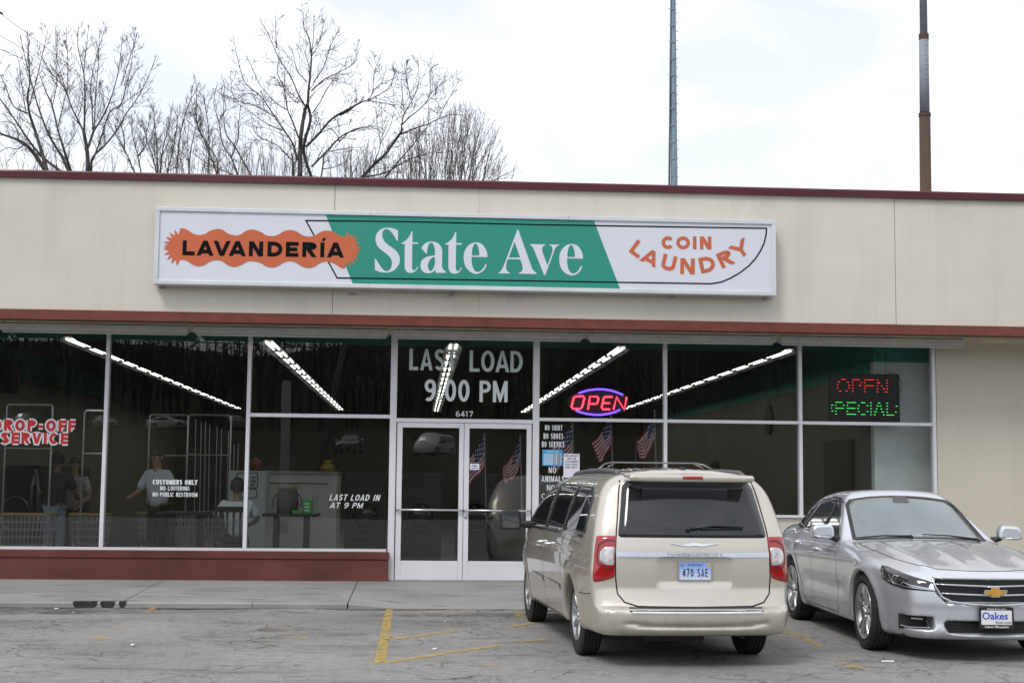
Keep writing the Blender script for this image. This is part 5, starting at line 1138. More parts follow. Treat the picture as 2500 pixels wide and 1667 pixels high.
# ------------------------------------------------------------------ shop interior seen through the glass
RX0, RX1, RY1, RZ = XL+.2, XR-.2, 41.7, 3.66
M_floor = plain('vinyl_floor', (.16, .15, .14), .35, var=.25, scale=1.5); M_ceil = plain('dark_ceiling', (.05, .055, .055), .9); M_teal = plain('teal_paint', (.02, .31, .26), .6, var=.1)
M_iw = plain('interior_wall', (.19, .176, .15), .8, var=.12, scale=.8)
mb = MB(); mb.box(RX0, RX1, 20.06, RY1, .10, .128); mb.build('interior_floor', M_floor, B)
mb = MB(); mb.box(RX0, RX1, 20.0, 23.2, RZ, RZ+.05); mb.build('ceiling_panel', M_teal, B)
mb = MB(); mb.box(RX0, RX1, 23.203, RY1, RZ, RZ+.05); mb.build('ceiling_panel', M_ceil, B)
lx = -6.9
mb = MB(); mb.box(lx-.1, lx, 20.6, RY1-.1, .13, 3.2); mb.build('interior_wall', M_iw, B)
mb = MB(); mb.box(lx-.1, lx+.004, 20.6, RY1-.1, 3.203, RZ-.002); mb.build('wall_band', M_teal, B)
YW_ = 20.3; wx = WP(2135, 1100, YW_)[0]
mb = MB(); mb.box(wx, wx+4.5, YW_, YW_+.15, .13, 3.27); mb.build('interior_wall', plain('pale_partition', (.82, .85, .85), .7, var=.08), B)
mb = MB(); mb.box(wx-.002, wx+4.5, YW_-.01, YW_+.15, 3.273, RZ-.002); mb.build('wall_band', M_teal, B)
mb = MB(); mb.box(wx+.002, wx+.10, YW_+.153, RY1-.1, .13, 3.12); mb.build('interior_wall', M_iw, B)
mb = MB(); mb.box(wx, wx+.102, YW_+.153, RY1-.1, 3.123, RZ-.003); mb.build('wall_band', M_teal, B)
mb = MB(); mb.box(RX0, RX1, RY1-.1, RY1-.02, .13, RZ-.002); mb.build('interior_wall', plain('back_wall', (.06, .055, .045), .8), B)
# dark cased door and framed board on the right partition side
def on_side(px, py):
    v = ray(px, py); t_ = (wx-.002)/v[0]; return np.array([wx-.002, v[1]*t_, CAM_H+v[2]*t_])
a, b = on_side(2018, 1077), on_side(2085, 1072)
mb = MB(); mb.box(wx-.05, wx-.002, b[1], a[1], .13, (a[2]+b[2])/2); tag(mb.build('inner_door', plain('dark_brown_door', (.07, .055, .035), .5)), 'dark brown door standing inside the shop below the dot matrix sign', 'door')
ck = on_side(1880, 1024); mb = MB(); mb.lathe([(.001, -.05), (.26, -.05), (.28, -.03), (.28, -.004), (.001, -.003)], 28, origin=ck, axis='x'); tag(mb.build('wall_clock', plain('clock_black', (.02, .02, .02), .5), smooth=False), 'round black clock high on the right inside wall, left of the dot matrix sign', 'clock')
a, b = WP(1672, 1142, 30), WP(1738, 1142, 30); t = thing('vending_machine', 'dim red-brown vending machine deep in the shop behind the roof of the minivan', 'vending machine', ((a[0]+b[0])/2, 30, .128))
mb = MB(); mb.box(a[0], b[0], 30, 30.8, .13, a[2]); mb.build('cabinet', plain('vending_red', (.22, .05, .035), .5), t, bevel=.02); mb = MB(); mb.box(a[0]+.08, b[0]-.2, 29.985, 29.998, .7, a[2]-.12); mb.build('window', M_glass, t)
# fluorescent rows
M_tube = emit('fluorescent_tube', (1.0, .98, .90), 6.0); M_refl = plain('reflector_white', (.13, .13, .127), .5, var=.1)
rows = [(165, 824, 'leftmost ceiling light row, crossing the two tall panes'), (655, 834, 'second ceiling light row from the left, over the window lettering LAST LOAD IN'), (1108, 838, 'middle ceiling light row, behind the words over the doors'), (1518, 842, 'ceiling light row running down behind the neon OPEN sign'), (1928, 855, 'rightmost ceiling light row, beside the dot matrix sign')]
n_seg = 16
for i, (px, py, lab) in enumerate(rows):
    p = WP(px, py, 20.75); x, z = p[0], 3.44; t = thing('ceiling_light_row', lab, 'ceiling light', (x, 20.75, z), 0, 'rows of fluorescent lights inside the shop')
    mb = MB(); y1 = 40.6; mb.prism([(x-.13, 20.75, z-.015), (x-.05, 20.75, z+.085), (x+.05, 20.75, z+.085), (x+.13, 20.75, z-.015), (x+.05, 20.75, z+.045), (x-.05, 20.75, z+.045)], (0, y1-20.75, 0)); fixn(mb.build('reflector', M_refl, t))
    mb = MB(); mb.box(x-.055, x+.055, 20.80, 20.92, z+.105, RZ); mb.build('hanger', M_refl, t)
    L = (y1-20.80)/n_seg; proto = None
    for sx in (-.040, .040):
        for k in range(n_seg):
            if proto is None:
                mb = MB(); mb.tube([(0, .06, 0), (0, L-.07, 0)], .0125, 8); proto = mb.build('tube', M_tube, t, world=False, smooth=True); q = proto
            else: q = proto.copy(); C.objects.link(q)
            q.location = (sx, .05+L*k, .020)
    for k in range(1, n_seg):
        mb = MB() if k == 1 else mb
        mb.box(x-.08, x+.08, 20.80+L*k-.04, 20.80+L*k+.04, z-.010, z+.048)
    mb.build('lamp_holder', M_black, t)['kind'] = 'stuff'
# --- chrome laundry carts
M_wire = plain('cart_chrome', (.82, .84, .86), .3, .7, var=.1); M_rim = plain('tan_bumper', (.42, .30, .13), .6)
def cart(label, px, Y, pos=None, w=.62, top=1.95, base=None, x=None):
    x0 = WP(px, 1250, Y)[0] if x is None else x; t = thing('laundry_cart', label, 'laundry cart', (x0, Y, .128), 0, 'wire laundry carts with hanging rails'); z = .128
    for s in (-1, 1): mb = MB(); mb.tube([(x0+s*w/2, Y, z+.12), (x0+s*w/2, Y, z+top-.03), (x0+s*(w/2-.03), Y, z+top)], .016, 6); mb.build('upright', M_wire, t, smooth=True)
    mb = MB(); mb.tube([(x0-w/2+.03, Y, z+top), (x0+w/2-.03, Y, z+top)], .016, 6); mb.build('hanging_rail', M_wire, t)
    mb = MB(); mb.tube([(x0-w/2, Y, z+top-.64), (x0+w/2, Y, z+top-.64)], .013, 6); mb.build('cross_rail', M_wire, t)
    hw, hd, zt, zb = w/2+.10, .26, z+.82, z+.38; mb = MB()
    for sx in np.linspace(-hw, hw, 15):
        for sy in (-hd, hd): mb.tube([(x0+sx, Y+sy, zt), (x0+sx*.9, Y+sy*.85, zb)], .005, 3)
    for sy in np.linspace(-hd, hd, 6):
        for s in (-1, 1): mb.tube([(x0+s*hw, Y+sy, zt), (x0+s*hw*.9, Y+sy*.85, zb)], .0035, 3)
    for k in range(5):
        u = 1-.1*(1-k/4) if k else .9; zz = zb+(zt-zb)*k/4; u = .9+.1*k/4
        P_ = [(x0-hw*u, Y-hd*u, zz), (x0+hw*u, Y-hd*u, zz), (x0+hw*u, Y+hd*u, zz), (x0-hw*u, Y+hd*u, zz), (x0-hw*u, Y-hd*u, zz)]; mb.tube(P_, .004, 4)
    mb.build('basket', M_wire, t)['kind'] = 'stuff'
    P_ = [(x0-hw, Y-hd, zt), (x0+hw, Y-hd, zt), (x0+hw, Y+hd, zt), (x0-hw, Y+hd, zt), (x0-hw, Y-hd, zt)]; mb = MB(); mb.tube(P_, .018, 6); mb.build('basket_rim', M_rim, t)
    for sx in (-1, 1):
        for sy in (-1, 1): mb = MB(); mb.tube([(x0+sx*hw*.8, Y+sy*.2, z+.13), (x0+sx*hw*.8, Y+sy*.2, zb)], .011, 5); mb.lathe([(.001, -.012), (.05, -.012), (.05, .012), (.001, .012)], 12, origin=(x0+sx*hw*.8, Y+sy*.2, z+.05), axis='x'); mb.build('caster', M_wire, t)
    return t
cart('chrome laundry cart with tan rim behind the words DROP-OFF SERVICE', 62, 21.5, w=.66, top=2.42)
cart('chrome laundry cart left of the first window mullion, next to the person in grey jeans', 222, 21.9, w=.30, top=2.36)
cart('chrome laundry cart behind the words CUSTOMERS ONLY', 405, 23.0, w=.60, top=2.36)
cart('chrome laundry cart with purple clothes, right of the words CUSTOMERS ONLY', 505, 23.3, w=.68, top=2.38)
# --- tables and chairs
M_dwood = plain('dark_wood', (.010, .008, .008), .4, var=.25)
def table(label, px0, px1, py, Y):
    a, b = WP(px0, py, Y), WP(px1, py, Y); xm = (a[0]+b[0])/2; t = thing('cafe_table', label, 'table', (xm, Y+.35, .128), 0, 'dark tables behind the window')
    mb = MB(); mb.box(a[0], b[0], Y, Y+.75, a[2]-.04, a[2]); mb.build('tabletop', M_dwood, t, bevel=.006)
    for s in (-1, 1): mb = MB(); xx = xm+s*(b[0]-a[0])*.28; mb.box(xx-.045, xx+.045, Y+.33, Y+.42, .15, a[2]-.042); mb.box(xx-.05, xx+.05, Y+.12, Y+.62, .129, .149); mb.build('leg', M_dwood, t)
    return a, b, t
ta = table('dark table under the words CUSTOMERS ONLY', 380, 510, 1249, 20.9); tb = table('dark table with a green box on it, left of LAST LOAD IN', 640, 774, 1253, 20.9)
def chair(label, x, y, rz):
    t = thing('slat_back_chair', label, 'chair', (x, y, .128), rz, 'dark slat-back chairs behind the window'); q = lambda mb, n: mb.build(n, M_dwood, t, world=False)
    mb = MB(); mb.box(-.22, .22, -.22, .22, .42, .46); q(mb, 'seat')
    for sx in (-1, 1):
        mb = MB(); mb.box(sx*.20-.02, sx*.20+.02, -.22, -.18, 0, .98); q(mb, 'leg'); mb = MB(); mb.box(sx*.20-.02, sx*.20+.02, .18, .22, 0, .42); q(mb, 'leg')
    mb = MB(); mb.box(-.18, .18, -.215, -.19, .90, .98); q(mb, 'top_rail'); mb = MB(); mb.box(-.18, .18, -.215, -.19, .50, .55); q(mb, 'lower_rail')
    for k in range(4): mb = MB(); xx = -.135+.09*k; mb.box(xx-.017, xx+.017, -.21, -.195, .55, .90); q(mb, 'slat')
    return t
cp = WP(562, 1280, 20.45); chair('dark slat-back chair carrying the seated person, backed against the window', cp[0], 20.5, R(6)); ch2 = WP(350, 1280, 20.9); chair('dark slat-back chair turned sideways left of the table', ch2[0]-.1, 21.1, R(-78))
# --- boxes on the table
def pbox(name, label, px0, px1, py0, py1, Y, d, mat, cat):
    a, b = WP(px0, py1, Y), WP(px1, py0, Y); zt_ = tb[0][2] if abs(py1-1250) < 8 else a[2]
    mb = MB(); mb.box(a[0], b[0], Y, Y+d, zt_+.001, b[2]); o = mb.build(name, mat, bevel=.003); tag(o, label, cat); WM[o.name] = Matrix.Identity(4); return o, a, b, zt_
M_dg = plain('detergent_green', (.03, .42, .05), .4, var=.15, scale=12)
for (x0, x1, y0, lab, dd) in ((738, 762, 1219, 'bright green laundry soap box standing on the dark table', .12), (713, 731, 1245, 'low green and white soap box lying on the dark table', .10)):
    o, a, b, zt_ = pbox('detergent_box', lab, x0, x1, y0, 1252, 21.15, dd, M_dg, 'box')
    mb = MB(); w_ = b[0]-a[0]; h_ = b[2]-zt_
    for k in range(3 if h_ > .1 else 1): zz = zt_+h_*(.15+.24*k); mb.box(a[0]+w_*.2, a[0]+w_*.75, 21.148, 21.149, zz, zz+h_*.13)
    mb.build('box_print', plain('print_white', (.6, .7, .6), .5), o)['kind'] = 'stuff'
bp = WP(700, 1250, 21.3); t = thing('tote_bag', 'grey tote bag with a yellow-green frill standing on the dark table', 'bag', (bp[0], 21.3, tb[0][2]))
mb = MB(); mb.lathe([(.001, 0), (.15, 0), (.165, .16), (.14, .34), (.10, .36), (.001, .33)], 20, origin=(bp[0], 21.4, tb[0][2]+.002)); mb.build('bag_body', plain('bag_grey', (.10, .09, .085), .7), t, smooth=True)
random.seed(4); mb = MB()
for k in range(40): an = random.random()*6.28; rr = random.uniform(.05, .13); mb.tube([(bp[0]+rr*math.cos(an), 21.4+rr*math.sin(an), tb[0][2]+.34), (bp[0]+rr*1.5*math.cos(an), 21.4+rr*1.5*math.sin(an), tb[0][2]+.34+random.uniform(.02, .07))], .008, 3)
mb.build('frill', plain('frill_lime', (.30, .36, .10), .7), t)['kind'] = 'stuff'
for s in (-1, 1): mb = MB(); mb.tube([(bp[0]+s*.15, 21.38, tb[0][2]+.28), (bp[0]+s*.21, 21.38, tb[0][2]+.2), (bp[0]+s*.20, 21.38, tb[0][2]+.08)], .01, 6); mb.build('handle', plain('bag_grey', (.1, .09, .085), .7), t, smooth=True)
# --- machines
M_enam = plain('machine_enamel', (.62, .60, .55), .4, var=.08); M_steel = plain('machine_steel', (.28, .28, .28), .35, .6, var=.2); M_dk = plain('machine_dark', (.035, .035, .038), .5)
a, b = WP(648, 1156, 24.0), WP(818, 1400, 24.0)
t = thing('washer_bank', 'long grey back of a bank of machines behind the table with the green box', 'washing machine', (a[0], 24, .128)); mb = MB(); mb.box(a[0], b[0], 24, 25.2, .13, a[2]); mb.build('back_panel', M_enam, t, bevel=.01); mb = MB(); mb.box(a[0]-.02, b[0]+.02, 23.96, 25.24, a[2]+.001, a[2]+.05); mb.build('top_trim', M_steel, t)
mb = MB(); mb.box(a[0]+.08, b[0]-.15, 23.985, 23.998, a[2]-.16, a[2]-.145); mb.build('seam_strip', M_dk, t)
a, b = WP(558, 1148, 22.4), WP(647, 1300, 22.4)
t = thing('change_machine', 'tall pale change machine with a framed notice, behind the seated person', 'vending machine', ((a[0]+b[0])/2, 22.4, .128)); mb = MB(); mb.box(a[0], b[0], 22.4, 22.9, .13, a[2]); mb.build('cabinet', plain('cabinet_pale', (.50, .53, .52), .5, var=.05), t, bevel=.01)
M_bk = plain('notice_black', (.03, .03, .05), .6)
for (x0, x1, y0, y1) in ((578, 629, 1154, 1190), (578, 627, 1193, 1215)):
    P_ = rnd([(WP(u, v, 22.39)[0], WP(u, v, 22.39)[2]) for u, v in ((x0, y1), (x1, y1), (x1, y0), (x0, y0))], .04); mb = MB(); mb.tube([(p_[0], 22.39, p_[1]) for p_ in P_+[P_[0]]], .006, 4); mb.build('notice_border', M_bk, t)
for txt, x0, x1, y in (('ASK FOR', 584, 622, 1160), ('CHANGE OR', 584, 624, 1168), ('SOAP AT THE', 584, 624, 1176), ('COUNTER', 590, 618, 1184)) if False else (('OR', 613, 624, 1165), ('THE', 612, 624, 1174), ('OUT', 613, 622, 1183)): mb = MB(); wword(mb, txt, x0, x1, y-3, y+3, 22.388, t=.2, gap=.12); mb.build('notice_lettering', M_bk, t)
def washer(label, x, y, w=.75, h=1.15, front=M_steel):
    t = thing('front_load_washer', label, 'washing machine', (x, y, .128), 0, 'front-loading machines inside the shop')
    mb = MB(); mb.box(-w/2+.004, w/2-.004, 0, .85, 0, h); mb.build('cabinet', front, t, world=False, bevel=.012)
    P_ = [(.26*math.cos(q), -.03, h*.48+.26*math.sin(q)) for q in np.linspace(0, 6.2832, 25)]; mb = MB(); mb.tube(P_, .035, 6); d_ = mb.build('door_ring', M_dk, t, world=False, smooth=True)
    mb = MB(); mb.lathe([(.001, -.05), (.15, -.045), (.23, -.012), (.235, -.004)], 24, origin=(0, 0, h*.48), axis='y'); mb.build('porthole', M_glass, d_, world=False, smooth=True)
    mb = MB(); mb.box(-w/2+.05, w/2-.05, -.008, -.001, h-.2, h-.05); mb.build('control_panel', M_dk, t, world=False)
    return t
base = washer('dark front-loading machine seen through the left door glass', WP(1030, 1150, 26.5)[0], 26.5, h=1.5, front=M_dk); nm = ['seen through the right door glass', 'behind the flags right of the doors', 'right of the LAST LOAD IN lettering', 'behind the NO SERVICE lettering', 'at the far side behind the second flag']
for i, (px, Y, l_) in enumerate(((1165, 26.5, nm[0]), (1480, 26.5, nm[1]), (893, 26.5, nm[2]), (1345, 26.5, nm[3]), (1600, 26.5, nm[4]))): dup(base, (WP(px, 1150, Y)[0], Y, .128), 0, 'dark front-loading machine '+l_, 'front-loading machines inside the shop')
def dryer(x, y, label):
    t = thing('stack_dryer', label, 'dryer', (x, y, .128), 0, 'tall steel machines at the left'); mb = MB(); mb.box(-.38, .38, 0, .9, 0, 1.55); mb.build('cabinet', M_dk, t, world=False, bevel=.02)
    for s in (-1, 1): mb = MB(); mb.tube([(s*.36, -.02, .45), (s*.37, -.03, 1.2), (s*.30, -.02, 1.5)], [.05, .045, .03], 8); mb.build('edge_trim', M_steel, t, world=False, smooth=True)
    P_ = [(.24*math.cos(q), -.02, .75+.28*math.sin(q)) for q in np.linspace(0, 6.2832, 21)]; mb = MB(); mb.tube(P_, .03, 6); mb.build('door_ring', M_steel, t, world=False, smooth=True)
    return t
d0 = dryer(WP(40, 1180, 24.5)[0], 24.5, 'tall dark machine furthest left, below DROP-OFF SERVICE'); dup(d0, (WP(92, 1180, 24.5)[0]+.28, 24.5, .128), 0, 'tall dark machine second from the left, below the word SERVICE', 'tall steel machines at the left'); dup(d0, (WP(-70, 1180, 24.5)[0]+.1, 24.5, .128), 0, 'tall dark machine at the very edge of the picture', 'tall steel machines at the left')
# racks of thin vertical rods (folding screen) right of the carts
for k, (px, y0, y1) in enumerate(((478, 1022, 1255), (491, 1030, 1240), (502, 1028, 1240), (512, 1036, 1235), (530, 1040, 1230), (541, 1048, 1170), (558, 1052, 1140), (572, 1085, 1140), (582, 1083, 1142))):
    a, b = WP(px, y0, 24.5), WP(px-2, y1, 24.5)
    if k == 0: t = thing('garment_rack', 'rack of thin upright chrome rods behind the seated person', 'rack', (a[0], 24.5, .128))
    mb = MB(); mb.tube([a, (b[0], 24.5, .14)], .007, 5); mb.build('rod', M_wire, t)
# television-like dark box hung on the left wall, pennant banner, bin
a, b = WP(0, 880, 24), WP(45, 960, 24); t = thing('wall_television', 'black television hung high inside at the left edge above DROP-OFF', 'television', (a[0]-.2, 24, a[2]-.6)); mb = MB(); mb.box(a[0]-.5, b[0], 24, 24.08, b[2], a[2]); mb.build('screen', M_dk, t, bevel=.02); mb = MB(); mb.tube([((a[0]+b[0])/2, 24.04, a[2]), ((a[0]+b[0])/2, 24.04, RZ)], .02, 8); mb.build('ceiling_pole', M_dk, t)
Yb = 23.6; mb = MB(); cr_ = [WP(u, v, Yb) for u, v in ((2008, 1141), (2050, 1152), (2098, 1151), (2096, 1169), (2068, 1178), (2030, 1172), (2009, 1165))]; mb.prism(cr_, (0, .004, 0)); o = fixn(mb.build('paper_banner', M_paper)); tag(o, 'white paper banner with red letters seen from behind, in the rightmost lower pane', 'banner'); WM[o.name] = Matrix.Identity(4)
mb = MB(); pl = word2d('FREE DRY', 1.0, .17, .24, .12); a = WP(2012, 1168, Yb-.004); b = WP(2094, 1168, Yb-.004); put2d(mb, [([(1-u, v) for u, v in P_], l_) for P_, l_ in pl], (a[0], Yb-.004, a[2]), ((b[0]-a[0]), 0, 0), (0, 0, .9), (0, -1, 0), .0004); mb.build('lettering', M_vr, o)
a, b = WP(2014, 1150, 23.4), WP(2035, 1210, 23.4); mb = MB(); mb.prism([(a[0], 23.4, .13), (b[0], 23.4, .13), (b[0], 23.4, a[2]-.08), (b[0]-.03, 23.4, a[2]), (a[0]+.02, 23.4, a[2])], (0, .1, 0)); tag(fixn(mb.build('yellow_sign_board', plain('yellow_plastic', (.58, .40, .02), .5))), 'yellow plastic floor sign standing inside below the paper banner', 'floor sign')
p = WP(800, 1135, 24.3); mb = MB(); mb.lathe([(.001, 0), (.11, 0), (.12, .07), (.05, .15), (.09, .19), (.001, .17)], 14, origin=(p[0], 24.3, WP(648, 1156, 24.0)[2]+.052)); tag(mb.build('yellow_bottle_bag', plain('yellow_plastic2', (.34, .22, .02), .5), smooth=True), 'yellow plastic bag on the right end of the machine bank', 'bag')
p = WP(622, 1120, 24.6); mb = MB(); mb.lathe([(.001, -.1), (.09, -.06), (.1, .06), (.001, .13)], 14, origin=(p[0], 24.6, a[2]*0+WP(648, 1156, 24.0)[2]+.155)); tag(mb.build('orange_reflection', plain('reflection_orange', (.22, .055, .02), .5), smooth=True), 'faint orange reflection added as a solid jug on the machine bank behind the change machine', 'blob')  # solid shape added to imitate a faint orange reflection

# --- flags on poles
M_fr, M_fw, M_fb = plain('flag_red', (.55, .025, .045), .7, var=.1), plain('flag_white', (.85, .84, .85), .7, var=.06), plain('flag_blue', (.025, .035, .16), .7, var=.1)
def flag(label, px, pyt, Y, pyb, seed, wide=.36):
    top = WP(px, pyt, Y); zb_ = WP(px, pyb, Y)[2]; t = thing('flag', label, 'flag', (top[0]+.02, Y, max(.13, zb_)), 0, 'small American flags on poles inside the window')
    mb = MB(); mb.tube([(top[0]+.05, Y, max(.13, zb_)), (top[0], Y, top[2]+.02)], .009, 6); mb.lathe([(.001, 0), (.014, .01), (.001, .03)], 8, origin=(top[0], Y, top[2]+.02)); mb.build('pole', M_alud, t, smooth=True)
    rnd_ = random.Random(seed); ph = rnd_.random()*6; NU, NV = 39, 13; H = .42; L = .66; vs = []
    for v in range(NV+1):
        for u in range(NU+1):
            s = u/NU; q = v/NV; drop = 1-(1-s)**1.6
            x = top[0]-s*wide*(1-.25*q)-.03*math.sin(q*3+ph)*s; z = top[2]-q*H*(1-.35*s)-drop*L*.62-.03*math.sin(s*7+ph)*q
            y = Y+.045*math.sin(s*15+q*4+ph)*(.3+s)+.03*math.sin(q*9+ph); vs.append((x, y, z))
    mb = MB(); fs = []; mi = []
    for v in range(NV):
        for u in range(NU):
            fs.append((v*(NU+1)+u, v*(NU+1)+u+1, (v+1)*(NU+1)+u+1, (v+1)*(NU+1)+u)); can = u < NU*.4 and v < 7
            mi.append((1 if (u % 3 == 1 and v % 2 == (u//3) % 2) else 2) if can else (0 if v % 2 == 0 else 1))
    mb.add(vs, fs); mb.mi = mi; mb.build('cloth', [M_fr, M_fw, M_fb], t, smooth=True); return t
flag('small American flag behind the left part of the right door glass', 1183, 1064, 20.9, 1330, 1, .34); flag('small American flag hanging limp at the right of the door glass', 1270, 1068, 21.1, 1300, 2, .26)
flag('small American flag behind the NO SHIRT lettering', 1398, 1034, 20.9, 1300, 3, .40); flag('small American flag over the left end of the roof bar of the minivan', 1492, 1010, 20.8, 1300, 4, .26); flag('small American flag left of the mullion over the roof of the minivan', 1598, 1008, 20.9, 1300, 5, .30)

# --- neon OPEN sign
YN = 20.06
M_nr = emit('neon_red', (1.0, .035, .06), 5.0, (.5, .02, .03)); M_nb = emit('neon_blue', (.10, .04, 1.0), 5.0, (.05, .03, .5))
z3 = 680/2352; N3 = lambda a_, b_: WP(1300+a_*z3, 800+b_*z3, YN)
oc = N3(560, 640); t = thing('neon_open_sign', 'lit oval neon sign reading OPEN in red between blue arcs', 'neon sign', (oc[0], YN, oc[2]-.2))
def ntube(name, pts, mat, r=.0115, close=False): mb = MB(); P_ = [N3(*p_) for p_ in pts]; P_ = P_+[P_[0]] if close else P_; mb.tube(P_, r, 8, caps=not close); mb.build(name, mat, t, smooth=True)
O_ = [(362, 580), (430, 578), (440, 592), (418, 670), (402, 684), (340, 682), (330, 668), (348, 592)]
ntube('letter', O_, M_nr, .0125, True); ntube('letter', [(468, 690), (486, 580), (548, 582), (558, 594), (548, 635), (534, 642), (478, 640)], M_nr, .0125)
ntube('letter', [(676, 582), (612, 582), (602, 592), (584, 672), (592, 688), (655, 688)], M_nr, .0125); ntube('letter_bar', [(594, 636), (655, 636)], M_nr, .0115)
ntube('letter', [(684, 690), (710, 584), (775, 690), (796, 584)], M_nr, .0125)
ntube('arc', [(390, 553), (430, 538), (480, 525), (540, 519), (600, 519), (660, 528), (715, 545), (765, 567)], M_nb, .013); ntube('arc', [(367, 698), (410, 715), (460, 727), (520, 734), (580, 734), (640, 726), (695, 712), (740, 690)], M_nb, .013)
mb = MB(); P_ = [N3(560+262*math.cos(q), 628+118*math.sin(q)) for q in np.linspace(0, 6.2832, 33)[:-1]]; mb.prism([(p_[0], YN+.03, p_[2]) for p_ in P_], (0, .02, 0)); fixn(mb.build('backing', plain('sign_backing', (.012, .012, .014), .5), t))
for px in (1400, 1520): a = WP(px, 950, YN+.04); mb = MB(); mb.tube([a, (a[0], a[1], RZ)], .002, 4); mb.build('chain', M_dk, t)
# --- dot matrix sign
YD = 20.08; z4 = 560/1909; D4 = lambda a_, b_: WP(1940+a_*z4, 780+b_*z4, YD)
a, b = D4(288, 446), D4(880, 858); t = thing('led_sign', 'black dot matrix sign with red OPEN over green letters in the rightmost upper pane', 'led sign', ((a[0]+b[0])/2, YD, b[2]))
mb = MB(); mb.box(a[0], b[0], YD, YD+.06, b[2], a[2]); mb.build('case', plain('sign_case_black', (.024, .024, .026), .5), t, bevel=.015)
M_lr, M_lg = emit('led_red', (1.0, .03, .03), 1.9, (.4, .02, .02)), emit('led_green', (.05, 1.0, .15), 1.7, (.02, .4, .05))
def leds(name, segs, mat):
    mb = MB()
    for x0, x1, y in segs: p_, q_ = D4(x0, y-2.4), D4(x1, y+2.4); mb.box(p_[0], q_[0], YD-.004, YD-.0005, q_[2], p_[2])
    mb.build(name, mat, t)['kind'] = 'stuff'
red = [(388, 422, 497), (360, 376, 519), (436, 452, 521), (351, 362, 544), (446, 460, 546), (352, 362, 569), (446, 460, 569), (370, 388, 594), (424, 441, 594),
 (478, 542, 500), (478, 489, 523), (550, 560, 524), (478, 489, 547), (536, 556, 548), (478, 489, 572), (478, 489, 597), (578, 660, 501), (578, 590, 524), (578, 656, 550), (578, 590, 573), (580, 592, 598),
 (684, 696, 503), (763, 775, 505), (684, 712, 526), (763, 775, 527), (684, 696, 550), (720, 732, 552), (763, 775, 552), (684, 696, 575), (732, 750, 576), (763, 775, 577), (684, 696, 600), (750, 775, 602)]
grn = [(338, 397, 688), (306, 320, 711), (338, 348, 712), (402, 415, 713), (302, 308, 735), (338, 410, 737), (306, 320, 760), (338, 348, 761), (338, 350, 785), (433, 511, 690), (433, 445, 713), (433, 506, 738), (433, 445, 762), (433, 511, 787),
 (552, 588, 691), (528, 540, 715), (600, 613, 716), (522, 534, 739), (528, 540, 764), (600, 613, 765), (552, 588, 789), (629, 641, 692), (629, 641, 716), (629, 641, 741), (629, 641, 766), (629, 641, 790),
 (694, 712, 694), (683, 698, 717), (708, 722, 718), (676, 688, 742), (716, 728, 743), (664, 684, 767), (724, 742, 768), (658, 672, 791), (736, 748, 792), (764, 776, 695), (764, 776, 719), (764, 776, 744), (764, 776, 769), (764, 826, 794), (842, 856, 720), (836, 848, 770)]
leds('red_leds', red, M_lr); leds('green_leds', grn, M_lg)
mb = MB(); mb.tube([D4(760, 446)+(0, .03, 0), D4(765, 370)+(0, .03, 0), (D4(765, 370)[0], YD+.03, RZ)], .004, 5); mb.tube([D4(780, 440)+(0, .03, 0), D4(860, 450)+(0, .03, 0), D4(895, 520)+(0, .03, 0), D4(885, 610)+(0, .03, 0)], .005, 5); mb.build('cable', M_black, t, smooth=True)

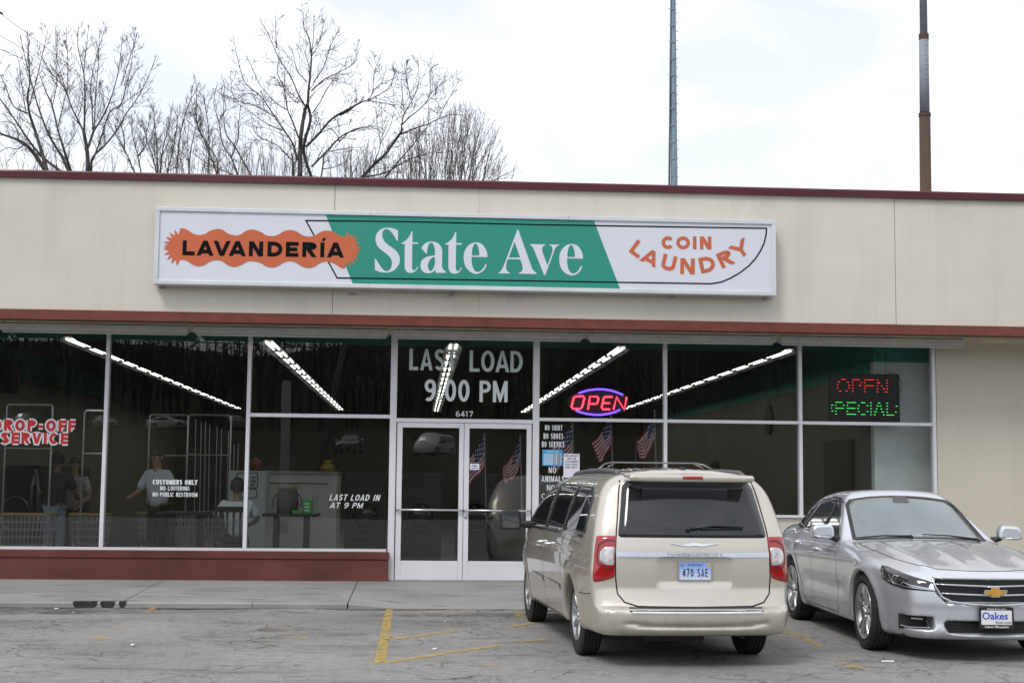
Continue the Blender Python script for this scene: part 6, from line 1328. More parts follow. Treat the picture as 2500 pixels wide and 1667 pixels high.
# ------------------------------------------------------------------ people
def skin_obj(name, J, E, mat, parent, root=None, sub=2):
    names = list(J); me = bpy.data.meshes.new(name); me.from_pydata([J[k][:3] for k in names], [(names.index(a), names.index(b)) for a, b in E], [])
    me.materials.append(mat); o = bpy.data.objects.new(name, me); C.objects.link(o); o.parent = parent
    m = o.modifiers.new('skin', 'SKIN'); m.use_smooth_shade = True; sv = me.skin_vertices[0].data if me.skin_vertices else None
    if sv is None:
        me.attributes; bpy.context.view_layer.objects.active = o
        sv = me.skin_vertices[0].data
    for i, k in enumerate(names):
        r_ = J[k][3]; sv[i].radius = (r_, r_*(J[k][4] if len(J[k]) > 4 else 1)); sv[i].use_root = (k == (root or names[0]))
    s = o.modifiers.new('sub', 'SUBSURF'); s.levels = sub; s.render_levels = sub; return o
def person(label, x, y, rz, skin, hair_m, top_m, leg_m, arms, seated=False, lean=0.0, long_hair=False, scale=1.0, headyaw=0):
    t = thing('person', label, 'person', (x, y, .128 if not seated else .128), rz); t.scale = (scale,)*3
    ph = .92 if not seated else .50; fy = lambda z: lean*(z-ph)
    P_ = lambda px_, py_, pz_: (px_, py_+fy(max(pz_, ph)), pz_)
    up = 0 if not seated else -.42
    J = {'pelvis': (*P_(0, 0, ph), .125, .9), 'belly': (*P_(0, .0, 1.10+up), .125, .85), 'chest': (*P_(0, 0, 1.32+up), .15, .75), 'neck0': (*P_(0, -.01, 1.47+up), .065), 'neck': (*P_(0, .0, 1.53+up), .055), 'jaw': (*P_(0, .025, 1.60+up), .068, 1.05), 'head': (*P_(0, .01, 1.69+up), .088, 1.1), 'crown': (*P_(0, 0, 1.765+up), .05)}
    E_ = [('pelvis', 'belly'), ('belly', 'chest'), ('chest', 'neck0'), ('neck0', 'neck'), ('neck', 'jaw'), ('jaw', 'head'), ('head', 'crown')]
    for s, nm_ in ((-1, 'r'), (1, 'l')):
        sh = P_(s*.18, 0, 1.42+up); el, wr = arms[nm_]; el = (el[0], el[1]+fy(1.2)*0, el[2]); J['sh'+nm_] = (*sh, .06); J['el'+nm_] = (*el, .042); J['wr'+nm_] = (*wr, .028)
        E_ += [('chest', 'sh'+nm_), ('sh'+nm_, 'el'+nm_), ('el'+nm_, 'wr'+nm_)]
        d_ = np.array(wr)-np.array(el); d_ /= np.linalg.norm(d_)+1e-6; side_ = np.cross(d_, (0, 0, 1.)); side_ = side_/(np.linalg.norm(side_)+1e-6); pm_ = np.array(wr)+d_*.06; J['pa'+nm_] = (*pm_, .030, .5); E_.append(('wr'+nm_, 'pa'+nm_))
        for k, (off, ln) in enumerate(((-.03, .065), (-.01, .08), (.01, .075), (.03, .06))):
            f0 = pm_+side_*off+d_*.03; f1 = f0+d_*ln*.5; f2 = f0+d_*ln*.85+np.array((0, 0, -.02)); J['f%d0%s' % (k, nm_)] = (*f0, .0095); J['f%d1%s' % (k, nm_)] = (*f1, .0085); J['f%d2%s' % (k, nm_)] = (*f2, .007); E_ += [('pa'+nm_, 'f%d0%s' % (k, nm_)), ('f%d0%s' % (k, nm_), 'f%d1%s' % (k, nm_)), ('f%d1%s' % (k, nm_), 'f%d2%s' % (k, nm_))]
        th0 = np.array(wr)+side_*s*-.03+d_*.03; th1 = th0+side_*s*-.025+d_*.04; J['t0'+nm_] = (*th0, .012); J['t1'+nm_] = (*th1, .009); E_ += [('wr'+nm_, 't0'+nm_), ('t0'+nm_, 't1'+nm_)]
        if not seated: hp, kn, an, to = (s*.09, 0, .88), (s*.10, .02, .50), (s*.10, -.02, .09), (s*.12, .14, .04)
        else: hp, kn, an, to = (s*.09, .02, .50), (s*.12, .42, .50), (s*.12, .42, .09), (s*.13, .57, .04)
        J['hp'+nm_] = (*hp, .085); J['kn'+nm_] = (*kn, .058); J['an'+nm_] = (*an, .040); J['to'+nm_] = (*to, .035); E_ += [('pelvis', 'hp'+nm_), ('hp'+nm_, 'kn'+nm_), ('kn'+nm_, 'an'+nm_), ('an'+nm_, 'to'+nm_)]
    skin_obj('body', J, E_, skin, t, 'pelvis')
    g = lambda k, r_, *q: (*J[k][:3], r_, *q)
    mid = lambda a_, b_, u: tuple(np.array(J[a_][:3])*(1-u)+np.array(J[b_][:3])*u)
    T = {'pelvis': g('pelvis', .165, .85), 'belly': g('belly', .165, .8), 'chest': g('chest', .185, .72), 'n': (*mid('chest', 'neck0', .8), .085)}; TE = [('pelvis', 'belly'), ('belly', 'chest'), ('chest', 'n')]
    for nm_ in 'rl': T['sh'+nm_] = g('sh'+nm_, .085); T['sl'+nm_] = (*mid('sh'+nm_, 'el'+nm_, .85), .078); TE += [('chest', 'sh'+nm_), ('sh'+nm_, 'sl'+nm_)]
    skin_obj('shirt', T, TE, top_m, t, 'chest')
    L_ = {'pelvis': g('pelvis', .125, .9)}; LE = []
    for nm_ in 'rl': L_['hp'+nm_] = g('hp'+nm_, .095); L_['kn'+nm_] = g('kn'+nm_, .078); L_['an'+nm_] = (*mid('kn'+nm_, 'an'+nm_, .93), .062); LE += [('pelvis', 'hp'+nm_), ('hp'+nm_, 'kn'+nm_), ('kn'+nm_, 'an'+nm_)]
    skin_obj('trousers', L_, LE, leg_m, t, 'pelvis')
    for nm_ in 'rl': skin_obj('shoe', {'a': (*np.array(J['an'+nm_][:3])-np.array((0, .03, .03)), .05), 'b': (*np.array(J['to'+nm_][:3]), .045, .7)}, [('a', 'b')], M_dk, t, 'a')
    hx, hy, hz = J['head'][:3]; mb = MB(); prof = []
    n1, n2 = 10, 16; vs = []; cy_ = math.cos(R(headyaw)); sy_ = math.sin(R(headyaw))
    for i in range(n1+1):
        th = R(-8+ (98)*i/n1)
        for k in range(n2):
            ph_ = 2*math.pi*k/n2; rr = .099*math.cos(th)*(1+.05*math.sin(ph_*3+i*1.3)+.03*math.sin(ph_*7+i)); dx_, dy_ = rr*math.cos(ph_), rr*1.13*math.sin(ph_); low = -.07 if dy_ < .02 else .045
            zz = .112*math.sin(th)+(.018*math.sin(ph_*5+2) if i == 0 else 0)+(low if i == 0 else 0); vs.append((hx+dx_, hy-.008+dy_, hz+.008+zz))
    mb.add(vs, [(i*n2+k, i*n2+(k+1) % n2, (i+1)*n2+(k+1) % n2, (i+1)*n2+k) for i in range(n1) for k in range(n2)]); mb.build('hair', hair_m, t, smooth=True, world=False)
    if long_hair: mb = MB(); mb.tube([(hx, hy-.09, hz), (hx, hy-.11, hz-.15), (hx, hy-.12, hz-.32)], [.10, .095, .05], 12); mb.build('long_hair', hair_m, t, smooth=True, world=False)
    for s in (-1, 1): mb = MB(); mb.lathe([(.001, -.008), (.011, 0), (.001, .008)], 8, origin=(hx+s*.033, hy+.087, hz-.012), axis='y'); mb.build('eye', M_bk, t, world=False)
    mb = MB(); mb.tube([(hx, hy+.085, hz-.005), (hx, hy+.112, hz-.045), (hx, hy+.09, hz-.052)], [.008, .015, .010], 8); mb.build('nose', skin, t, smooth=True, world=False)
    mb = MB(); mb.tube([(hx-.024, hy+.076, hz-.083), (hx, hy+.09, hz-.083), (hx+.024, hy+.076, hz-.083)], .006, 6); mb.build('mouth', plain('lips', (.30, .12, .10), .6), t, world=False)
    for s in (-1, 1): mb = MB(); mb.lathe([(.001, -.012), (.024, -.004), (.026, .006), (.001, .012)], 10, origin=(hx+s*.092, hy, hz-.02), axis='x'); mb.build('ear', skin, t, smooth=True, world=False)
    return t
sk1 = plain('skin_light', (.42, .24, .17), .6, var=.08); sk2 = plain('skin_brown', (.20, .11, .075), .6, var=.08); hb = plain('hair_black', (.012, .011, .010), .6); hg = plain('hair_grey_brown', (.09, .07, .055), .7)
tw = plain('tee_white', (.62, .62, .68), .85, var=.06); tg = plain('shirt_pale', (.46, .49, .52), .85, var=.08); tp = plain('tee_pinkish', (.50, .40, .42), .85, var=.25, scale=14); td = plain('top_dark', (.03, .035, .04), .85); je = plain('jeans_grey', (.30, .35, .44), .9, var=.2); jd = plain('trousers_dark', (.02, .02, .025), .9); tl = plain('tee_mint', (.25, .38, .34), .85)
p = WP(388, 1200, 21.9); person('standing person in a white T-shirt looking down, behind the words CUSTOMERS ONLY', p[0], 21.9, R(150), sk1, hg, tw, jd, {'r': ((-.34, .10, 1.20), (-.42, .30, 1.24)), 'l': ((.30, .12, 1.14), (.22, .34, 1.10))}, lean=.08)
p = WP(580, 1250, 20.6); person('seated person in a pale shirt and dark cap with back to the window', p[0], 20.52, R(8), sk2, hb, tg, jd, {'r': ((-.30, .12, .78), (-.18, .36, .72)), 'l': ((.30, .12, .78), (.20, .36, .72))}, seated=True, lean=.12)
p = WP(133, 1250, 22.0); person('person in light grey jeans and a dark top seen from behind at the left carts', p[0], 22.0, R(-10), sk2, hb, td, je, {'r': ((-.27, .12, 1.16), (-.20, .36, 1.10)), 'l': ((.27, .12, 1.16), (.20, .36, 1.10))}, lean=.10, scale=.97)
p = WP(180, 1250, 22.7); person('long-haired person in a faded pink printed T-shirt right of the grey jeans', p[0], 22.7, R(170), sk1, hb, tp, jd, {'r': ((-.27, .05, 1.14), (-.22, .28, 1.02)), 'l': ((.27, .05, 1.14), (.22, .28, 1.02))}, long_hair=True, scale=.93)
p = WP(1745, 1120, 27.5); person('distant person in a mint T-shirt seen over the roof of the minivan', p[0], 27.5, R(120), sk2, hb, tl, jd, {'r': ((-.27, .05, 1.14), (-.22, .25, 1.05)), 'l': ((.27, .05, 1.14), (.22, .25, 1.05))})
# ------------------------------------------------------------------ bare trees behind the building
M_bark = plain('dark_bark', (.070, .062, .055), .95, var=.35, scale=6); M_bark2 = plain('grey_bark', (.085, .075, .065), .95, var=.3, scale=6); M_bark3 = plain('brown_bark', (.13, .112, .095), .95, var=.3, scale=6)
u1 = 400/1568; Q1 = lambda a_, b_: (a_*u1, 30+b_*u1); u2 = 500/1867; Q2 = lambda a_, b_: (380+a_*u2, 30+b_*u2); u3 = 450/2205; Q3 = lambda a_, b_: (830+a_*u3, 130+b_*u3)
class Tree:
    def __init__(s, seed, Y, upw=.35, curl=.25, dens=1.0):
        s.r = random.Random(seed); s.Y = Y; s.t = MB(); s.c = MB(); s.up = upw; s.curl = curl; s.dens = dens; s.n = 0; s.k = Y/FPX
    def rv(s): return np.array([s.r.gauss(0, 1), s.r.gauss(0, 1), s.r.gauss(0, 1)])
    def twig(s, p, d, L, r0, lev):
        "grow a side shoot"
        nseg = 4 if lev >= 2 else 3; P_ = [p]; q = p.copy(); dd = d.copy(); ds = []
        for i in range(nseg):
            dd = dd+s.rv()*s.curl*.35+np.array([0, 0, s.up*.22]); dd /= np.linalg.norm(dd); q = q+dd*L/nseg; P_.append(q); ds.append(dd.copy())
        rr = [max(r0*(1-.7*i/nseg), .0048) for i in range(nseg+1)]; s.c.tube(P_, rr, 3 if lev < 2 else 4, caps=False); s.n += 1
        if lev <= 0: return
        m = int(round((1.5+1.3*lev)*s.dens)); m = max(2, m)
        for j in range(m):
            u = s.r.uniform(.22, 1.0) if j else 1.0; i = min(int(u*nseg), nseg-1); b = P_[i]+(P_[i+1]-P_[i])*(u*nseg-i)
            ax = s.rv(); ax -= ds[i]*np.dot(ax, ds[i]); ax /= np.linalg.norm(ax); an = s.r.uniform(.35, .85); nd = ds[i]*math.cos(an)+ax*math.sin(an)
            s.twig(b, nd, L*s.r.uniform(.42, .68)*(1-.3*u), max(r0*(1-.7*u)*.7, .006), lev-1)
    def limb(s, pts, w0, w1, side=1.0, lev=2, depth=None, spread=1.0, tip=True):
        "pts in photo pixels; w0, w1 widths in pixels"
        yy = s.Y+(s.r.uniform(-1, 1)*.6 if depth is None else depth); W_ = []
        n = len(pts); L = 0
        for i, q in enumerate(pts): yv = yy if i == 0 else yv+s.r.uniform(-.35, .35); W_.append(WP(q[0], q[1], yv))
        if pts[0][1] > 436: s.t.tube([W_[0]-np.array([0, 0, 3.2]), W_[0]-np.array([0, 0, 1.5]), W_[0]], [w0*.46*s.k*1.1]*3, 4, caps=False)
        W_ = [np.array(w_) for w_ in cat3(W_)]; n = len(W_); rr = [(w0+(w1-w0)*(i/(n-1))**.7)*.43*s.k for i in range(n)]
        (s.t if w0 > 9 else s.c).tube(W_, rr, 8 if w0 > 8 else 5)
        acc = 0
        for i in range(1, n):
            seg = W_[i]-W_[i-1]; l_ = np.linalg.norm(seg); d_ = seg/(l_+1e-9); acc += l_*side*s.dens
            while acc > .165:
                acc -= .165*s.r.uniform(.7, 1.5); ax = s.rv(); ax -= d_*np.dot(ax, d_); ax /= np.linalg.norm(ax); an = s.r.uniform(.45, 1.0); u = i/n
                s.twig(W_[i]-seg*s.r.random(), d_*math.cos(an)+ax*math.sin(an), s.r.uniform(.30, 1.0)*(1.3-1.0*u)*spread, min(max(rr[i]*.45, .007), .015), lev-(1 if s.r.random() < .5 else 0))
        if tip: s.twig(W_[-1], d_, .22*spread, rr[-1], 0)
    def root(s, px, py, w):
        a_ = WP(px, py, s.Y); s.t.tube([np.array([a_[0]+.1, s.Y, -.03]), np.array([a_[0]+.04, s.Y, a_[2]*.6]), a_], [w*.75*s.k, w*.6*s.k, w*.5*s.k], 9)
    def done(s, label, mat, group='bare trees behind the shop roof'):
        a_ = np.mean(np.array(s.t.v if s.t.v else s.c.v), 0); t = thing('bare_tree', label, 'tree', (float(a_[0]), s.Y, -.03), 0, group)
        if s.t.v: s.t.build('trunk', mat, t, smooth=True)
        s.c.build('crown', mat, t); return t
def cat3(W_, n=4):
    r_ = []
    for i in range(len(W_)-1):
        p0, p1, p2, p3 = [W_[max(0, min(len(W_)-1, k))] for k in (i-1, i, i+1, i+2)]
        for k in range(n): u = k/n; r_.append(.5*((2*p1)+(-p0+p2)*u+(2*p0-5*p1+4*p2-p3)*u*u+(-p0+3*p1-3*p2+p3)*u**3))
    return r_+[W_[-1]]
def L1(*p_): return [Q1(*q) for q in p_]
def L2(*p_): return [Q2(*q) for q in p_]
def L3(*p_): return [Q3(*q) for q in p_]
T = Tree(1, 50, .5, .22)
T.root(*Q1(450, 1530), 22)
T.limb(L1((450, 1530), (400, 1340), (330, 1120), (280, 960), (265, 800), (285, 650), (270, 350), (265, 190)), 13, 1.5); T.limb(L1((280, 900), (370, 560), (430, 300), (455, 190)), 4, 1.2); T.limb(L1((270, 970), (130, 900), (50, 700), (0, 600), (-60, 480)), 5, 1.5)
T.limb(L1((430, 1510), (330, 1360), (240, 1260), (150, 1215), (0, 1160), (-140, 1080)), 13, 5, side=1.3); T.limb(L1((250, 960), (215, 750), (180, 480), (140, 380)), 3, 1.2); T.limb(L1((0, 1160), (-60, 950), (-90, 700)), 6, 2); T.limb(L1((180, 1230), (150, 1100), (80, 1050), (-40, 1060)), 4, 1.5); T.limb(L1((240, 1260), (160, 1310), (60, 1300), (-40, 1380)), 4, 1.5)
T.done('leafless tree at the far left edge, leaning left over the shop roof', M_bark)
T = Tree(2, 52, .5, .22); T.root(*Q1(600, 1530), 20)
T.limb(L1((590, 1530), (400, 1380), (270, 1220), (150, 1040), (0, 830), (-60, 760)), 9, 3); T.limb(L1((660, 1530), (590, 1380), (470, 1180), (380, 950), (330, 780), (250, 480), (200, 250)), 10, 1.5); T.limb(L1((680, 1530), (610, 1310), (560, 1150), (500, 900), (440, 760), (380, 600)), 9, 2); T.limb(L1((620, 1300), (700, 1200), (750, 1100)), 3, 1.5); T.limb(L1((545, 1140), (590, 950), (650, 640), (635, 200)), 4, 1.3); T.limb(L1((500, 900), (540, 700), (545, 420), (540, 210)), 3, 1.2)
T.done('leafless tree left, with several straight stems left of the forked tree', M_bark)
T = Tree(3, 48, .6, .2); T.root(*Q1(850, 1530), 20)
T.limb(L1((840, 1530), (835, 1340), (800, 1140)), 14, 9, side=.5, tip=False); T.limb(L1((800, 1140), (750, 1040), (690, 920), (610, 720), (480, 570), (400, 430), (380, 350)), 7, 1.4); T.limb(L1((805, 1140), (812, 800), (800, 580), (745, 330), (755, 120)), 7, 1.3); T.limb(L1((800, 580), (820, 400), (850, 130)), 3.5, 1.2)
T.limb(L1((840, 1300), (895, 1140)), 8, 7, side=.4, tip=False); T.limb(L1((895, 1140), (1000, 970), (1080, 770), (1140, 520), (1175, 210)), 6, 1.4); T.limb(L1((890, 1140), (880, 900), (870, 700), (920, 430), (1010, 140)), 4.5, 1.3); T.limb(L1((900, 1130), (915, 800), (940, 500), (950, 200)), 4, 1.3)
T.limb(L1((870, 1530), (890, 1390), (990, 1290), (1120, 1130), (1210, 970), (1310, 830), (1400, 660), (1480, 470)), 8, 1.4); T.limb(L1((900, 1390), (960, 1230), (1050, 960), (1160, 880), (1210, 700), (1260, 480), (1290, 170)), 6, 1.3); T.limb(L1((1120, 930), (1250, 820), (1430, 700)), 3, 1.2); T.limb(L1((1160, 700), (1240, 450), (1300, 260)), 3, 1.2)
T.limb(L1((680, 900), (600, 650), (540, 420), (530, 220)), 3, 1.2); T.limb(L1((640, 800), (650, 500), (635, 200)), 3, 1.2)
T.done('tall leafless tree with a low fork, third from the left', M_bark)
for i, (sd, segs, lab) in enumerate(((4, [((1290, 1540), (1190, 1310), (1110, 1180), (1050, 1060)), ((1350, 1540), (1320, 1380), (1270, 1180), (1260, 1000)), ((1320, 1380), (1400, 1250), (1360, 1050)), ((1190, 1310), (1180, 1150), (1120, 1020))], 'small bare tree between the forked tree and the bushy saplings'),
        (5, [((1510, 1540), (1500, 1300), (1480, 1050), (1470, 900)), ((1530, 1540), (1560, 1300), (1620, 1080), (1650, 900)), ((1500, 1540), (1450, 1350), (1400, 1200), (1440, 1000)), ((1600, 1540), (1660, 1300), (1700, 1050)), ((1690, 1540), (1720, 1200), (1800, 900), (1870, 760))], 'clump of bare saplings in the gap left of the big tree'))):
    T = Tree(sd, 56, .8, .2, 1.15); T.root(*Q1(segs[0][0][0], 1540), 9)
    for q in segs: T.limb(L1(*q), 5, 1.5, side=1.4)
    T.done(lab, M_bark2)
T = Tree(6, 56, .7, .2, 1.15); T.root(*Q2(485, 1480), 8)
for q in (((485, 1480), (485, 1100), (450, 850), (440, 760)), ((560, 1480), (490, 1280), (380, 1020), (330, 880)), ((430, 1150), (375, 1000), (375, 680)), ((300, 1480), (330, 1200), (400, 950)), ((560, 1480), (560, 1350), (440, 1150))): T.limb(L2(*q), 5, 1.5, side=1.3)
T.done('thin bare tree with upright twigs, left of the twin-stemmed young tree', M_bark2)
T = Tree(7, 53, .5, .3); T.root(*Q2(760, 1490), 12)
for q, w_ in ((((750, 1490), (690, 1330), (610, 1200), (575, 1000), (530, 830), (555, 680)), 6), (((870, 1490), (730, 1240), (640, 1100), (620, 900), (630, 660)), 6), (((690, 1330), (745, 1180), (760, 1000), (775, 850)), 4), (((700, 1480), (560, 1420), (450, 1370), (330, 1280)), 4), (((575, 1000), (640, 880), (610, 760)), 3)): T.limb(L2(*q), w_, 1.5)
T.done('young twin-stemmed bare tree just left of the big tree', M_bark2)
T = Tree(8, 45, .15, .42, 1.0); T.root(*Q2(1315, 1500), 30)
T.limb(L2((1315, 1500), (1318, 1280), (1325, 1120), (1360, 900), (1385, 840)), 15, 9, side=.25, tip=False)
for q, w0, w1 in ((((1385, 880), (1395, 700), (1410, 560), (1420, 400), (1400, 250), (1350, 130), (1345, 10)), 9, 1.3), (((1405, 930), (1410, 1000), (1355, 1200), (1360, 1320), (1420, 1500)), 8, 10), (((1390, 860), (1410, 930)), 8, 8), (((1420, 400), (1480, 300), (1545, 70)), 4, 1.3), (((1420, 400), (1440, 200), (1440, 60)), 3, 1.2), (((1420, 720), (1530, 620), (1650, 560), (1790, 480), (1850, 350)), 5, 1.3), (((1440, 640), (1530, 500), (1600, 300), (1660, 180)), 4, 1.3), (((1430, 920), (1500, 820), (1560, 700), (1640, 600)), 4, 1.3),
        (((1370, 870), (1300, 750), (1230, 590), (1120, 420), (1040, 230), (970, 110)), 6, 1.3), (((1100, 330), (1095, 180), (1090, 60)), 3.5, 1.2), (((1380, 640), (1300, 550), (1270, 460), (1245, 350)), 4, 1.3), (((1305, 1150), (1250, 1000), (1200, 880), (1170, 690), (1110, 560), (1120, 430)), 6, 1.8), (((1300, 830), (1240, 790), (1170, 690)), 4, 1.6),
        (((1290, 1350), (1250, 1200), (1150, 1050), (1050, 900), (950, 760), (820, 650), (760, 480), (710, 240)), 7, 1.3), (((1195, 890), (1090, 820), (950, 660), (850, 440)), 4, 1.3), (((1100, 965), (900, 850), (720, 790), (680, 560)), 4, 1.3), (((1250, 1360), (1100, 1210), (930, 1130), (880, 1000)), 4.5, 1.5), (((1150, 1080), (1000, 1010), (890, 930), (740, 830)), 4, 1.3), (((920, 760), (830, 740), (740, 790), (640, 760)), 3, 1.2), (((1250, 1500), (1250, 1350)), 7, 6),
        (((1370, 1230), (1490, 1110), (1600, 980), (1750, 890), (1860, 830)), 8, 6)): T.limb(L2(*q), w0, w1)
for q, w0, w1 in ((((0, 745), (110, 690), (220, 600), (330, 560), (390, 470), (400, 300), (430, 170), (490, 20)), 5.5, 1.3), (((330, 570), (500, 480), (600, 390), (665, 200)), 4, 1.2), (((390, 450), (500, 350), (545, 200)), 3, 1.2), (((200, 600), (190, 480), (190, 360)), 3, 1.2), (((350, 560), (450, 590), (600, 610), (740, 670)), 3, 1.2)): T.limb(L3(*q), w0, w1)
for q, w0, w1 in ((((1420, 1410), (1560, 1270), (1640, 1180), (1730, 1110), (1860, 1060)), 6, 4), (((1510, 1500), (1525, 1400), (1540, 1300), (1640, 1180)), 5, 4), (((1680, 1190), (1650, 1120), (1620, 1080)), 4, 2), (((1530, 1430), (1640, 1410), (1740, 1360)), 3.5, 1.3), (((1590, 1270), (1750, 1240), (1900, 1230)), 3.5, 1.5)): T.limb(L2(*q), w0, w1)
T.limb(L3((0, 1050), (150, 920), (370, 860), (420, 750)), 4, 1.2)
T.done('largest bare tree, broad crooked crown rising over the left half of the sign', M_bark)
T = Tree(9, 47, .25, .38); T.root(*Q3(270, 1500), 18)
for q, w0, w1 in ((((260, 1490), (400, 1340), (540, 1210), (650, 1060), (730, 950)), 11, 7), (((730, 950), (760, 750), (850, 590), (940, 380), (940, 130)), 5, 1.3), (((740, 860), (830, 770), (940, 680), (1070, 520), (1080, 250), (1115, 160)), 5, 1.3), (((730, 970), (900, 900), (1050, 850), (1180, 790), (1320, 740), (1500, 740)), 6, 1.3), (((540, 1490), (620, 1390), (800, 1180), (950, 1000), (1060, 840), (1060, 650)), 6, 1.6), (((300, 1480), (550, 1430), (780, 1290), (1000, 1220), (1180, 1150)), 6, 1.5), (((1180, 790), (1270, 600), (1390, 400)), 3, 1.2), (((850, 560), (810, 380), (790, 240), (800, 100)), 3, 1.2), (((770, 720), (740, 450), (735, 290)), 3, 1.2), (((1075, 490), (1150, 430), (1240, 350)), 3, 1.2), (((400, 1330), (480, 1100), (440, 800), (430, 600)), 3.5, 1.3), (((480, 1090), (600, 880), (640, 720)), 3, 1.2)): T.limb(L3(*q), w0, w1)
T.done('bare tree leaning right, with a long low limb, right of the largest tree', M_bark)
# broom-like thickets along the roof edge
def thicket(seed, Y, x0, x1, n, topf, lean, label, mat, den=.9):
    T = Tree(seed, Y, 1.0, .14, den); r_ = T.r
    for i in range(n):
        bx = r_.uniform(x0, x1); tx, ty = topf(bx, r_); ys = 455
        pts = [(bx, ys), (bx+(tx-bx)*.3, ys+(ty-ys)*.38), (bx+(tx-bx)*.68, ys+(ty-ys)*.72), (tx, ty)]; T.limb(pts, r_.uniform(1.1, 2.6), .8, side=.5, lev=1, spread=.8)
    T.root((x0+x1)/2, 455, 8); T.done(label, mat)
def top_a(bx, r_):
    u = (bx-1050)/150; tx = bx+r_.gauss(0, 22)+u*55; env = np.interp(tx, [950, 1020, 1080, 1130, 1170, 1215, 1240, 1270], [330, 290, 275, 245, 265, 310, 380, 425]); return tx, env+abs(r_.gauss(0, 26))
thicket(11, 58, 985, 1200, 135, top_a, 0, 'dense broom-shaped bare thicket at the right end of the trees', M_bark3)
thicket(12, 62, 800, 1010, 80, lambda bx, r_: (bx+r_.uniform(-18, 18), 355+r_.uniform(-15, 60)), 0, 'low bare thicket along the roof behind the leaning tree', M_bark3)
thicket(13, 62, 560, 760, 70, lambda bx, r_: (bx+r_.uniform(-18, 18), 335+r_.uniform(-20, 70)), 0, 'low bare thicket along the roof behind the largest tree', M_bark3)
thicket(14, 62, 380, 560, 55, lambda bx, r_: (bx+r_.uniform(-18, 18), 350+r_.uniform(-20, 60)), 0, 'low bare thicket along the roof right of the forked tree', M_bark3)
thicket(15, 62, -20, 330, 50, lambda bx, r_: (bx+r_.uniform(-18, 18), 375+r_.uniform(-15, 50)), 0, 'low bare thicket along the roof at the left', M_bark3)
thicket(16, 62, 1160, 1262, 16, lambda bx, r_: (bx+r_.uniform(0, 20), 395+r_.uniform(-10, 40)), 0, 'low sparse thicket at the right end above the roof', M_bark3)

# ------------------------------------------------------------------ masts behind the roof
M_galv = MatB('galvanised_steel'); M_galv.set(Roughness=.5, Metallic=.3); M_galv.color(M_galv.ramp(M_galv.noise(1.2, 6, .6, M_galv.coord(scale=(1, 1, .35))), [(.3, (.14, .19, .24)), (.6, (.24, .32, .39)), (.8, (.20, .23, .30))])); M_galv = M_galv.m
M_rst = MatB('rusted_pole'); M_rst.set(Roughness=.85); M_rst.color(M_rst.ramp(M_rst.noise(.8, 6, .6, M_rst.coord(scale=(1.5, 1.5, .3))), [(.35, (.045, .036, .030)), (.6, (.10, .06, .04)), (.8, (.20, .085, .035))])); M_rst = M_rst.m
M_pgr = plain('weathered_grey_paint', (.27, .295, .34), .6, var=.25, scale=1.5)
Ym = 40.0; k = Ym/FPX
def mast_pts(px_b, px_t): a_, b_ = WP(px_b, 455, Ym), WP(px_t, 0, Ym); d_ = (b_-a_)/(b_[2]-a_[2]); return a_, b_, d_
a, b, d_ = mast_pts(1646, 1644); t = thing('cell_mast', 'pale blue-grey steel mast with cables strapped to its left side, behind the roof', 'mast', (a[0], Ym, -.03))
zz = [-.03, a[2], b[2], b[2]+12]; mb = MB(); ctr = lambda z: (a[0]+(z-a[2])*0+(WP(1644, 0, Ym)[0]-a[0])*(z-a[2])/(b[2]-a[2]), Ym, z)
mb.tube([ctr(z) for z in zz], [10.5*k, 8.6*k, 5.9*k, 4.4*k], 12); mb.build('shaft', M_galv, t, smooth=True)
for j, off in enumerate((-11.5, -14.5)):
    mb = MB(); mb.tube([(ctr(z)[0]+off*k*(1 if z < b[2] else .65)*(1-.22*(z-a[2])/(b[2]-a[2])), Ym-.02*j, z) for z in zz], [(1.9-.5*j)*k]*4, 6); mb.build('cable', plain('cable_dark', (.05, .045, .045), .6) if j == 0 else plain('cable_grey', (.30, .30, .31), .5), t, smooth=True)
for i in range(14):
    z = a[2]-.2+i*(b[2]-a[2])/11.2; c_ = ctr(z); mb = MB(); mb.box(c_[0]-15*k, c_[0]+5*k, Ym-9*k, Ym-7.5*k, z-.008, z+.008); mb.build('strap', M_alud, t)
for i in range(26): z = a[2]+i*(b[2]-a[2])/20.5; c_ = ctr(z); mb = MB() if i == 0 else mb; mb.tube([(c_[0]+5*k, Ym, z), (c_[0]+11*k, Ym, z)], .010, 4)
mb.build('climbing_pegs', M_alud, t)['kind'] = 'stuff'
a, b = WP(2260, 470, Ym), WP(2254, 0, Ym); t = thing('flanged_pole', 'thick stepped pole, rusty brown below and grey above, behind the roof at the right', 'pole', (a[0], Ym, -.03))
def cz(py): return WP(2257, py, Ym)[2]
cx_ = lambda z: a[0]+(b[0]-a[0])*(z-a[2])/(b[2]-a[2])
for nm_, y0, y1, w_, mat in (('lower_section', None, 277, 14.6, M_rst), ('middle_section', 275, 84, 12.4, M_pgr), ('upper_section', 82, -500, 9.6, M_pgr)):
    z0 = -.03 if y0 is None else cz(y0); z1 = cz(y1); mb = MB(); mb.tube([(cx_(z0), Ym, z0), (cx_(z1), Ym, z1)], [w_*k*(1.0 if y0 else 1.1), w_*k*.96], 20); mb.build(nm_, mat, t, smooth=True)
for py, w_, hh in ((277, 15.2, .10), (84, 12.6, .12)): z = cz(py); mb = MB(); mb.tube([(cx_(z), Ym, z-hh), (cx_(z), Ym, z)], w_*k, 20); mb.build('collar', M_rst, t)
z = cz(84); mb = MB(); mb.tube([(cx_(z), Ym, cz(98)), (cx_(z), Ym, z-.12)], [11.6*k*1.08, 12.5*k], 20); mb.build('rust_skirt', M_rst, t)
mb = MB()
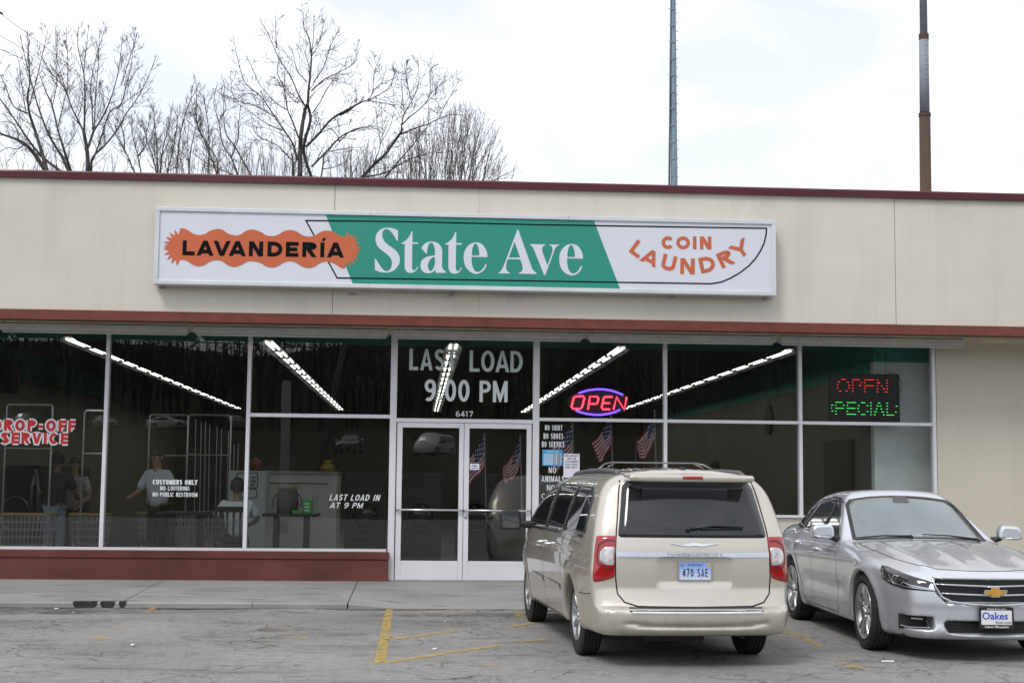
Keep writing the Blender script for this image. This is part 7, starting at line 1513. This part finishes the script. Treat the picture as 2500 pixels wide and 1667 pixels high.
for s_, y0 in ((-.28, 3), (.28, 3)):
    for i in range(40):
        z = cz(462-i*12); w_ = 14.6 if z < cz(277) else (12.4 if z < cz(84) else 9.6); an = s_; mb.tube([(cx_(z)+w_*k*math.sin(an)*.99, Ym-w_*k*math.cos(an)*.99, z), (cx_(z)+w_*k*math.sin(an)*1.0, Ym-w_*k*math.cos(an)*1.03, z+.005)], .010, 5)
mb.build('bolts', M_under, t)['kind'] = 'stuff'
# thin wires crossing at the upper left
for i, (p0, p1, lab) in enumerate((((0, 33), (150, 145), 'upper thin cable crossing the top left corner of the sky'), ((0, 88), (50, 116), 'second thin cable in the top left corner'), ((0, 121), (60, 146), 'lowest thin cable in the top left corner'))):
    A, B_ = WP(*p0, 44), WP(p1[0], p1[1], 46); d2 = B_-A; P_ = [A-d2*1.5, A, B_, B_+d2*1.2+(0, 0, -.25), B_+d2*2.4+(0, 0, -.25)]; mb = MB(); mb.tube(P_, .009, 4); tag(mb.build('overhead_wire', M_dk), lab, 'wire', 'overhead wires at the upper left')
A = WP(2, 33, 44); mb = MB(); mb.tube([A+(-.12, 0, .05), A+(.03, 0, 0), A+(.06, 0, -.04)], [.05, .035, .02], 8); tag(mb.build('wire_clamp', M_dk), 'dark clamp on the cable at the very left edge of the sky', 'clamp')

# ------------------------------------------------------------------ across the road (seen only as reflections): wooded slope, parked cars, a pole
rw = random.Random(77); mb = MB()
for i in range(3000):
    x, y = rw.uniform(-230, 230), -128-100*rw.random()**1.3; z = hill(x, y); hh = rw.uniform(5, 10); lx_ = rw.uniform(-.8, .8); w_ = rw.uniform(.10, .24)
    mb.tube([(x, y, z-.2), (x+lx_*.4, y, z+hh*.5), (x+lx_, y, z+hh)], [w_, w_*.6, .05], 3, caps=False)
    for _ in range(8):
        h0 = rw.uniform(.35, .95)*hh; an = rw.random()*6.28; l_ = rw.uniform(1.0, 2.6)*(1.2-h0/hh); mb.tube([(x+lx_*h0/hh, y, z+h0), (x+lx_*h0/hh+math.cos(an)*l_, y+math.sin(an)*l_, z+h0+l_*rw.uniform(.5, 1.1))], [.10, .04], 3, caps=False)
o = mb.build('woodland', plain('wood_brown', (.050, .042, .034), .95, var=.4, scale=.3)); o['kind'] = 'stuff'
def mirror_x(px, py, y): return WP(px, py, 2*YG-y)[0]
px_ = mirror_x(694, 1200, -.6); t = thing('pale_post', 'pale concrete post standing to the left of the photographer, mirrored in the window', 'post', (px_, -.6, 0)); mb = MB(); mb.tube([(px_, -.6, -.02), (px_, -.6, 4.2), (px_, -.6, 4.25)], [.145, .125, .08], 14); mb.build('shaft', plain('pole_pale', (.50, .49, .46), .8), t, smooth=True)
x_ = mirror_x(835, 900, -20); t = thing('utility_pole', 'leaning wooden utility pole behind the photographer, mirrored in the window', 'pole', (x_-1, -20, 0)); mb = MB(); mb.tube([(x_-1.1, -20, -.02), (x_+.3, -20, 8.5)], [.15, .10], 8); mb.build('shaft', plain('pole_wood', (.16, .14, .12), .9), t, smooth=True)
mb = MB(); xs_ = np.linspace(-60, 60, 41); mb.tube([(x, -24, 7.2+.0009*x*x-.02*x) for x in xs_], .03, 4); tag(mb.build('service_wire', M_dk), 'long wire crossing behind the photographer, mirrored in the windows', 'wire')
M_carw = paint_mat('white_car_paint', (.74, .74, .74), .0, .35); M_card = paint_mat('dark_car_paint', (.05, .05, .055), .3, .3)
for i, (src, px, y, rz, m_, lab) in enumerate(((SEDAN, 245, -112, R(62), M_carw, 'white sedan parked on the far slope, furthest left of the mirrored cars'), (SEDAN, 385, -112, R(20), M_carw, 'white sedan parked sideways on the far slope, mirrored beside the racks'), (VAN, 560, -114, R(70), M_card, 'dark van on the far slope, mirrored left of the tall pane'), (VAN, 1078, -67, R(112), M_carw, 'white van facing the shop from the far slope, mirrored in the left door'), (SEDAN, 860, -66, R(95), M_card, 'dark sedan on the far slope, mirrored right of the leaning pole'), (SEDAN, 60, -113, R(80), M_card, 'dark sedan on the far slope, mirrored above DROP-OFF SERVICE'))):
    r_ = dup(src, (mirror_x(px, 1060, y), y, hill(0, y)+.02), rz, lab, 'cars parked on the far slope, seen only as reflections', 'parked_car')
    for ch in kids(r_):
        if ch.name.startswith(('body', 'door_molding')) and ch.type == 'MESH':
            ch.material_slots[0].link = 'OBJECT'; ch.material_slots[0].material = m_
